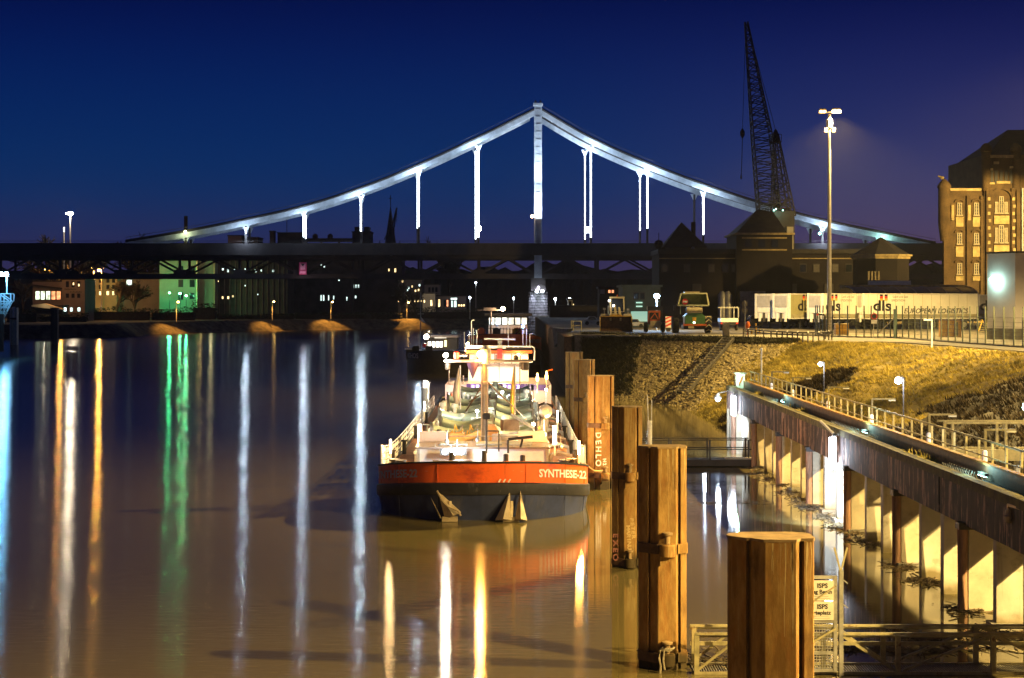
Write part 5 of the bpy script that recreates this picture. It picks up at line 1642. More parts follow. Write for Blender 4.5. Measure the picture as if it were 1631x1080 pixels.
# footbridge from the wall to the bank
fb = thing('bank_footbridge', (WX + 1.7, 66, 4.2), 'level steel footbridge with railing from the wall to the slope', 'footbridge')
fo = fb.location.copy()
L = 19
mm = MB(); mm.bx(0, L, -.6, .6, -.25, 0); mm.build('deck', m_olive_d, fb)
for yy in (-.6, .6):
    mm = MB(); mm.bar((0, yy, 1.1), (L, yy, 1.1), .07); mm.build('handrail', m_olive_d, fb)
    mm = MB(); mm.bx(0, L, yy - .05, yy + .05, -.35, .08); mm.build('side_beam', m_olive_d, fb)
    for k in range(10):
        x = .3 + 2.05 * k
        mm = MB(); mm.bx(x - .05, x + .05, yy - .05, yy + .05, 0, 1.1); mm.build('post', m_olive_d, fb)
for x in (3, 9):
    mm = MB(); mm.tube((x, 0, -5), (x, 0, -.25), .16, 8); mm.build('support', m_galv, fb)

# driftwood lines at the foot of the piers
m_drift = M('driftwood', (.06, .045, .028), .9, scale=3, col2=(.20, .15, .09))
def drift(cx, cy, lx, ly, n, label, big=.5):
    mm = MB()
    for j in range(n):
        p = Vector((cx + random.gauss(0, lx), cy + random.gauss(0, ly), random.uniform(-.01, .05)))
        a = random.uniform(0, 6.3); l = random.uniform(.08, big)
        q = p + Vector((math.cos(a) * l, math.sin(a) * l, random.uniform(-.02, .10)))
        mm.bar(p, q, random.uniform(.012, .04))
    for j in range(n // 3):
        c = Vector((cx + random.gauss(0, lx), cy + random.gauss(0, ly), .015)); r_ = random.uniform(.03, .09)
        mm.add([c + Vector((r_ * math.cos(R(60 * k)) * random.uniform(.6, 1.2), r_ * math.sin(R(60 * k)) * random.uniform(.6, 1.2), random.uniform(0, .03))) for k in range(6)], [tuple(range(6))])
    return tag(mm.build('driftwood', m_drift), label, 'driftwood', kind='stuff')
for y, n, sp in ((106, 60, 1.2), (100, 70, 1.5), (95, 110, 1.4), (88, 130, 1.4), (83.5, 190, 1.1), (78.5, 60, .8), (74.6, 130, .8), (71, 90, .7), (64.5, 70, .5), (61, 90, .5), (55.4, 90, .5), (51.6, 130, .5)):
    drift(WX - .35, y - .5, .35, sp, n, 'floating driftwood gathered against the piers')
drift(10.5, 48.6, 2.4, .22, 220, 'floating sticks and reeds behind the near walkway', .7)
drift(14, 50.2, 1.4, .25, 180, 'floating sticks drifting by the nearest piers', .6)
drift(5.6, 46.9, .5, .3, 110, 'reeds caught between two steel piles', .8)
drift(10.5, 84, 2.2, .1, 30, 'thin line of twigs floating in the basin', 1.0)

# low jetty across the berth
jt = thing('cross_jetty', (4.6, 103, 0), 'low dark jetty with thin railing crossing the berth behind the piles', 'jetty')
jo = jt.location.copy()
mm = MB(jo); mm.bx(4.7, WX - .4, 102.4, 103.9, .05, .42); mm.build('deck', m_dark_wall, jt)
for yy in (102.45, 103.85):
    for z in (1.62, 1.05):
        mm = MB(jo); mm.tube((4.7, yy, z), (WX - .5, yy, z), .035, 6); mm.build('rail', m_iron, jt)
    for k in range(5):
        x = 4.9 + k * 2.35
        mm = MB(jo); mm.bx(x - .05, x + .05, yy - .05, yy + .05, .42, 1.62); mm.build('post', m_iron, jt)
mm = MB(jo); mm.box((WX - 1.3, 102.6, .5), (1.6, .5, .1)); mm.build('landing_plate', m_conc, jt)
pm = P(1035, 640, 98); 
t = thing('marker_post', (pm.x, 98, 0), 'thin grey marker post with a fork standing in the berth behind the piles', 'post')
mm = MB(); mm.tube((0, 0, -1), (0, 0, 3.1), .13, 8); mm.build('shaft', m_galv, t)
mm = MB(); mm.tube((-.08, 0, 3.0), (-.14, 0, 4.6), .025, 5); mm.tube((.1, 0, 3.0), (.12, 0, 4.3), .025, 5); mm.build('rods', m_galv, t)

# ------------------------------------------------------------------ walkway in the foreground with its gate
GY = 46.0
wk = thing('truss_walkway', (10, GY, 0), 'olive steel walkway with diagonal braces low over the water in front', 'walkway')
ko = wk.location.copy()
xA, xB = 4.9, 15.2
for yy in (GY - .55, GY + .6):
    near = yy < GY
    for z, h_ in ((1.09, .06), (.60, .10), (.02, .10)):
        if z == .6 and near: continue
        mm = MB(ko); mm.bar((xA, yy, z), (xB, yy, z), .08, h_); mm.build('rail', m_olive, wk)
    mm = MB(ko); mm.bar((xA, yy + .1, 1.0), (xB, yy + .1, 1.0), .04, .05); mm.build('rail', m_olive, wk)
    xs_ = [4.95, 6.2, 8.35, 10.35, 12.9, 15.0] if near else [5.0, 7.2, 10.2, 12.75, 14.95]
    for x in xs_:
        mm = MB(ko); mm.bx(x - .065, x + .065, yy - .055, yy + .055, -.6, 1.05); mm.build('post', m_olive, wk)
    for (xa_, za_), (xb_, zb_) in (((8.9, 1.0), (10.3, .08)), ((10.5, .08), (12.8, 1.0)), ((13.0, 1.0), (15.0, .05)), ((4.95, .08), (6.15, 1.0)), ((6.3, 1.0), (8.3, .1))):
        mm = MB(ko); mm.bar((xa_, yy + .06, za_), (xb_, yy + .06, zb_), .05, .07); mm.build('brace', m_olive, wk)
mm = MB(ko)
for k in range(150):
    x = xA + (xB - xA) * k / 150
    mm.bx(x + .01, x + .03, GY - .5, GY + .55, .0, .03)
gt_ = mm.build('grating', m_galv, wk, kind='stuff')
# gate with the two notice boards
ga = thing('walkway_gate', (8.3, GY - .7, 0), 'steel mesh gate with ISPS notice boards on the near walkway', 'gate')
go = ga.location.copy()
gx0, gx1, gyy = 6.9, 8.62, GY - .78
zT = P(0, 917, gyy).z
for x in (gx0, gx1):
    mm = MB(go); mm.bx(x - .05, x + .05, gyy - .05, gyy + .05, .12, zT); mm.build('frame_post', m_galv, ga)
for z in (zT - .04, P(0, 990, gyy).z, .16, .62):
    mm = MB(go); mm.bx(gx0 + .05, gx1 - .05, gyy - .04, gyy + .04, z - .04, z + .04); mm.build('frame_rail', m_galv, ga)
mm = MB(go); mm.bx(gx1 + .1, gx1 + .21, gyy - .07, gyy + .07, -.6, zT + .15); gp = mm.build('gate_post', m_galv, ga)
for sgn in (-1, 1):
    mm = MB(go); mm.bar((gx1 + .15, gyy, zT + .1), (gx1 + .15 + sgn * .17, gyy, zT + .75), .045); mm.build('spike_arm', m_olive, ga)
for z in (zT - .1, zT - .75, zT - 1.45):
    mm = MB(go); mm.bar((gx1 + .2, gyy - .05, z), (gx1 + .33, gyy - .05, z - .1), .03); mm.build('barb', m_galv, ga)
mm = MB(go)
zt_m = P(0, 990, gyy).z - .04
for k in range(22):
    x = gx0 + .05 + k * .073
    mm.bx(x, x + .018, gyy - .012, gyy, .2, zt_m)
for k in range(16):
    z = .22 + k * .073
    if z < zt_m: mm.bx(gx0 + .05, gx1 - .05, gyy - .022, gyy - .012, z, z + .018)
mm.build('wire_mesh', m_galv, ga, kind='stuff')
m_board = M('notice_board_white', (.62, .56, .46), .5, var=.06)
bz0, bz1, bz2 = P(0, 987, gyy).z, P(0, 956.5, gyy).z, P(0, 924, gyy).z
bx1_ = gx1 - .055; bx0_ = bx1_ - 1.05
for za_, zb_, l1, l2 in ((bz1 + .012, bz2, 'ISPS', 'Waiting Berth'), (bz0, bz1 - .012, 'ISPS', 'Warteplatz')):
    mm = MB(go); mm.bx(bx0_, bx1_, gyy - .085, gyy - .055, za_, zb_); bd = mm.build('notice_board', m_board, ga)
    xr = bx1_ - .27
    put_text(l1, .17, (xr - .03, gyy - .09, zb_ - .14), (1, 0, 0), (0, 0, 1), m_black, bd, go, bold=.006)
    put_text(l2, .15, (bx1_ - .47 if 'ait' in l2 else bx1_ - .42, gyy - .09, zb_ - .30), (1, 0, 0), (0, 0, 1), m_black, bd, go, bold=.005)
    for j in range(3):
        mm = MB(go); mm.bx(bx1_ - .55 + .03 * j, bx1_ - .1 - .04 * j, gyy - .088, gyy - .0865, za_ + .05 + j * .055, za_ + .062 + j * .055); mm.build('small_print', m_conc_grey, bd)
mm = MB(go); mm.bar((gx0, gyy - .12, zT - 1.45), (gx1, gyy - .12, zT - .25), .035); mm.build('gate_brace', m_olive, ga)
mm = MB(go); mm.bar((gx0, gyy - .12, .3), (gx1, gyy - .12, 1.3), .06); mm.build('gate_brace', m_olive, ga)
# ------------------------------------------------------------------ mooring dolphins: bundles of rusty sheet piles
def dolphin(loc, top, sc, label, collars, rz=0.0):
    t = thing('mooring_dolphin', (loc[0], loc[1], 0), label, 'mooring pile', 'row of rusty steel mooring dolphins', rz)
    t.scale = (sc, sc, 1)
    piles = [  # plan outlines, front is -y
        [(-.70, .06), (-.68, -.01), (-.44, -.27), (-.42, -.20), (-.42, .42), (-.62, .30), (-.70, .12)],
        [(-.37, -.22), (-.35, -.27), (-.18, -.47), (-.15, -.49), (.36, -.49), (.40, -.46), (.45, -.30), (.45, .46), (-.37, .46)],
        [(.50, -.27), (.52, -.37), (.68, -.31), (.70, -.26), (.70, .22), (.62, .36), (.50, .42)]]
    for pl_ in piles:
        mm = MB(); mm.prism(pl_, -1.5, top); mm.build('sheet_pile', m_rust, t)
    for x, y in ((-.395, -.17), (.475, -.22)):
        mm = MB(); mm.bx(x - .022, x + .022, y, y + .5, -1.5, top - .02); mm.build('interlock', m_rust_dark, t)
    mm = MB(); mm.prism([(-.71, .06), (-.69, -.03), (-.43, -.29), (-.37, -.29), (-.18, -.50), (.37, -.50), (.46, -.36), (.68, -.33), (.715, -.26), (.715, .24), (.64, .38), (.46, .47), (-.37, .47), (-.64, .32), (-.715, .13)], top + .003, top + .05); mm.build('cap_plate', m_pilecap, t)
    for z, bol in collars:
        cl = MB(); 
        cl.prism([(-.72, .05), (-.71, -.04), (-.42, -.33), (-.19, -.53), (-.13, -.53), (-.13, -.40), (-.40, -.15), (-.60, .1), (-.72, .2)], z - .13, z + .13); cl.build('collar', m_rust_dark, t)
        cl = MB(); cl.prism([(.43, -.50), (.47, -.42), (.70, -.37), (.735, -.26), (.735, .2), (.68, .2), (.60, -.2), (.43, -.3)], z - .13, z + .13); cl.build('collar', m_rust, t)
        if bol:
            mm = MB(); mm.lathe([(.20, -.2), (.23, -.17), (.23, .12), (.20, .15)], (.10, -.62, z), 14); pk = mm.build('bollard_pocket', m_rust, t, smooth=True)
            mm = MB(); mm.lathe([(.085, .15), (.08, .38), (.15, .40), (.16, .46), (.1, .48)], (.10, -.62, z), 12); mm.build('bollard', m_pilecap, pk, smooth=True)
            mm = MB(); mm.ext([(-.12, -.49, z - .18), (.30, -.49, z - .18), (.30, -.49, z - .24), (-.12, -.49, z - .46)], (0, -.16, 0)); mm.build('bracket', m_rust, t)
    return t
D = {}
spec = [((4.35, 28.6), 6.0, 1.0, 'nearest and widest rusty pile with pale streaks below its top', []),
        ((4.11, 46.4), 6.0, .92, 'second nearest rusty pile with a roped bollard at the waterline', [(3.28, True), (.33, True)]),
        ((4.33, 63.9), 6.0, .80, 'rusty pile with PETER MARINUS scrawled low on its face', [(3.45, True), (.22, True)]),
        ((4.72, 90.5), 6.0, .97, 'orange lit pile with white graffiti moored next to the barge bow', [(3.4, True), (.75, True)]),
        ((4.8, 112.5), 6.1, .98, 'grey brown pile behind the orange lit one', [(3.5, True)]),
        ((4.75, 129.5), 6.1, .95, 'farthest pale pile of the row', [(3.5, False)])]
for loc, top, sc, lab, cols in spec:
    D[lab] = dolphin(loc, top, sc, lab, cols)
dl = list(D.values())
m_drip = M('pale_lime_drip', (.50, .37, .17), .85, var=.25, scale=3)
rn = random.Random(4)
for d_, top_, nd in ((dl[0], 6.0, 9), (dl[1], 6.0, 9), (dl[2], 6.0, 7), (dl[3], 6.0, 4)):
    for k in range(nd):                               # runs of lime and bird droppings below the cap
        x, yy = (rn.uniform(-.10, .34), -.4915) if k % 3 else (rn.uniform(.54, .66), -.375)
        if k % 3 == 0: yy = -.374 + (x - .52) * .375 - .004
        L_, w_ = rn.uniform(.35, 2.0), rn.uniform(.005, .014)
        mm = MB(); vs = []
        for i in range(6):
            f = i / 5
            xx = x + .012 * math.sin(f * 5 + k)
            ww = w_ * (1 - .75 * f)
            vs += [(xx - ww, yy, top_ - .01 - L_ * f), (xx + ww, yy + (.75 * ww if k % 3 == 0 else 0), top_ - .01 - L_ * f)]
        mm.add(vs, [(2 * i, 2 * i + 1, 2 * i + 3, 2 * i + 2) for i in range(5)])
        mm.build('drip_stain', m_drip, d_)
# rope on the low bollard of the second pile
rp = thing('mooring_rope', (4.2, 45.8, .3), 'frayed rope looped over the low bollard of the second pile', 'rope')
mm = MB()
for k in range(3):
    mm.path([(-.04 + .03 * k + .17 * math.cos(a), .02 + .17 * math.sin(a), .28 + .03 * k) for a in np.linspace(0, 6.28, 10)], .02, 5)
mm.path([(-.2, -.12, .3), (-.24, -.2, .1), (-.2, -.25, -.1), (-.22, -.25, -.3)], .03, 5); mm.path([(-.1, -.2, .3), (-.14, -.27, .05), (-.1, -.28, -.2)], .025, 5)
mm.build('rope_coil', M('rope_fibre', (.35, .30, .2), .9, var=.3, scale=8), rp)
# graffiti: painted letters running down the faces
def graffiti(dol, s, z, x, y, size, mat, gap, tilt=0.0, dx=0.0):
    for k, ch in enumerate(s):
        if ch == ' ': continue
        vs, fs = text_mesh(ch, size, bold=.01)
        a = R(-90 + tilt + random.uniform(-8, 8))
        m_ = MB()
        m_.add([(x + dx * k + v.x * math.cos(a) - v.z * math.sin(a), y, z - gap * k + v.x * math.sin(a) + v.z * math.cos(a)) for v in vs], fs)
        m_.build('graffiti_letter', mat, dol)
m_gw = M('white_spray', (.75, .74, .7), .8, var=.1)
m_go = M('ochre_spray', (.55, .38, .16), .8, var=.2)
m_gr = M('dull_red_spray', (.22, .08, .06), .8, var=.2)
dl[3].rotation_euler = (0, 0, R(14))
graffiti(dl[3], 'DEHLO', 2.9, -.30, -.56, .44, m_gw, .37)
graffiti(dl[3], 'N2', 1.55, .08, -.50, .26, m_gw, .2)
graffiti(dl[2], 'PETER', 1.82, .20, -.497, .23, m_go, .16, dx=.02)
graffiti(dl[2], 'MARINUS', 1.52, .02, -.497, .24, m_go, .15, dx=.012)
graffiti(dl[2], 'EXEO', 1.2, -.56, -.30, .34, m_gr, .27)
# ------------------------------------------------------------------ the tank barge in the middle
m_hull_red = M('hull_orange_red', (0.85, 0.13, 0.02), 0.36, var=0.12, scale=0.6, bump=0.02)
layer(m_hull_red, (0.50, 0.06, 0.025), 0.5, (1, 1, 2), 0.52, 0.66)
layer(m_hull_red, (0.20, 0.05, 0.02), 1.0, (4, 4, 0.5), 0.60, 0.72, loc=(3, 3, 3), fac=.7)
layer(m_hull_red, (0.75, 0.45, 0.36), 2.5, (1, 1, 5), 0.66, 0.70, loc=(8, 1, 3), fac=.6)
m_hull_blk = M('hull_black_band', (0.02, 0.02, 0.026), 0.45, var=0.3, scale=2)
layer(m_hull_blk, (0.14, 0.13, 0.14), 2.2, (1, 1, .4), 0.60, 0.70, fac=.6)
m_hull_navy = M('hull_dark_blue_grey', (0.026, 0.036, 0.10), 0.5, var=0.3, scale=0.9)
layer(m_hull_navy, (0.075, 0.075, 0.10), 1.2, (1, 1, .3), 0.52, 0.7, fac=.7)
m_deck = M('deck_red_brown', (0.30, 0.115, 0.04), 0.7, var=0.3, scale=1.2)
m_pink = M('cabin_pinkish_white', (0.62, 0.50, 0.47), 0.5, var=0.08)
m_pipe = M('cargo_pipe_grey_green', (0.42, 0.48, 0.38), 0.42, 0.1, var=0.12, scale=1.5)
m_hatch = M('hatch_brown_grey', (0.22, 0.17, 0.14), 0.5, var=0.2)
m_steel = M('bright_steel', (0.45, 0.43, 0.40), 0.3, 0.7, var=0.2, scale=3)
m_anchor = M('anchor_tan', (0.36, 0.28, 0.17), 0.55, 0.1, var=0.2, scale=3)
BX, HB, YB, LB0 = -1.39, 5.08, 77.0, 5.6                # centreline, half beam, stem, length of the bow curve
_bc = catmull([(0, 0), (1.2, .14), (2.27, .52), (3.1, 1.1), (3.76, 1.8), (4.35, 2.9), (4.68, 4.3), (4.76, 5.6)], 300)
BOW_X, BOW_Y = np.maximum.accumulate(_bc[:, 0]), np.maximum.accumulate(_bc[:, 1])
def bow_half(y, grow=0.0, y0=0.0):
    t = (y - (YB + y0)) / LB0
    if t <= 0: return 0.0
    if t >= 1: return HB + grow
    return (HB + grow) / 4.76 * float(np.interp(t * LB0, BOW_Y, BOW_X))
def gunwale(y):
    t = max(0.0, y - YB)
    return 1.30 + 1.37 * math.exp(-(t / 7.2) ** 1.25)
def bow_outline(y0=0.0, grow=0.0, stern=157.0, n=26):
    """points from port quarter round the stem to the starboard quarter"""
    ys = [YB + y0 + LB0 * (1 - math.cos(a)) for a in np.linspace(0, math.pi / 2, n)]
    half = [(bow_half(y, grow, y0), y) for y in ys]
    tail = [(HB + grow, y) for y in (85, 88, 92, 97, 105, 115, 130, 145, stern - 3)] + [((HB + grow) * .86, stern)]
    half += tail
    left = [(BX - h, y) for h, y in half[::-1]]
    right = [(BX + h, y) for h, y in half[1:]]
    return left + right
bg = thing('tank_barge', (BX, 117, 0), 'brightly lit tank barge with orange red bow named SYNTHESE-22', 'barge')
bo = bg.location.copy()
def strip(rows, mat, name, parent=bg):
    """rows: list of outlines [(x,y,z)...] joined as a skin"""
    mm = MB(bo)
    n = len(rows[0])
    vs = [p for r_ in rows for p in r_]
    mm.add(vs, [(j * n + i, j * n + i + 1, (j + 1) * n + i + 1, (j + 1) * n + i) for j in range(len(rows) - 1) for i in range(n - 1)])
    return mm.build(name, mat, parent, smooth=True)
def ring(y0, grow, zf):
    return [(x, y, zf(y)) for x, y in bow_outline(y0, grow)]
zg = gunwale
zred = lambda y: zg(y) - .30 - .62 * math.exp(-((y - YB) / 14) ** 2)
zblk = lambda y: zred(y) - .55
red = strip([ring(0.02, .0, lambda y: zred(y) + .0), ring(0, .0, lambda y: zg(y))], m_hull_red, 'bulwark')
strip([ring(.14, -.14, lambda y: zg(y) - .01), ring(.14, -.14, lambda y: zred(y))], m_white_w, 'bulwark_inner')
strip([ring(-.05, .05, lambda y: zg(y) - .03), ring(-.05, .05, lambda y: zg(y) + .05), ring(.18, -.18, lambda y: zg(y) + .05)], m_black, 'gunwale_rail')
strip([ring(-.02, .05, zblk), ring(-.05, .09, lambda y: zblk(y) + .06), ring(-.05, .09, lambda y: zred(y) - .05), ring(.01, .01, lambda y: zred(y) + .01)], m_hull_blk, 'rubbing_band')
hull = strip([ring(.55, -.22, lambda y: -1.0), ring(.32, -.12, lambda y: .0), ring(.02, .0, lambda y: zblk(y) + .02)], m_hull_navy, 'hull')
# main deck
ol = bow_outline(.15, -.15)
mm = MB(bo); mm.quad(*[(x, y, 1.22 if y > 88 else 1.22 + .55 * (1 - max(0, (y - 80) / 8)) * (y < 88)) for x, y in ol]); mm.build('deck', m_deck, bg)
# butt welds and scrapes between the shell plates
for side in (-1, 1):
    for y in (77.35, 78.6, 80.4, 83.6, 89.5, 96, 103, 111):
        x = BX + side * (bow_half(y, .0) + .004); 
        mm = MB(bo); mm.bar((x, y - .008, zred(y) + .02), (x, y - .008, zg(y) - .03), .03, .02); mm.build('weld_seam', m_hull_red, red)
        x = BX + side * (bow_half(y, -.10) + .03)
        mm = MB(bo); mm.bar((x, y + .10, .02), (BX + side * (bow_half(y, 0)), y, zblk(y) - .02), .03, .02); mm.build('weld_seam', m_hull_navy, hull)
# names on the bow, bent round the plating
def bow_text(s, side, y_mid, zmid_f, size, mat, name='ship_name', fade=None):
    vs, fs = text_mesh(s, size, bold=.014, sx=.84)
    pts = [(BX + side * bow_half(y, .012), y) for y in np.linspace(YB + .01, 92, 500)]
    arc = [0.0]
    for (a, b), (c, d) in zip(pts[:-1], pts[1:]): arc.append(arc[-1] + math.hypot(c - a, d - b))
    ymid_s = np.interp(y_mid, [p[1] for p in pts], arc)
    m_ = MB(bo); out = []
    xmid = np.interp(ymid_s, arc, [p[0] for p in pts])
    for v in vs:                                     # spaced by the breadth, as signwriters do round a bow
        x = xmid + v.x * .92
        y = np.interp(side * (x - BX), [side * (p[0] - BX) for p in pts], [p[1] for p in pts])
        out.append((x + side * .012, y - .02, zmid_f(y) + v.z))
    m_.add(out, fs)
    return m_.build(name, mat, red)
bow_text('SYNTHESE-22', 1, 78.5, lambda y: (zg(y) + zred(y)) / 2 - .03, .5, M('name_white', (.75, .73, .68), .5, var=.05))
bow_text('SYNTHESE-22', -1, 78.9, lambda y: (zg(y) + zred(y)) / 2 - .03, .5, M('name_grey_white', (.55, .5, .46), .5, var=.1))
for k in range(3):                                                        # the old draught marks at the stem
    mm = MB(bo); x = BX + .75 + k * .22; mm.add([(x, YB - .02, 1.80), (x + .06, YB - .02, 1.76), (x + .16, YB - .015, 1.92), (x + .10, YB - .015, 1.94)], [(0, 1, 2, 3)]); mm.build('paint_mark', m_white, red)
# anchors in their pockets
for cx, big in ((BX - 1.55, False), (BX + 1.05, True)):
    an = MB(bo); an.box((cx + (.3 if big else .12), YB - .05, .12), (.75 if big else .7, .35, .2)); an.tube((cx + (.3 if big else .1), YB - .15, .1), (cx + (.3 if big else .1), YB + .1, .9), .1, 8); a_ = an.build('anchor', m_anchor, bg)
    if big: fl = [((cx - .42, .08), (cx + .30, .1), (cx + .24, 1.38)), ((cx + .46, .1), (cx + 1.02, .08), (cx + .72, 1.40))]
    else: fl = [((cx - .34, .15), (cx - .26, .12), (cx - .78, 1.1)), ((cx - .08, .05), (cx + .62, .4), (cx - .46, 1.38))]
    for (ax, az), (bx_, bz), (tx, tz) in fl:
        yb = YB + .35 if not big else YB + .16
        mm = MB(bo)
        mm.add([(ax, yb - .42, az), (bx_, yb - .42, bz), (tx, yb - .02, tz), ((ax + bx_) / 2, yb - .75, (az + bz) / 2 + .1), (ax, yb - .1, az), (bx_, yb - .1, bz)], [(0, 3, 2), (3, 1, 2), (0, 1, 3), (4, 0, 2), (1, 5, 2), (5, 4, 2)])
        mm.build('fluke', m_anchor, a_)
    if not big:
        mm = MB(bo); mm.path([(cx - .46, YB - .08, 1.4), (cx - .2, YB - .3, .95), (cx + .05, YB - .35, .72), (cx + .5, YB - .35, .52), (cx + .62, YB - .3, .3)], .05, 6); mm.build('fluke_edge', m_anchor, a_)

# forecastle house
hx0, hx1, hy0, hy1, hz = BX - 3.25, BX + 3.15, 83.2, 86.9, 2.76
mm = MB(bo); mm.bx(hx0, hx1, hy0, hy1, 1.4, hz); hs = mm.build('forecastle_house', m_white, bg)
mm = MB(bo); mm.bx(hx0 - .12, hx1 + .12, hy0 - .15, hy1, hz, hz + .09); mm.build('house_roof', m_hatch, hs)
for x in (hx0 + .04, hx1 - .04):
    mm = MB(bo); mm.bx(x - .07, x + .07, hy0 - .06, hy0 + .06, 1.4, hz - .02); mm.build('corner_strip', m_galv, hs)
for x in (hx0 - .02, hx1 + .02):
    mm = MB(bo); mm.bx(x - .02, x + .02, hy0 + .5, hy0 + 1.3, 1.6, hz - .3); mm.build('side_door', m_orange, hs)
for x0_, x1_ in ((BX - 2.2, BX - .8), (BX - .4, BX + .9), (BX + 1.2, BX + 2.4)):
    mm = MB(bo); mm.bx(x0_, x1_, hy0 + .9, hy0 + 2.4, hz + .1, hz + .17); mm.build('roof_hatch', m_galv, hs)
for x in (hx0 + .65, hx1 - .7):
    mm = MB(bo); mm.ext([(x - .75, hy0 + 2.9, hz + .1), (x + .75, hy0 + 2.9, hz + .1), (x + .6, hy0 + 2.9, hz + .62), (x - .75, hy0 + 2.9, hz + .62)], (0, .5, 0)); mm.build('roof_locker', m_pink, hs)
mm = MB(bo)
for x in np.linspace(hx0 + .1, hx1 - .1, 9): mm.tube((x, hy0 + .05, hz + .1), (x, hy0 + .05, hz + .16), .04, 5)
mm.tube((hx0 + 1.2, hy1 - .3, hz + .35), (hx1 - 1.2, hy1 - .3, hz + .35), .03, 5); mm.build('roof_rail', m_galv, hs)
# bow gear: mushroom bollards, winches, searchlight
for x, y in ((BX - 4.3, 82.2), (BX - 3.95, 81.6), (BX + 4.25, 82.4), (BX + 3.9, 81.7)):
    mm = MB(bo); mm.lathe([(.2, 1.5), (.2, 2.25), (.27, 2.28), (.27, 2.36)], (x, y, 0), 14); mm.build('bollard', m_iron, bg, smooth=True)
mm = MB(bo); mm.bx(BX - 2.2, BX - .9, 80.4, 81.6, 1.8, 2.3); mm.tube((BX - 2.4, 81, 2.2), (BX - .5, 81, 2.2), .22, 10); mm.build('anchor_winch', m_hatch, bg)
mm = MB(bo); mm.bx(BX + .9, BX + 2.6, 80.6, 81.6, 1.7, 2.3); mm.tube((BX + 1.0, 81, 2.15), (BX + 2.8, 81, 2.15), .22, 10); mm.build('anchor_winch', m_orange, bg)
for x, z in ((BX - 1.5, 2.75), (BX + .05, 2.8), (BX + 1.9, 2.6), (BX + 1.1, 2.65)):
    mm = MB(bo); mm.lathe([(.13, 1.8), (.13, z), (.09, z + .04)], (x, 81.2, 0), 10); mm.build('vent_pipe', m_iron, bg)
mm = MB(bo); mm.tube((BX + 1.2, 82.6, 2.6), (BX + 1.2, 82.6, 3.25), .05, 6); mm.bar((BX + 1.2, 82.4, 3.3), (BX + 2.4, 82.4, 3.42), .14); mm.bar((BX + 1.9, 82.4, 3.3), (BX + 1.8, 82.4, 2.9), .1); mm.build('bow_davit', m_iron, bg)
mm = MB(bo); mm.tube((BX + .15, 82.5, 2.6), (BX + .15, 82.5, 4.3), .05, 6); mm.box((BX + .15, 82.5, 4.42), (.34, .3, .3)); mm.bar((BX + .15, 82.4, 3.7), (BX + .75, 82.4, 3.7), .06); mm.bar((BX + .75, 82.4, 3.7), (BX + .75, 82.4, 2.7), .06); mm.build('bow_light_post', m_iron, bg)
fl = P(722, 720, 82.5)
mm = MB(bo); mm.box(fl + Vector((0, .18, 0)), (1.3, .16, .34)); fh = mm.build('bow_floodlight', m_iron, bg)
for dx, r_ in ((-.42, .12), (0, .16), (.4, .13)):
    mm = MB(bo); mm.ball(fl + Vector((dx, 0, 0)), r_, 10); mm.build('lens', E('bow_flood_lens', (.78, .92, 1), 70) if dx == 0 else bpy.data.materials.get('bow_flood_lens') or E('bow_flood_lens', (.78, .92, 1), 70), fh)
point(fl + Vector((.2, -.45, .25)), 420, (.80, .92, 1), bg, .25, bo)
for k, (px, py, Y) in enumerate(((728, 716, 82.9), (761, 700, 82.9), (712, 703, 82.9), (893, 712, 83))):
    q = P(px, py, Y); mm = MB(bo); mm.ball(q, .12, 8); mm.tube(q, q + Vector((0, 0, .5)), .03, 5); mm.build('small_lamp', m_steel, bg)

# signal mast with its yard
my = 88.0
mx = P(772, 0, my).x
ztop = P(0, 563, my).z
mm = MB(bo); mm.lathe([(.19, 1.4), (.17, hz + 2.9), (.20, hz + 2.92), (.20, hz + 3.05), (.14, hz + 3.1), (.12, ztop)], (mx, my, 0), 12); ms = mm.build('mast', M('mast_grey', (.17, .15, .13), .5, .2, var=.2), bg, smooth=True)
for dx in (-.16, .16):
    mm = MB(bo); mm.tube((mx + dx, my - .16, hz), (mx + dx, my - .16, ztop - .8), .035, 5); mm.build('mast_rail', m_hatch, ms)
yz = P(0, 575, my).z
ya, yb = P(708, 575, my).x, P(848, 575, my).x
mm = MB(bo); mm.tube((ya, my - .2, yz), (yb, my - .2, yz), .075, 8); mm.build('yard', m_steel, ms)
mm = MB(bo); mm.lathe([(.2, -.5), (.28, -.3), (.28, .25), (.12, .45)], (mx + .05, my - .1, yz + .35), 10); mm.build('mast_head_light', m_galv, ms)
lw = P(710, 566, my); lo_ = P(765, 564, my)
mm = MB(bo); mm.ball(lw, .13, 10); mm.build('white_lamp', E('mast_white_lens', (1, .86, .68), 90), ms)
point(lw + Vector((0, -.5, -.2)), 500, (1, .85, .65), ms, .15, bo)
mm = MB(bo); mm.ball(lo_, .18, 10); mm.build('orange_lamp', E('mast_orange_lens', (1, .55, .12), 70), ms)
point(lo_ + Vector((0, -.5, -.2)), 700, SODIUM2, ms, .2, bo)
for px, py, c, r_ in ((727, 566, m_red, .15), (713, 584, m_iron, .14), (836, 581, m_iron, .22), (822, 571, m_iron, .13)):
    q = P(px, py, my); mm = MB(bo); mm.lathe([(r_ * .7, -r_ * 1.3), (r_, -r_), (r_, r_), (r_ * .6, r_ * 1.3)], q, 10); mm.build('signal_lantern', c, ms)
q = P(753, 577, my)
mm = MB(bo); mm.lathe([(.34, 0), (.02, -.85)], q, 10); mm.build('day_cone', M('purple_black', (.05, .02, .06), .5, var=.1), ms)
mm = MB(bo); mm.tube(P(828, 578, my), P(828, 640, my), .02, 4); mm.build('halyard', m_iron, ms)
mm = MB(bo); mm.tube(P(795, 578, my), P(795, 616, my), .015, 4); mm.build('halyard', m_iron, ms)
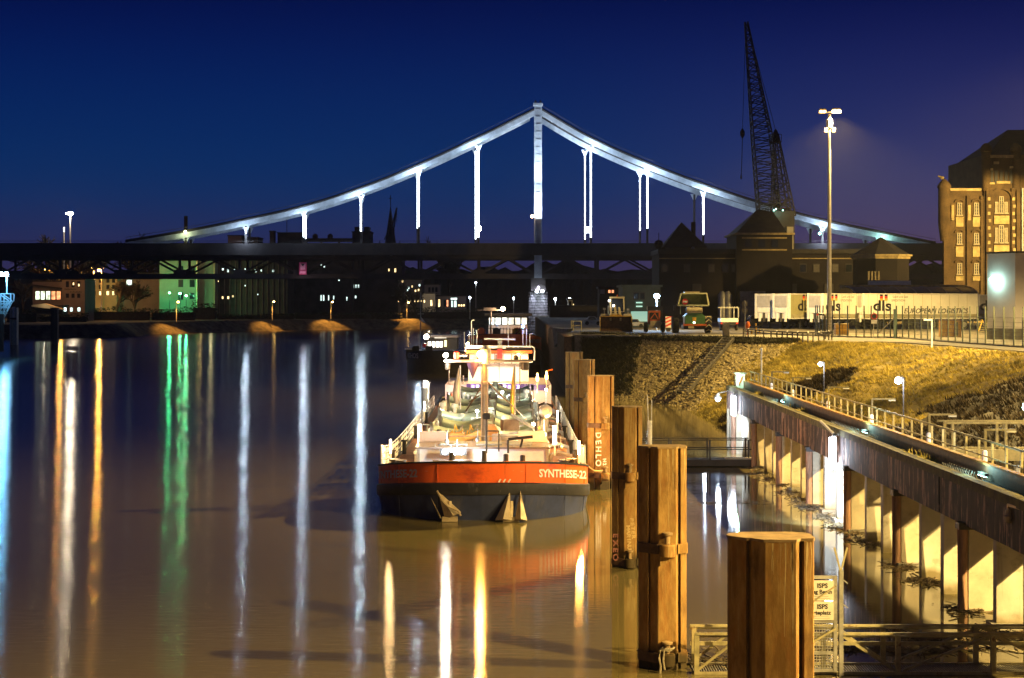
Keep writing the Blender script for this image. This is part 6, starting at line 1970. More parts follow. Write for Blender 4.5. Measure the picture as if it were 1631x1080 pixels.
for a, b in (((771, 610), (742, 655)), ((778, 610), (838, 668)), ((771, 625), (748, 640))):
    mm = MB(bo); mm.tube(P(*a, my), P(*b, my + 5), .035, 5); mm.build('mast_stay', m_rust_dark, ms)
# jib boom and flags
b0, b1 = P(815, 661, 93), P(868, 692, 88)
mm = MB(bo); mm.tube(b0, b1, .09, 8); mm.build('boom', m_white, bg)
mm = MB(bo); q = P(812, 677, 92); mm.box(q, (.9, .5, .6), R(20)); mm.build('boom_block', m_hatch, bg)
for (px0, py0), (px1, py1) in (((856, 670), (856, 700)),):
    mm = MB(bo); mm.tube(P(px1, py1, 89), P(px0, py0, 89), .14, 8); mm.build('boom_crutch', m_iron, bg)
    mm = MB(bo); mm.path([P(858, 680, 88.9), P(861, 690, 88.9), P(866, 700, 88.9)], .07, 6); mm.build('yellow_hose', m_yellow, bg)
def flag(px, ptop, pbot, Y, bands, wpx, label):
    f = thing('flag', P(px, pbot, Y), label, 'flag')
    fo_ = f.location.copy()
    mm = MB(fo_); mm.tube(P(px, pbot + 8, Y), P(px, ptop - 4, Y), .05, 6); mm.build('flagpole', m_steel, f)
    nb = len(bands)
    for k, mt in enumerate(bands):
        mm = MB(fo_); n_ = 10; vs = []
        for i in range(n_ + 1):
            t = i / n_
            w_ = wpx * (.12 + .88 * math.sin(min(1, t * 1.15) * math.pi / 2)) * (1 - .35 * max(0, t - .8) / .2)
            for j in (k / nb, (k + 1) / nb):
                p = P(px - 1 - w_ * j, ptop + (pbot - ptop) * t, Y)
                p.y += .12 * math.sin(6 * j + t * 3)
                vs.append(p)
        mm.add(vs, [(2 * i, 2 * i + 1, 2 * i + 3, 2 * i + 2) for i in range(n_)])
        o_ = mm.build('flag_cloth', mt, f, smooth=True)
        sm = o_.modifiers.new('thickness', 'SOLIDIFY'); sm.thickness = .02
    return f
m_fl_w = M('flag_white', (.75, .68, .58), .8, var=.1)
m_fl_o = M('flag_orange', (.70, .30, .04), .8, var=.2)
m_fl_y = M('flag_yellow', (.75, .55, .08), .8, var=.15)
flag(733, 586, 643, 95, [m_fl_w, m_fl_w], 11, 'long pale flag hanging limp left of the barge mast')
flag(820, 586, 660, 94, [m_fl_o, m_fl_y], 7, 'narrow orange and yellow flag hanging right of the barge mast')

# trunk deck with cargo gear
tx0, tx1 = BX - 3.75, BX + 3.2
mm = MB(bo); mm.bx(tx0, tx1, 89.5, 139, 1.2, 1.95); mm.build('trunk_deck', m_galv, bg)
for x in (tx0, tx1):
    mm = MB(bo); mm.bx(x - .05, x + .05, 89.4, 139, 1.95, 2.05); mm.build('trunk_coaming', m_white_w, bg)
m_plank = M('walkway_planks', (.34, .13, .045), .7, var=.3, scale=2.5)
for side, xa_, xb_ in ((-1, BX - HB + .2, tx0 - .08), (1, tx1 + .08, BX + HB - .2)):
    for k in range(18):
        y = 86 + k * 2.95
        mm = MB(bo); mm.bx(xa_, xb_, y, y + 2.9, 1.225, 1.285); mm.build('deck_plate', m_plank, bg)
    for k in range(9):                                          # coiled and looped hoses on the side deck
        y = 90 + k * 5.4
        if side > 0:
            mm = MB(bo); mm.path([(xa_ + .1, y, 1.35), (xa_ + .2, y - .1, 1.85), (xa_ + .6, y - .15, 2.0), (xb_ - .35, y - .1, 1.8), (xb_ - .3, y, 1.3)], .11, 7); mm.build('hose_arch', m_white_w if k % 2 else m_hatch, bg)
pipe_rows = [(94.5, 2.85, .30), (99.5, 2.95, .27), (105, 3.0, .30), (111.5, 3.1, .28), (119, 3.15, .26), (127, 3.2, .26), (134, 3.2, .24)]
for k, (y, z, r_) in enumerate(pipe_rows):
    xa_, xb_ = BX - 3.1 + .3 * (k % 2), BX + 2.7
    mid = BX + .1
    for (u0, u1) in ((xa_, mid - .15), (mid + .15, xb_)):
        pts = [(u0 + (u1 - u0) * t, y + .4 * math.sin(t * 3), z - .34 * math.sin(math.pi * t) + .1 * t * (1 if u0 == xa_ else -1)) for t in np.linspace(0, 1, 9)]
        mm = MB(bo); mm.path(pts, r_, 12); mm.build('cargo_hose', m_pipe, bg, smooth=True)
        for p in (pts[0], pts[-1]):
            mm = MB(bo); mm.lathe([(r_ + .02, -.08), (r_ + .14, -.08), (r_ + .14, .08), (r_ + .02, .08)], p, 12, 'X'); mm.build('flange', m_steel, bg)
    mm = MB(bo); mm.bx(mid - .18, mid + .18, y - .3, y + .3, 1.95, z + .45); mm.build('manifold_post', m_pipe, bg)
    for x in (xa_ + .1, xb_ - .1, BX - 1.6, BX + 1.5):
        mm = MB(bo); mm.bx(x - .08, x + .08, y - .1, y + .1, 1.95, z - .25); mm.build('pipe_support', m_steel, bg)
rnd = random.Random(5)
for k in range(60):
    y = rnd.uniform(90, 137); x = rnd.uniform(tx0 + .3, tx1 - .3); z = 1.95
    kind = k % 6
    if kind == 0:
        h = rnd.uniform(.9, 1.6); mm = MB(bo); mm.lathe([(.12, 0), (.12, h - .3), (.22, h - .28), (.22, h - .05), (.1, h)], (x, y, z), 10); mm.build('vent', m_white_w, bg, smooth=True)
    elif kind == 1:
        s = rnd.uniform(.5, .9); mm = MB(bo); mm.box((x, y, z + s * .45), (s * 1.3, s, s * .9), rnd.uniform(-.3, .3)); mm.build('deck_box', rnd.choice([m_hatch, m_pink, m_galv, m_orange]), bg)
    elif kind == 2:
        mm = MB(bo); mm.tube((x, y, z), (x, y, z + 1.0), .08, 8); mm.lathe([(.06, -.03), (.28, -.03), (.28, .03), (.06, .03)], (x, y, z + 1.05), 12); mm.build('valve', m_steel, bg)
    elif kind == 3:
        mm = MB(bo); mm.tube((x, y, z + .35), (x + rnd.uniform(-.4, .4), y + rnd.uniform(3, 7), z + .35), .12, 8); mm.build('stripping_line', m_pipe, bg, smooth=True)
    elif kind == 4:
        mm = MB(bo); mm.path([(x - .5, y, z), (x - .5, y, z + .9), (x + .5, y, z + .9), (x + .5, y, z)], .05, 6); mm.build('guard_hoop', m_white_w, bg)
    else:
        mm = MB(bo); mm.lathe([(.45, 0), (.45, .35), (.38, .42)], (x, y, z), 14); mm.build('tank_hatch', m_hatch, bg)
for x in (BX - 2.4, BX - 1.2, BX + 1.0, BX + 2.2):                     # long lines along the trunk
    mm = MB(bo); mm.tube((x, 90, 2.25), (x, 138, 2.25), .13, 8); mm.build('deck_line', m_pipe, bg, smooth=True)
mm = MB(bo); mm.bx(BX - .35, BX + .35, 90, 138, 2.42, 2.5); mm.build('catwalk', m_hatch, bg)
# big gear just behind the forecastle
def px_lathe(px, p0, p1, Y, wpx, mat, name, prof=None):
    a, b = P(px, p1, Y), P(px, p0, Y)
    r_ = wpx / 2 * Y / FPX
    mm = MB(bo); mm.lathe([(r_, 0), (r_, (b - a).length * .96), (r_ * .8, (b - a).length)], a, 12)
    return mm.build(name, mat, bg, smooth=True)
px_lathe(699.5, 684, 712, 91, 8, m_iron, 'vent_stack')
px_lathe(712, 685, 712, 91, 6, m_steel, 'vent_stack')
px_lathe(790.5, 691, 709, 89, 14, M('lilac_grey', (.36, .32, .38), .5, var=.05), 'equipment_drum')
px_lathe(866, 686, 712, 89.5, 12, m_steel, 'exhaust_column'); px_lathe(866, 667, 688, 89.5, 8.5, m_steel, 'exhaust_column')
mm = MB(bo); q = P(869, 655, 90); mm.lathe([(.2, -.16), (.36, -.13), (.36, .13), (.2, .16)], q, 14, 'Y'); mm.lathe([(.12, -.22), (.12, .2)], q, 10, 'Y'); mm.tube(q, q + Vector((0, .3, -1)), .16, 8); mm.build('hose_reel', m_steel, bg)
q0, q1 = P(716, 690, 90.5), P(740, 714, 90.5)
mm = MB(bo); mm.bx(q0.x, q1.x, 90.2, 91.5, 2.0, q0.z); mm.build('crane_base', M('crane_base_orange', (.55, .28, .11), .5, var=.15), bg)
mm = MB(bo); mm.tube(P(740, 699, 90.3), P(768, 689, 90.3), .16, 10); mm.build('crane_arm', M('crane_arm_tan', (.55, .36, .16), .45, var=.15), bg, smooth=True)
q0, q1 = P(768, 678, 91.5), P(794, 706, 91.5)
mm = MB(bo); mm.ext([(q0.x, 91.2, q1.z), (q1.x, 91.2, q1.z), (q1.x, 91.2, q0.z - .3), (q1.x - .2, 91.2, q0.z), (q0.x, 91.2, q0.z)], (0, 1.3, 0)); mm.build('crane_house', bpy.data.materials['crane_base_orange'], bg)
q0, q1 = P(793, 693, 92), P(853, 712, 92)
mm = MB(bo); mm.bx(q0.x, q1.x, 91.8, 93.5, 2.0, q0.z); mm.build('locker', m_pink, bg)
q = P(812, 690, 89.6)
mm = MB(bo); mm.lathe([(.08, -.58), (.38, -.5), (.58, -.28), (.66, 0), (.6, 0), (.5, -.2)], q, 18); mm.tube(q + Vector((0, 0, -.9)), q + Vector((0, 0, -.5)), .08, 6); mm.build('white_bowl', m_white, bg, smooth=True)
for k in range(14):
    x = P(715 + k * 4, 0, 92).x
    mm = MB(bo); mm.path([(x, 91, 2.0), (x + .1, 90.8, 2.6 + .4 * (k % 3)), (x + .25 - .3 * (k % 2), 90.7, 3.1)], .03, 5); mm.build('cable_loop', m_galv if k % 2 else m_yellow, bg)
m_deck_tube = E('deck_tube_light', (1, .82, .55), 14)
for px, p0, p1, Y in ((668.5, 676, 706, 88.2), (883.5, 678, 708, 88.2), (888, 654, 672, 100), (676, 640, 654, 112), (622, 700, 722, 83.5), (922, 702, 724, 83.5)):
    a, b = P(px, p1, Y), P(px, p0, Y)
    big = px in (668.5, 883.5)
    r_ = .10 if big else .05
    mm = MB(bo); mm.tube(a - Vector((0, 0, .6)), a, .05, 6); pt = mm.build('lamp_stem', m_steel, bg)
    mm = MB(bo); mm.tube(a, b, r_, 8); mm.build('tube_lamp', m_deck_tube, pt)
    point((a + b) / 2 + Vector((0, -.35, .1)), 560 if big else (1500 if px == 922 else 220), (1, .62, .26) if px != 922 else SODIUM2, bg, .2, bo)
# cage of further deck lamps between the pipes
for px, py, Y, wt, col in ((850, 690, 93, 380, (1, .75, .45)), (760, 668, 103, 420, (.95, 1, .85)), (800, 636, 120, 420, (.95, 1, .85)), (735, 640, 125, 420, (1, .9, .75)), (870, 632, 124, 300, (1, .85, .6)), (705, 668, 107, 300, (1, .8, .5))):
    q = P(px, py, Y); q.z += .5
    mm = MB(bo); mm.tube((q.x, q.y + .1, 1.95), (q.x, q.y + .1, q.z + .1), .035, 5); pt = mm.build('lamp_stem', m_steel, bg)
    mm = MB(bo); mm.ball(q, .1, 8); mm.build('deck_lamp', E('deck_lamp_lens', col, 40), pt)
    point(q + Vector((0, -.3, .1)), wt, col, bg, .12, bo)

# rails along both sides: posts, three rails and canvas boards
for side in (-1, 1):
    pts = []
    for y in list(np.arange(81.2, 139, 1.9)):
        h = bow_half(y, -.1)
        pts.append(Vector((BX + side * h, y, zg(y) + .03)))
    for p in pts:
        mm = MB(bo); mm.tube(p, p + Vector((0, 0, .98)), .03, 5); mm.build('rail_post', m_white, bg)
    for z in (.98, .66, .34):
        mm = MB(bo); mm.path([p + Vector((0, 0, z)) for p in pts], .026, 5); mm.build('rail', m_white, bg)
    for i in range(len(pts) - 1):
        if (side < 0 and i % 4 == 3) or (side > 0 and i % 5 == 4): continue
        a, b = pts[i].lerp(pts[i + 1], .06), pts[i].lerp(pts[i + 1], .94)
        ins = Vector((-side * .05, 0, 0))
        mm = MB(bo)
        if side > 0:
            mm.ext([a + ins + Vector((0, 0, .12)), b + ins + Vector((0, 0, .12)), b + ins + Vector((0, 0, .9)), a + ins + Vector((0, 0, .9))], (-side * .02, 0, 0))
        else:
            for k in range(3):
                z0 = .1 + k * .3
                mm.ext([a + ins + Vector((0, 0, z0)), b + ins + Vector((0, 0, z0)), b + ins + Vector((0, 0, z0 + .2)), a + ins + Vector((0, 0, z0 + .2))], (-side * .02, 0, 0))
        mm.build('rail_board', m_white_w, bg)
    for k in (3, 8, 14, 21):
        if k < len(pts):
            p = pts[k] + Vector((-side * .25, 0, -.05)); mm = MB(bo); mm.lathe([(.12, 0), (.12, .7), (.18, .72), (.18, .8)], p, 10); mm.build('bollard', m_iron, bg)
for k, (px, py, Y) in enumerate(((676.5, 628, 131),)):
    q = P(px, py, Y); mm = MB(bo); mm.lathe([(.24, -1.6), (.24, .3), (.3, .32), (.3, .5), (.2, .52)], (q.x, q.y, q.z), 12); mm.build('fender_post', m_white, bg)
# mooring lines to the piles
for sgn in range(3):
    a = Vector((BX + HB - .15, 82.8 + .25 * sgn, zg(83) + .15)); b = Vector((4.75 + .03 * sgn, 89.9, .95 + .04 * sgn))
    mid = (a + b) / 2 - Vector((0, 0, .12 + .05 * sgn))
    mm = MB(bo); mm.path([a, mid, b], .035, 5); mm.build('mooring_line', M('mooring_rope_tan', (.45, .3, .12), .9, var=.2) if sgn == 0 else bpy.data.materials['mooring_rope_tan'], bg)

# deckhouse and wheelhouse aft
dy = 141.0
def DB(px0, px1, py0, py1, Y, d, mat, name, parent=bg):
    a, b = P(px0, py0, Y), P(px1, py1, Y)
    mm = MB(bo); mm.bx(a.x, b.x, Y, Y + d, b.z, a.z)
    return mm.build(name, mat, parent)
dh = DB(709, 878, 613, 662, dy, 13, m_pink, 'deckhouse')
m_violet = E('violet_window', (.22, .10, 1.0), 3.0)
m_violet2 = E('pale_violet_window', (.55, .5, 1.0), 3.0)
for k, px in enumerate(np.arange(743, 844, 7.2)):
    f = DB(px, px + 6.6, 611.5, 622, dy - .15, .12, M('violet_frame', (.08, .04, .2), .4, var=.1) if k == 0 else bpy.data.materials['violet_frame'], 'window', dh)
    if k in (1, 2, 5, 6, 8, 9, 11):
        DB(px + .8, px + 5.6, 613, 621, dy - .19, .03, m_violet2 if k in (2, 8) else m_violet, 'pane', f)
DB(846, 872, 613, 622, dy - .15, .12, bpy.data.materials['violet_frame'], 'window', dh)
DB(741, 846, 622.5, 626, dy - .3, .28, m_white, 'window_ledge', dh)
sb = DB(715.5, 720.5, 627, 642, dy - .4, .38, m_orange, 'lifebuoy_box', dh)
lbo = thing('lifebuoy_case', P(716, 642, dy - .6), 'orange lifebuoy box on the left front of the deckhouse', 'box') if False else None
whs = DB(746, 842, 580, 613, 147, 8, m_white, 'wheelhouse')
point((BX, 143.2, P(0, 600, 143).z - .6), 1700, (1, .80, .60), bg, .3, bo)
point((BX - 3.2, 139.2, P(0, 630, 139).z + .3), 260, (1, .72, .6), bg, .2, bo)
point((BX + 3.0, 139.2, P(0, 630, 139).z + .3), 220, (1, .78, .55), bg, .2, bo)
DB(745, 843, 579.5, 584, 146.8, .18, m_hatch, 'window_sill', whs)
m_int = lit_window_mat('wheelhouse_interior', (1, .52, .14), 1.6, 1.6)
wx = list(np.linspace(747, 842, 8))
for i in range(7):
    f = DB(wx[i] + .4, wx[i + 1] - .4, 563.5, 579, 146.9, .1, m_white, 'window', whs)
    DB(wx[i] + 1.3, wx[i + 1] - 1.3, 565.2, 578, 146.84, .05, m_int if i != 3 else m_hatch, 'pane', f)
DB(746, 842, 563.5, 580, 147.05, 7, m_dark_wall, 'wheelhouse_core', whs)
DB(742, 848, 558.5, 563, 145.8, 10, m_orange, 'roof_edge', whs)
DB(743, 847, 554.5, 558.3, 146.2, 9, m_dark_wall, 'roof', whs)
mm = MB(bo); rz_ = P(0, 551.5, 146).z
mm.path([P(741, 560, 146), P(742, 553, 146), P(745, 551.5, 146), P(848, 552, 146), P(851, 554, 146), P(851.5, 560, 146), P(851, 574, 146)], .07, 6); mm.build('roof_rail', m_white, whs)
DB(743, 806, 550.5, 555, 145.7, .3, m_white_w, 'name_board', whs)
DB(800, 806, 551, 555.5, 145.6, .1, m_white, 'board_end', whs)
DB(722, 744, 565.5, 568, 145.5, .3, m_white_w, 'wing_bar', whs)
DB(792, 800, 556, 571, 145.3, .4, m_red, 'red_light_mast', whs)
# radar scanner, antennas, lamps
DB(792.5, 799.5, 541.5, 551, 149, .6, m_galv, 'radar_pedestal', whs)
mm = MB(bo); a, b = P(771, 540, 149), P(821, 540.5, 149); mm.bar(a + Vector((0, .3, 0)), b + Vector((0, .3, 0)), .3, .16); mm.build('radar_scanner', m_white, whs)
for px, p0, p1 in ((739.5, 529, 552), (747.5, 532, 550), (751, 511, 551), (754, 523, 552), (759.5, 526, 551), (809.5, 511, 551), (833, 525, 552), (838.5, 524, 552), (844, 532, 552)):
    a, b = P(px, p1, 148), P(px, p0, 148)
    mm = MB(bo); mm.tube(a, b, .035, 5)
    if px in (751, 809.5, 844): mm.tube(b, b + Vector((.25, 0, .06)), .035, 5)
    mm.build('antenna', m_white, whs)
for px, py, r_, c, st, wt in ((745, 548, .15, (1, .7, .36), 90, 900), (826, 565, .1, (1, .7, .3), 40, 90), (717, 573, .04, (1, .8, .6), 10, 0), (833, 520, .13, (.05, .2, 1), 60, 60)):
    q = P(px, py, 145.5 if px != 833 else 148)
    mm = MB(bo); mm.ball(q, r_, 8); mm.build('lamp', E('aft_lamp', c, st), whs)
    if wt: point(q + Vector((0, -.4, 0)), wt, c, bg, .1, bo)
for px, p0, p1 in ((715, 590, 612), (738, 598, 613)):
    a, b = P(px, p1, 143), P(px, p0, 143)
    mm = MB(bo); mm.tube(a, b, .06, 6); mm.build('stanchion', m_pink, bg)
for px, p0, p1, Y in ((856, 603, 628, 139), (870.5, 600, 630, 138)):
    a, b = P(px, p1, Y), P(px, p0, Y)
    mm = MB(bo); mm.tube(a, b, .05, 6); pt = mm.build('torch_post', m_white_w, bg)
    mm = MB(bo); mm.lathe([(.09, -.2), (.12, 0), (.03, .45)], b, 8); mm.build('lamp', E('torch_lamp', (1, .55, .12), 30), pt)
    point(b + Vector((0, -.4, 0)), 90, SODIUM2, bg, .1, bo)
mm = MB(bo); q = P(870.5, 600, 138.5); mm.path([q, q + Vector((.1, 0, .5)), q + Vector((.5, 0, .6))], .07, 6); mm.build('swan_neck', m_orange, bg)
# ------------------------------------------------------------------ the two barges moored behind
def simple_bow(loc, beam, L, zdeck, zbow, bowlen, top_mat, low_mat, label, name, split, hullname, textcol, tsize):
    t = thing(name, loc, label, 'barge')
    def outline(y0, g):
        ys = [bowlen * (1 - math.cos(a)) for a in np.linspace(0, math.pi / 2, 14)]
        half = [((beam / 2 + g) * (1 - (1 - y / bowlen) ** 2.2) ** (1 / 2.2) if y < bowlen else beam / 2 + g, y + y0) for y in ys] + [(beam / 2 + g, bowlen + 6), (beam / 2 + g, L)]
        return [(-h, y) for h, y in half[::-1]] + [(h, y) for h, y in half[1:]]
    zf = lambda y: zdeck + (zbow - zdeck) * math.exp(-(max(0, y) / 8) ** 1.3)
    def strip_(rows, mat, nm):
        n = len(rows[0]); mm = MB()
        mm.add([p for r in rows for p in r], [(j * n + i, j * n + i + 1, (j + 1) * n + i + 1, (j + 1) * n + i) for j in range(len(rows) - 1) for i in range(n - 1)])
        return mm.build(nm, mat, t, smooth=True)
    R_ = lambda y0, g, z: [(x, y, z(y)) for x, y in outline(y0, g)]
    strip_([R_(.5, -.15, lambda y: -.8), R_(.2, -.05, lambda y: .2), R_(0, 0, lambda y: zf(y) - split)], low_mat, 'hull')
    bw = strip_([R_(-.03, .03, lambda y: zf(y) - split - .02), R_(-.05, .05, lambda y: zf(y))], top_mat, 'bulwark')
    strip_([R_(-.12, .1, lambda y: zf(y) - .02), R_(-.12, .1, lambda y: zf(y) + .08), R_(.2, -.2, lambda y: zf(y) + .08)], m_black, 'gunwale_rail')
    mm = MB(); mm.quad(*[(x, y, zdeck - .3 if y > 6 else zf(y) - .6) for x, y in outline(.2, -.2)]); mm.build('deck', m_hatch, t)
    for side in (-1, 1):
        vs, fs = text_mesh(hullname, tsize, bold=.015)
        pts = [(side * ((beam / 2 + .03) * (1 - (1 - min(1, y / bowlen)) ** 2.2) ** (1 / 2.2)), y) for y in np.linspace(.01, bowlen, 200)]
        arc = [0.0]
        for (a, b), (c, d) in zip(pts[:-1], pts[1:]): arc.append(arc[-1] + math.hypot(c - a, d - b))
        s0 = arc[-1] * .58
        mm = MB()
        mm.add([(np.interp(s0 + side * v.x, arc, [p[0] for p in pts]) + side * .06, np.interp(s0 + side * v.x, arc, [p[1] for p in pts]) - .12, zf(1.5) - split * .5 - .05 + v.z) for v in vs], fs)
        mm.build('ship_name', textcol, bw)
    return t, zf
m_name_dim = M('dim_name_white', (.5, .45, .42), .6, var=.1)
# dark barge, left
p = P(699, 594, 231); p.z = 0
t, zf = simple_bow((p.x, 231, 0), 9.4, 60, 1.9, 3.2, 6, M('dark_hull', (.02, .017, .016), .5, var=.2), M('dark_hull_low', (.03, .023, .018), .5, var=.3),
    'dark unlit barge named PORTHOS moored behind on the left', 'dark_barge', 1.0, 'PORTHOS', m_name_dim, .95)
to = t.location.copy()
def TP(px, py, dy=0): return P(px, py, 231 + dy)
a, b = TP(681, 543, 14), TP(706, 554, 14)
mm = MB(to); mm.bx(a.x - .3, b.x + 2.0, 245, 252, 3, a.z + .5); wh_ = mm.build('wheelhouse', m_dark_wall, t)
m_wh_int = lit_window_mat('bright_wheelhouse_interior', (1, .93, .78), 3.0, 1.2)
n_ = 4
for i in range(n_):
    x0_ = a.x + (b.x - a.x) * i / n_; x1_ = a.x + (b.x - a.x) * (i + 1) / n_
    mm = MB(to); mm.bx(x0_ + .03, x1_ - .03, 244.85, 245, b.z, a.z); f = mm.build('window', m_dark_wall, wh_)
    mm = MB(to); mm.bx(x0_ + .08, x1_ - .08, 244.78, 244.85, b.z + .08, a.z - .08); mm.build('pane', m_wh_int, f)
mm = MB(to); mm.bx(a.x - .6, b.x + 2.2, 244.2, 252.5, a.z + .5, a.z + .8); mm.build('roof', m_hatch, wh_)
q0, q1 = TP(692, 538, 13), TP(711, 538, 13)
mm = MB(to); mm.bar(q0, q1, .2, .16); mm.build('radar_scanner', m_white, wh_)
q = TP(679, 536.5, 10)
mm = MB(to); mm.ball(q, .36, 10); mm.build('mast_lamp', E('porthos_lens', (1, .86, .66), 60), t)
point(q + Vector((0, -.8, 0)), 900, (1, .85, .65), t, .3, to)
mm = MB(to); mm.tube(TP(670, 555, 6), TP(670, 466, 6), .07, 6); ms_ = mm.build('mast', m_galv, t)
mm = MB(to); mm.bar(TP(665, 500, 6), TP(675, 500, 6), .1); mm.build('yard', m_galv, ms_)
mm = MB(to); mm.add([TP(671, 505, 5.9), TP(678, 514, 5.9), TP(671.5, 512, 5.9)], [(0, 1, 2)]); mm.build('pennant', m_fl_w, ms_)
mm = MB(to); mm.bar(TP(645, 556, 3), TP(656, 556, 3), .35, .14); mm.build('winch_cover', m_white_w, t)
for px, py in ((663, 553), (652, 558), (660, 556), (684, 553)):
    q = TP(px, py, 4); mm = MB(to); mm.box(q + Vector((0, 0, -.5)), (.9, .9, 1.4)); mm.build('deck_winch', m_iron, t)
mm = MB(to); mm.tube(TP(676, 547, 8), TP(675.5, 553, 8), .25, 8); mm.build('life_ring', m_red, t)
mm = MB(to); mm.bx(TP(708, 0, 14).x, TP(711.5, 0, 14).x, 244.7, 245.2, TP(0, 552, 14).z, TP(0, 542, 14).z); mm.build('side_lamp', E('side_lamp_amber', (1, .7, .2), 2.5), wh_)
# red barge behind the wheelhouse
p = P(803, 560, 262)
t, zf = simple_bow((p.x, 262, 0), 11.6, 70, 3.4, 4.95, 6.5, m_hull_red, m_hull_blk,
    'red barge named SYNTHESE-10 with lit wheelhouse moored behind the tank barge', 'red_barge', 1.9, 'SYNTHESE-10', m_name_dim, .8)
to = t.location.copy()
def TP(px, py, dy=0): return P(px, py, 262 + dy)
a, b = TP(778, 505, 16), TP(840, 518, 16)
c = TP(840, 533, 16)
mm = MB(to); mm.bx(a.x, b.x, 278, 288, 3, b.z); wh_ = mm.build('wheelhouse', m_pink, t)
mm = MB(to); mm.bx(a.x + .1, b.x - .1, 278.2, 287, b.z, a.z + .2); mm.build('wheelhouse_core', m_dark_wall, wh_)
m_in2 = lit_window_mat('cool_wheelhouse_interior', (.85, .93, .85), 1.3, .9)
n_ = 6
for i in range(n_):
    x0_ = a.x + (b.x - a.x) * i / n_; x1_ = a.x + (b.x - a.x) * (i + 1) / n_
    mm = MB(to); mm.bx(x0_ + .02, x1_ - .02, 277.9, 278.1, b.z + .02, a.z); f = mm.build('window', m_black, wh_)
    mm = MB(to); mm.bx(x0_ + .12, x1_ - .12, 277.82, 277.9, b.z + .12, a.z - .12); mm.build('pane', m_in2, f)
mm = MB(to); mm.bx(a.x - .6, b.x + .8, 277.2, 288.5, a.z + .2, a.z + .6); mm.build('roof', m_roof, wh_)
mm = MB(to); q0, q1 = TP(760, 494, 10), TP(800, 494, 10); mm.bar(q0, q1, .2, .16); mm.tube(TP(782, 496, 10), TP(782, 535, 10), .16, 8); mm.bar(TP(770, 492.5, 10), TP(790, 492.5, 10), .3, .5); mm.build('radar_mast', m_hatch, t)
q = TP(801, 492, 10)
mm = MB(to); mm.ball(q, .34, 10); mm.build('mast_lamp', E('red_barge_lens', (1, .72, .38), 80), t)
point(q + Vector((0, -.8, -.3)), 1100, (1, .72, .4), t, .3, to)
for px, py, cc in ((792, 515.5, (.2, .5, 1)), (783, 515, (.3, .8, .9))):
    q = TP(px, py, 15); mm = MB(to); mm.ball(q, .18, 8); mm.build('screen_lamp', E('screen_blue', cc, 12), wh_)
for k in range(14):
    px = 772 + k * 5
    q = TP(px, 533, 5); mm = MB(to); mm.tube(q, q + Vector((0, 0, 1.1)), .05, 5); mm.build('rail_post', m_iron, t)
mm = MB(to); mm.tube(TP(772, 523, 5), TP(842, 525, 5), .05, 5); mm.build('rail', m_iron, t)
for px, cc in ((767, m_orange), (825, m_red), (791, m_iron), (822, m_yellow)):
    q = TP(px, 530, 6); mm = MB(to); mm.box(q, (1.2, .8, 1.2)); mm.lathe([(.3, -.6), (.3, .8)], q, 8); mm.build('deck_gear', cc, t)
point(TP(810, 545, -9) + Vector((0, 0, 2)), 0.0, (1, .6, .3), t, .2, to) if False else None
# ------------------------------------------------------------------ far shore: buildings, lamps, trees
def FPt(px, py, Y): return P(px, py, Y)
def block(name, px0, px1, py0, Y, depth, mat, label, cat='building', base=FZ, group=None):
    a, b = P(px0, py0, Y), P(px1, py0, Y)
    t = thing(name, ((a.x + b.x) / 2, Y, base), label, cat, group)
    mm = MB(t.location); mm.bx(a.x, b.x, Y, Y + depth, base, a.z); mm.build('wall', mat, t)
    mm = MB(t.location); mm.bx(a.x - .3, b.x + .3, Y - .3, Y + depth + .3, a.z, a.z + .4); mm.build('roof', m_roof, t)
    return t
def win(t, px0, px1, py0, py1, Y, mat, frame=m_dark_wall):
    a, b = P(px0, py0, Y), P(px1, py1, Y)
    mm = MB(t.location); mm.bx(a.x - .12, b.x + .12, Y - .14, Y + .02, b.z - .12, a.z + .12); f = mm.build('window', frame, t)
    mm = MB(t.location); mm.bx(a.x, b.x, Y - .2, Y - .14, b.z, a.z); mm.build('pane', mat, f)
m_w_warm = lit_window_mat('warm_room', (1, .70, .30), 2.0, .5)
m_w_red = lit_window_mat('red_curtain_room', (1, .35, .14), 1.5, .9)
m_w_cool = lit_window_mat('cool_room', (.75, 1, .92), 1.6, .7)
m_w_green = lit_window_mat('green_white_room', (.8, 1, .7), 1.8, .9)
m_wall_a = M('warm_render', (.36, .27, .17), .9, var=.15, scale=.2)
m_wall_g = M('pale_green_render', (.23, .23, .17), .9, var=.12, scale=.2)
m_wall_p = M('mauve_render', (.20, .16, .15), .9, var=.15, scale=.2)
# restaurant by the water
t = block('riverside_restaurant', 52, 99, 449, 560, 14, m_wall_p, 'riverside restaurant with a row of five lit curtained windows')
for k in range(5): win(t, 57 + 8.4 * k, 63 + 8.4 * k, 464, 477, 560, m_w_green if k < 3 else m_w_red)
a, b = P(45, 455, 559), P(104, 458.5, 559)
mm = MB(t.location); mm.ext([(a.x, 558, P(0, 452, 559).z), (a.x, 558, P(0, 455, 559).z), (b.x, 558, P(0, 461, 559).z), (b.x, 558, P(0, 459, 559).z)], (0, 2, 0)); mm.build('veranda_roof', m_roof, t)
t = block('white_annex', 99, 135, 446, 557, 14, m_wall_p, 'plain annex with six small windows right of the restaurant')
for px in (107.5, 116.5, 125.5):
    win(t, px - 2, px + 2, 448.5, 457, 557, m_glass); win(t, px - 2, px + 2, 468, 474, 557, m_glass)
for px, py in ((117, 452), (125.5, 454)):
    a = P(px, py, 556.7); mm = MB(t.location); mm.box(a, (.4, .1, .8)); mm.build('lit_blind', m_w_warm, t)
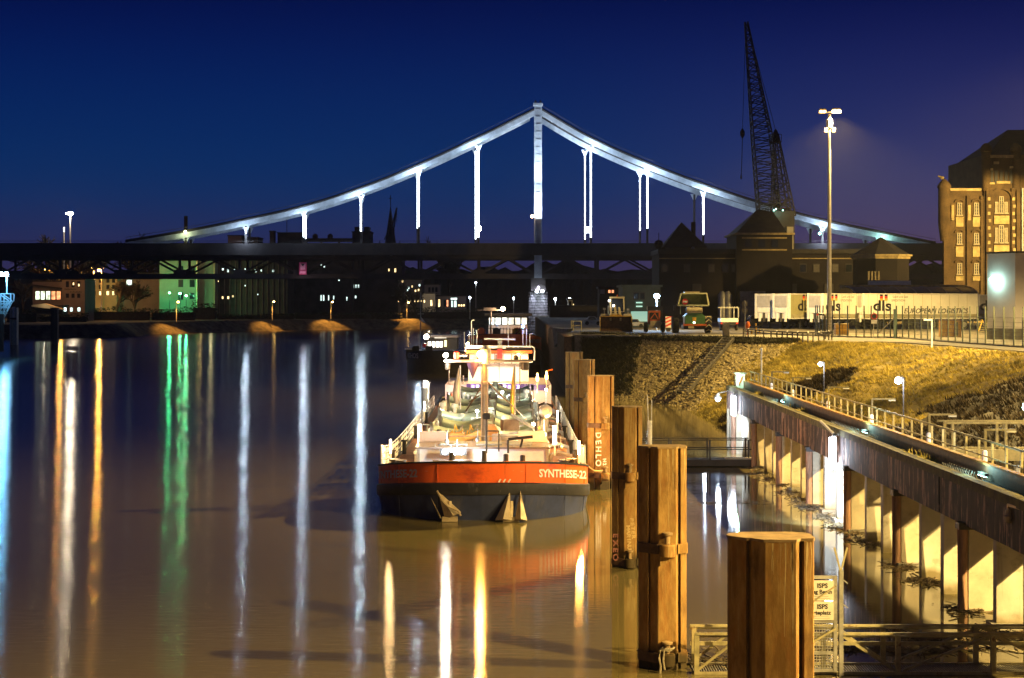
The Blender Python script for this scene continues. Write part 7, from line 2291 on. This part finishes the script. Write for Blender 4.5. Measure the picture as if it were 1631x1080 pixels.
for py, x0_, x1_ in ((460.5, 103, 122), (465, 112, 131)):
    a, b = P(x0_, py - .9, 556.85), P(x1_, py + .9, 556.85)
    n_ = 8
    for k in range(n_):
        xx = a.x + (b.x - a.x) * k / n_
        mm = MB(t.location); mm.bx(xx, xx + (b.x - a.x) / n_ * .7, 556.8, 556.95, b.z, a.z - .12 * (k % 2)); mm.build('facade_letter', m_black, t)
point(P(95, 440, 540), 3500, SODIUM2, t, .5, t.location)
t = block('terrace_kiosk', 52, 100, 488, 540, 6, m_dark_wall, 'low terrace kiosk with a pale awning below the restaurant')
a, b = P(53, 486, 538), P(100, 490, 538)
mm = MB(t.location); mm.ext([(a.x, 536, a.z), (a.x + 4, 536, a.z + .5), (b.x, 536, b.z - .4), (b.x, 536, b.z - .7), (a.x, 536, a.z - .5)], (0, 4, 0)); mm.build('awning', M('awning_canvas', (.45, .35, .2), .8, var=.1), t)
point(P(70, 483, 533), 260, WARM, t, .2, t.location)
for px in (104, 114, 126):
    win(t, px - 2, px + 2, 490, 496, 541, m_w_cool)
# orange street scene
t = block('orange_lit_house', 133, 186, 438, 640, 12, m_wall_a, 'apartment house lit orange by the street lamps')
for px in (141, 150, 160, 172, 181):
    for py in (447, 457, 467): win(t, px - 2, px + 2, py - 3, py + 3, 640, m_glass if (px + py) % 3 else m_w_warm)
for px in (138, 147, 164):
    a = P(px, 480, 638); mm = MB(t.location); mm.tube((a.x, 638, FZ), (a.x, 638, P(0, 440, 638).z), .25, 6); mm.build('downpipe', m_wall_a, t)
t = block('pale_factory', 186, 256, 436, 650, 18, m_wall_p, 'pale factory hall left of the green lit building')
for px in (196, 206): win(t, px - 4, px + 4, 446, 454, 650, m_w_cool if px == 206 else m_glass)
a, b = P(219, 466, 649.6), P(244, 469, 649.6); mm = MB(t.location); mm.bx(a.x, b.x, 649.7, 650, b.z, a.z); mm.build('dark_sign', m_black, t)
t = block('green_lit_building', 254, 314, 412, 630, 16, m_wall_g, 'tall pale building washed in green light')
for px, py0, py1 in ((288, 446, 457), (306, 446, 457), (288, 466, 477), (306, 467, 476), (288, 424, 434), (306, 424, 434)): win(t, px - 3.5, px + 3.5, py0, py1, 630, m_glass)
a = P(313.5, 408, 629); mm = MB(t.location); mm.tube((a.x, 629, FZ), (a.x, 629, a.z), .3, 6); mm.build('lit_downpipe', M('pale_pipe', (.6, .5, .3), .6, var=.1), t)
point(P(318, 425, 625), 260, SODIUM, t, .3, t.location)
t = block('beige_building', 315, 343, 416, 634, 16, m_wall_g, 'plain beige building right of the green lit one')
a = P(341, 470, 633.6); mm = MB(t.location); mm.bx(a.x - .3, a.x + .3, 633.5, 634, FZ, P(0, 416, 634).z); mm.build('corner_pilaster', m_wall_a, t)
point(P(335, 440, 620), 420, (1, .8, .4), t, .5, t.location)
GREEN = (.08, 1, .35)
gsrc = None
for px, py, lab, wt in ((197, 470, 'green lamp beside the bare street trees', 1600), (270, 467, 'green lamp left of the green lit facade', 2400), (287, 468, 'middle green lamp on the green lit facade', 1200), (296.5, 471.5, 'brightest green lamp low on the green lit facade', 2400)):
    a = P(px, py, 622)
    t = thing('green_lamp', (a.x, 622, FZ), lab, 'street lamp', 'green lamps on the far shore')
    h_ = a.z - FZ
    mm = MB(); mm.tube((0, 0, 0), (0, 0, h_), .12, 6); mm.build('pole', m_iron, t)
    mm = MB(); mm.ball((0, -.1, h_ + .1), .4, 8, .7); mm.build('lens', E('green_lens', (.25, 1, .5), 45), t)
    point((0, -1.0, h_), wt, GREEN, t, .4)
osrc = None
for px, py, lab, wt in ((75, 430, 'orange street lamp above the restaurant', 1500), (137, 431.5, 'leftmost of the three orange street lamps', 1600), (149.5, 428.5, 'middle one of the three orange street lamps', 1800), (161.5, 430.5, 'rightmost of the three orange street lamps', 1500)):
    a = P(px, py, 600)
    t = thing('street_lamp', (a.x, 600, FZ), lab, 'street lamp', 'orange street lamps on the far shore')
    h_ = a.z - FZ
    mm = MB(); mm.lathe([(.18, 0), (.1, h_)], n=6); mm.build('pole', m_pole, t)
    mm = MB(); mm.bar((0, 0, h_), (-.9, -.2, h_ + .2), .16); ar_ = mm.build('arm', m_pole, t)
    mm = MB(); mm.ball((-.8, -.3, h_ + .05), .5, 8, .7); mm.build('lens', E('orange_street_lens', (1, .55, .10), 45), ar_)
    point((-.8, -.8, h_ - .4), wt * 6, SODIUM2, t, .4)
# tall white mast behind the bridge
a = P(112, 340, 575)
t = thing('mast_lamp', (a.x, 575, FZ), 'tall mast with white floodlight rising above the left end of the bridge', 'mast lamp')
h_ = a.z - FZ
mm = MB(); mm.lathe([(.4, 0), (.22, h_)], n=8); mm.build('pole', m_pole, t)
mm = MB(); mm.bar((-1.2, 0, h_ + .1), (1, 0, h_ + .1), .25); ar_ = mm.build('cross_arm', m_pole, t)
for x, c in ((.2, 1), (-1.1, 0)):
    mm = MB(); mm.ball((x, -.3, h_), .85 if c else .45, 8, .7); mm.build('lens', E('white_mast_lens', (1, .85, .62), 110 if c else 40), ar_)
point((0, -1.4, h_ - .6), 7000, (1, .82, .58), t, .5)
a = P(102, 366, 580)
t = thing('signal_pole', (a.x, 580, FZ), 'short pole with a small pale lamp left of the white mast', 'pole')
mm = MB(); mm.tube((0, 0, 0), (0, 0, a.z - FZ), .16, 6); mm.build('pole', m_pole, t)
mm = MB(); mm.lathe([(.3, -.8), (.3, .8), (.1, 1)], (0, 0, a.z - FZ), 8); mm.build('lens', E('pale_signal', (.9, .9, .8), .6), t)
# headlights of a car
t = thing('oncoming_car', P(150, 486, 600), 'car with bright headlights on the far riverside road', 'car'); t.location.z = FZ + .2
mm = MB(); mm.ext([(-2.0, 0, .3), (2.0, 0, .3), (2.0, 0, 1.2), (1.4, 0, 2.0), (-1.4, 0, 2.0), (-2.0, 0, 1.2)], (0, 5, 0)); mm.build('body', m_dark_wall, t)
hz_ = P(0, 484, 600).z - FZ - .2
for x in (-1.6, 1.2):
    mm = MB(); mm.ball((x, -.2, max(.9, hz_ * .3)), .42, 8); mm.build('headlight', E('headlight', (1, .97, .92), 60), t)
# bank lamps with orange pools
src = None
for i, (px, py, lab) in enumerate(((281, 481, 'leftmost bank lamp before the green lit building'), (433.5, 480.5, 'bank lamp below the dark glass office'), (527, 481, 'bank lamp left of the church spire'), (648, 482, 'rightmost bank lamp near the white villa'))):
    # stands on the bank edge in line with its pixel column
    k = int(np.argmin([abs((q[0] / q[1]) * FPX + CX - px) for q in far]))
    bx_, by_ = far[k][0] + nrm[k][0] * 7.2, far[k][1] + nrm[k][1] * 7.2
    hp = P(px, py, by_)
    hgt_ = hp.z - FZ
    t = thing('bank_lamp', (hp.x, by_, FZ), lab, 'street lamp', 'orange lamps along the far bank')
    mm = MB(); mm.lathe([(.14, 0), (.09, hgt_)], n=6); mm.build('pole', m_pole, t)
    mm = MB(); mm.bar((0, 0, hgt_), (.7, -.2, hgt_ + .15), .12); ar_ = mm.build('arm', m_pole, t)
    mm = MB(); mm.ball((.6, -.25, hgt_), .34, 8, .7); mm.build('lens', E('bank_lens', (1, .58, .14), 40), ar_)
    spot((.6, -.8, hgt_ - .3), (.6, -2.6, 0), 9000, SODIUM2, 92, .5, t, .3)
# dark glass office and its scattered lit windows
t = block('glass_office', 345, 458, 412, 640, 22, m_dark_wall, 'long dark office block with scattered lit windows under the bridge')
for k in range(13):
    a = P(349 + k * 8.6, 470, 639.7); mm = MB(t.location); mm.bx(a.x - .15, a.x + .15, 639.6, 640, FZ, P(0, 414, 640).z); mm.build('mullion', M('bronze_mullion', (.14, .10, .08), .5, .2, var=.1) if k == 0 else bpy.data.materials['bronze_mullion'], t)
for px, py, h_, mt in ((355, 429, 3, 0), (363, 430, 7, 0), (374, 431, 4, 0), (381, 434.5, 2.5, 0), (391, 430, 5, 0), (400.5, 434, 2, 0), (407, 431.5, 4, 0), (416.5, 431, 3, 0), (435, 431.5, 3.5, 0), (348, 448, 2, 1), (391, 455, 2, 0), (354.5, 474, 4, 1), (363.5, 474, 4, 1), (371, 472, 3, 1), (345, 456, 2, 1), (410, 469, 2, 0)):
    win(t, px - 1.2, px + 1.4, py - h_ / 2, py + h_ / 2, 640, m_w_warm if mt else m_w_cool)
t = block('dark_mill', 458, 560, 398, 660, 24, m_dark_wall, 'big dark mill building with a few small lit windows')
for px, py, w_, h_ in ((512, 423.5, 2.2, 5), (516.5, 423.5, 2.2, 5), (511.5, 474.5, 1.8, 9), (515.5, 474.5, 1.8, 9), (523.5, 474.5, 1.4, 8), (531.5, 474, 1.6, 6), (540, 446.5, 2, 1.5), (552.5, 476, 1.4, 6)):
    win(t, px - w_ / 2, px + w_ / 2, py - h_ / 2, py + h_ / 2, 660, m_w_cool)
t = block('dark_warehouse', 560, 640, 402, 670, 20, m_dark_wall, 'dark warehouse block below the church spire')
for px, py, w_, h_ in ((563, 456, 2, 5), (567, 456, 2, 5), (571, 456, 2, 5), (562.5, 473, 2, 4), (566.5, 473, 2, 4), (619.5, 430, 1.6, 4), (629.5, 430.5, 2.6, 6), (563.5, 409, 2, 2), (567.5, 409, 2, 2), (602, 409, 2, 1.4)):
    win(t, px - w_ / 2, px + w_ / 2, py - h_ / 2, py + h_ / 2, 670, m_w_cool if px < 600 else m_w_warm)
t = block('cafe_block', 634, 672, 446, 660, 12, m_wall_p, 'cafe building with many small warm and teal lights behind bare trees')
for k in range(16):
    px, py = random.uniform(634, 670), random.uniform(448, 482)
    win(t, px - .9, px + 1.1, py - 1.6, py + 1.6, 660, random.choice([m_w_warm, m_w_warm, m_w_cool]))
for k in range(8): win(t, 634 + 5 * k, 636.5 + 5 * k, 478, 481, 660, m_w_warm)
t = block('white_villa', 673, 693, 468, 640, 10, m_ivory, 'small white villa with a warm lit doorway near the water')
win(t, 685.5, 688.5, 478, 487, 640, m_w_warm); win(t, 675, 677, 478, 482, 640, m_w_warm)
point(P(683, 472, 632), 500, WARM, t, .2, t.location)
t = block('grey_house', 676, 700, 454, 655, 10, m_wall_p, 'grey house with dark windows above the white villa')
for px in (684, 689.5, 695): win(t, px - 1.5, px + 1.5, 458, 465, 655, m_glass)
t = block('row_house', 694, 742, 472, 645, 10, m_wall_p, 'low house row with tall yellow and teal lit windows')
win(t, 698, 701, 477, 489, 645, m_w_warm); win(t, 707, 710, 478, 488, 645, m_glass); win(t, 711.5, 714, 478, 488, 645, m_w_red)
win(t, 718, 728, 474.5, 477.5, 645, m_w_cool); win(t, 719, 721, 479, 489, 645, m_w_cool); win(t, 723, 727, 479, 489, 645, m_w_cool)
for px in (731, 735, 739): win(t, px - 1.2, px + 1.2, 485, 488, 645, m_w_warm)
# distant white lamps right of centre
for px, py, Y, lab in ((748.5, 474, 600, 'cold street lamp left of the red barge mast'), (818, 475, 600, 'cold street lamp just left of the lit stone pier'), (884.5, 476, 420, 'cold street lamp just right of the lit stone pier'), (907, 476, 420, 'cold street lamp before the low house right of the stone pier'), (758, 450, 640, 'tiny cold lamp high on the far bank')):
    a = P(px, py, Y); bz = FZ if Y > 500 else QZ
    t = thing('street_lamp', (a.x, Y, bz), lab, 'street lamp', 'cold street lamps in the background')
    mm = MB(); mm.tube((0, 0, 0), (0, 0, a.z - bz), .1, 6); mm.build('pole', m_pole, t)
    mm = MB(); mm.ball((0, -.2, a.z - bz), .34 if Y > 500 else .3, 8); mm.build('lens', E('cold_street_lens', (.75, .88, 1), 40), t)
    point((0, -.8, a.z - bz - .3), 160, COLD, t, .2)
t = block('low_depot', 876, 960, 489, 400, 8, m_dark_wall, 'long low dark depot right of the lit stone pier', base=QZ)
t = block('lit_cottage', 905, 912, 478, 415, 5, m_ivory, 'small pale house end beside the cold lamp', base=QZ)
win(t, 906.5, 909.5, 480.5, 486, 415, m_glass); win(t, 912.5, 914, 484, 486, 415, m_w_warm)
t = block('hall_with_orange_windows', 955, 992, 460, 330, 8, m_dark_wall, 'dark hall with two warm upper windows behind the wheel loader', base=QZ)
for px in (970.5, 976): win(t, px - 1.7, px + 1.7, 462, 466.5, 330, m_w_red)
win(t, 956, 963, 461, 468, 330, m_ivory)
# ------------------------------------------------------------------ skyline above the bridge
def skyline(name, px0, px1, py0, Y, label, cat='building', depth=14, mat=m_dark_wall):
    return block(name, px0, px1, py0, Y, depth, mat, label, cat)
skyline('rooftop_hall', 363, 385, 376, 720, 'small pale hall roof peeping over the bridge', mat=m_wall_p)
skyline('low_hall', 386, 411, 379, 722, 'low dark hall right of the small pale roof')
skyline('square_stack', 429.5, 436, 369, 715, 'narrow dark stack standing above the bridge', 'stack', 6)
t = skyline('silo_block', 442, 480, 371.5, 725, 'broad dark silo block above the bridge')
a = P(457, 345, 724); mm = MB(t.location); mm.tube((a.x, 724, P(0, 372, 724).z), (a.x, 724, a.z), .15, 5); mm.build('aerial', m_iron, t)
t = skyline('grain_tower', 561, 590, 370, 735, 'dark grain tower right of the conveyor')
for x0_, x1_ in ((564, 574), (579, 587)):
    a, b = P(x0_, 361, 734), P(x1_, 372, 734); mm = MB(t.location); mm.bx(a.x, b.x, 736, 745, b.z, a.z); mm.build('tower_cap', m_dark_wall, t)
t = thing('conveyor_bridge', P(520, 390, 730), 'dark conveyor pipe running to the grain tower', 'conveyor')
mm = MB(t.location); mm.bar(P(480, 382.5, 730), P(562, 382.5, 730), 1.5, 1.6); mm.build('pipe', m_dark_wall, t)
for px in (502, 526):
    a = P(px, 379, 730); mm = MB(t.location); mm.lathe([(1.2, -1), (1.2, 1), (.5, 1.8)], a, 8); mm.build('drive_head', m_dark_wall, t)
for px in (488, 512, 540):
    a = P(px, 383, 730); mm = MB(t.location); mm.bx(a.x - .5, a.x + .5, 729.5, 730.5, FZ, a.z); mm.build('support', m_dark_wall, t)
t = thing('chimney_stack', (P(296, 0, 700).x, 700, FZ), 'slim dark chimney above the left end of the bridge cable', 'chimney')
mm = MB(); mm.lathe([(1.0, 0), (.75, P(0, 344, 700).z - FZ)], n=10); mm.build('shaft', m_roof, t)
# church spire and crane
t = thing('church_spire', (P(622, 0, 760).x, 760, FZ), 'dark pointed church spire above the bridge', 'church')
s_ = 760 / FPX
zB, zT = P(0, 392, 760).z - FZ, P(0, 326, 760).z - FZ
mm = MB(); mm.bx(-10.5 * s_, 10.5 * s_, -10.5 * s_, 10.5 * s_, 0, zB); mm.build('wall', m_dark_wall, t)
mm = MB(); mm.pyr([(10 * s_ * math.cos(R(22.5 + 45 * k)), 10 * s_ * math.sin(R(22.5 + 45 * k))) for k in range(8)], zB, (0, 0, zT)); mm.build('spire', m_roof, t)
mm = MB(); mm.tube((0, 0, zT - .5), (0, 0, P(0, 311, 760).z - FZ), .18, 5); mm.bar((-.8, 0, P(0, 316, 760).z - FZ), (.8, 0, P(0, 316, 760).z - FZ), .25); mm.build('cross', m_iron, t)
for x in (-17, 15):
    mm = MB(); mm.pyr([((x - 3.5) * s_, -1), ((x + 3.5) * s_, -1), ((x + 3.5) * s_, 1.5), ((x - 3.5) * s_, 1.5)], zB - 3, (x * s_, 0, P(0, 382, 760).z - FZ)); mm.build('corner_turret', m_roof, t)
t = thing('distant_crane', P(628, 395, 775), 'small dark crane jib behind the church spire', 'crane')
mm = MB(t.location)
mm.bar(P(625, 360, 775), P(632, 331, 775), .7); mm.bar(P(628, 362, 775), P(632, 331, 775), .5); mm.bar(P(612, 382, 775), P(625, 352, 775), .4); mm.build('jib', m_crane, t)
mm = MB(t.location); mm.tube(P(632, 332, 775), P(632, 354, 775), .12, 4); mm.build('rope', m_crane, t)
mm = MB(t.location); mm.bar(P(626, 362, 775), P(626, 395, 775), 1.4); mm.build('tower', m_crane, t)

# bare trees: trunk, and a crown of forking twigs
def bare_tree(px, ptop, pbase, Y, label, n=220, spread=.42, mat=m_twig, base=FZ, seed=1, group=None):
    rn = random.Random(seed)
    a = P(px, pbase, Y); top = P(px, ptop, Y).z
    t = thing('bare_tree', (a.x, Y, base), label, 'tree', group)
    hh = top - base
    mm = MB(); mm.lathe([(hh * .022 + .1, 0), (hh * .014 + .06, hh * .35)], n=7); mm.build('trunk', m_bark, t)
    cr = MB()
    def branch(p, d, L, r_, depth):
        q = p + d * L
        cr.tube(p, q, r_, 4 if depth > 1 else 3, r_ * .6, cap=False)
        if depth == 0: return
        for k in range(4 if depth > 1 else 5):
            nd = (d + Vector((rn.gauss(0, spread), rn.gauss(0, spread), rn.gauss(.10, spread * .7)))).normalized()
            branch(p + d * L * rn.uniform(.45, 1.0), nd, L * rn.uniform(.55, .8), r_ * .68, depth - 1)
    for k in range(5):
        d = Vector((rn.gauss(0, .42), rn.gauss(0, .42), 1)).normalized()
        branch(Vector((0, 0, hh * rn.uniform(.22, .36))), d, hh * rn.uniform(.2, .28), hh * .016 + .10, 4 if n > 200 else 3)
    cr.build('crown', mat, t)
    return t
bare_tree(88, 361, 500, 590, 'rounded bare tree left of the white mast', seed=3)
bare_tree(124, 364, 500, 592, 'rounded bare tree right of the white mast', seed=4)
bare_tree(232, 361, 500, 690, 'bare tree above the left cable end', seed=5)
bare_tree(252, 364, 500, 690, 'bare tree just left of the chimney', seed=6)
bare_tree(716, 378, 500, 700, 'bare treetop over the bridge rail left of the pylon', seed=7)
bare_tree(187, 440, 485, 612, 'bare street tree lit from behind by orange lamps', seed=8)
bare_tree(215, 442, 485, 612, 'bare street tree before the pale factory', seed=9)
bare_tree(640, 448, 495, 640, 'bare tree in front of the cafe lights', seed=10)
bare_tree(661, 452, 495, 640, 'smaller bare tree right of the cafe lights', n=100, seed=11)
bare_tree(36, 440, 500, 556, 'bare tree at the left end of the restaurant', seed=12)
# dark hedges on the terrace
def hedge(px0, px1, ptop, Y, label, seed):
    rn = np.random.RandomState(seed)
    a, b = P(px0, ptop, Y), P(px1, ptop, Y)
    t = thing('hedge', ((a.x + b.x) / 2, Y, FZ), label, 'hedge')
    n_ = int((b.x - a.x) * 45)
    hh = a.z - FZ
    c = np.column_stack([rn.uniform(a.x, b.x, n_) - t.location.x, rn.uniform(-1, 1.6, n_), hh * rn.uniform(0, 1, n_) ** .7])
    c[:, 2] *= (.72 + .35 * vnoise(c[:, 0] * .22, c[:, 0] * 0, seed))
    ang = rn.uniform(0, 6.28, n_); s = rn.uniform(.25, .6, n_)
    d1 = np.column_stack([np.cos(ang), np.sin(ang), rn.uniform(-.6, .6, n_)]) * s[:, None]
    d2 = np.column_stack([-np.sin(ang), np.cos(ang), rn.uniform(.3, 1, n_)]) * s[:, None] * .7
    V = np.stack([c - d1, c + d1, c + d2], 1).reshape(-1, 3)
    me = bpy.data.meshes.new('foliage'); me.from_pydata(V.tolist(), [], np.arange(n_ * 3).reshape(-1, 3).tolist()); me.materials.append(m_leaf)
    o_ = bpy.data.objects.new('foliage', me); COL.objects.link(o_); o_.parent = t
    mm = MB(); mm.bx(-(b.x - a.x) / 2 + .4, (b.x - a.x) / 2 - .4, -.6, 1.0, 0, hh * .6); mm.build('inner_twigs', m_twig, t)
for i, (x0_, x1_, pt, Y, lab) in enumerate(((10, 60, 490, 520, 'dark hedge at the left below the restaurant'), (62, 140, 499, 528, 'dark hedge below the terrace kiosk'), (140, 240, 487, 570, 'dark hedge under the street trees'), (240, 312, 489, 575, 'dark hedge before the green lit building'), (306, 345, 478, 600, 'tall dark bush right of the green lamps'), (345, 470, 500, 600, 'long dark hedge below the glass office'), (470, 640, 497, 612, 'long dark hedge below the dark mill'), (640, 842, 490, 622, 'long dark hedge along the bank behind the barges'))):
    hedge(x0_, x1_, pt, Y, lab, 20 + i)

# ------------------------------------------------------------------ lit landing mast and posts at the left edge
la = P(4, 455, 300)
t = thing('landing_mast', (la.x, 300, 0), 'blue lit lattice landing stage mast at the left edge', 'mast')
to = t.location.copy()
def L3(px, py): return P(px, py, 300)
mm = MB(to); mm.tube(L3(2, 560), L3(2, 500), .45, 8); mm.build('pile', m_iron, t)
mm = MB(to); mm.tube(L3(11, 468), L3(11, 436), .14, 8); mm.build('lamp_pole', m_white, t)
cc = [((-8, 468), (17, 468)), ((-8, 480), (17, 480)), ((17, 468), (17, 480)), ((1, 468), (1, 480)), ((1, 470), (14, 479)), ((15, 480), (1, 506)), ((12, 480), (-2, 512)), ((1, 480), (1, 515)), ((10, 484), (0, 484)), ((9, 492), (0, 488)), ((6, 500), (0, 494)), ((10, 482), (0, 494)), ((8, 492), (0, 503))]
for a, b in cc:
    mm = MB(to); mm.bar(L3(*a), L3(*b), .17); mm.build('lattice_bar', m_white, t)
    mm = MB(to); mm.bar(L3(*a) + Vector((0, 2, 0)), L3(*b) + Vector((0, 2, 0)), .14); mm.build('lattice_bar', m_white, t)
mm = MB(to); mm.bar(L3(3, 435), L3(13, 434), .3, .2); hd = mm.build('lamp_head', m_galv, t)
for px in (3.5, 11):
    mm = MB(to); mm.ball(L3(px, 437) + Vector((0, -.3, 0)), .40, 8); mm.build('lens', E('blue_mast_lens', (.28, .68, 1), 120), hd)
point(L3(8, 441) + Vector((0, -1.5, 0)), 1800, (.12, .50, 1), t, .3, to)
point(L3(8, 452) + Vector((0, -3, 0)), 420, (.12, .5, 1), t, .3, to)
a = P(23.5, 549, 391)
t = thing('steel_dolphin', (a.x, 391, 0), 'pale steel dolphin standing in the river at the far left', 'mooring pile')
s_ = 391 / FPX
for x in (-4.5, 4.5):
    mm = MB(); mm.bx((x - 1) * s_, (x + 1) * s_, -1.2, .3, -1, P(0, 490, 391).z); mm.build('flange', m_galv, t)
mm = MB(); mm.bx(-3.5 * s_, 3.5 * s_, -.4, .2, -1, P(0, 491, 391).z); mm.build('web', m_pole, t)
mm = MB(); mm.bx(-5 * s_, 5 * s_, -1.25, .35, P(0, 509, 391).z, P(0, 506, 391).z); mm.build('collar', m_iron, t)
mm = MB(); mm.bx(-1.5 * s_, 1.5 * s_, -1.0, -.3, P(0, 507, 391).z, P(0, 489, 391).z); mm.build('ladder_rail', m_white_w, t)
a = P(87, 548, 397)
t = thing('dark_dolphin', (a.x, 397, 0), 'black mooring pile in the river below the terrace', 'mooring pile')
mm = MB(); mm.prism([(-.8, -.6), (0, -.9), (.8, -.6), (.8, .6), (-.8, .6)], -1, P(0, 492, 397).z); mm.build('sheet_pile', m_iron, t)
mm = MB(); mm.prism([(-.9, -.7), (.9, -.7), (.9, .7), (-.9, .7)], P(0, 492, 397).z + .01, P(0, 490, 397).z); mm.build('cap_plate', m_iron, t)

# ------------------------------------------------------------------ the damp night air
hz_m = bpy.data.materials.new('night_haze')
hz_m.use_nodes = True
nt = hz_m.node_tree
nt.nodes.clear()
out = nt.nodes.new('ShaderNodeOutputMaterial')
vol = nt.nodes.new('ShaderNodeVolumePrincipled')
vol.inputs['Color'].default_value = (0.85, 0.85, 0.9, 1)
vol.inputs['Density'].default_value = 0.00006
vol.inputs['Anisotropy'].default_value = 0.55
nt.links.new(vol.outputs[0], out.inputs['Volume'])
mm = MB(); mm.bx(-660, 660, -130, 1110, -3, 80)
tag(mm.build('haze', hz_m), kind='stuff')
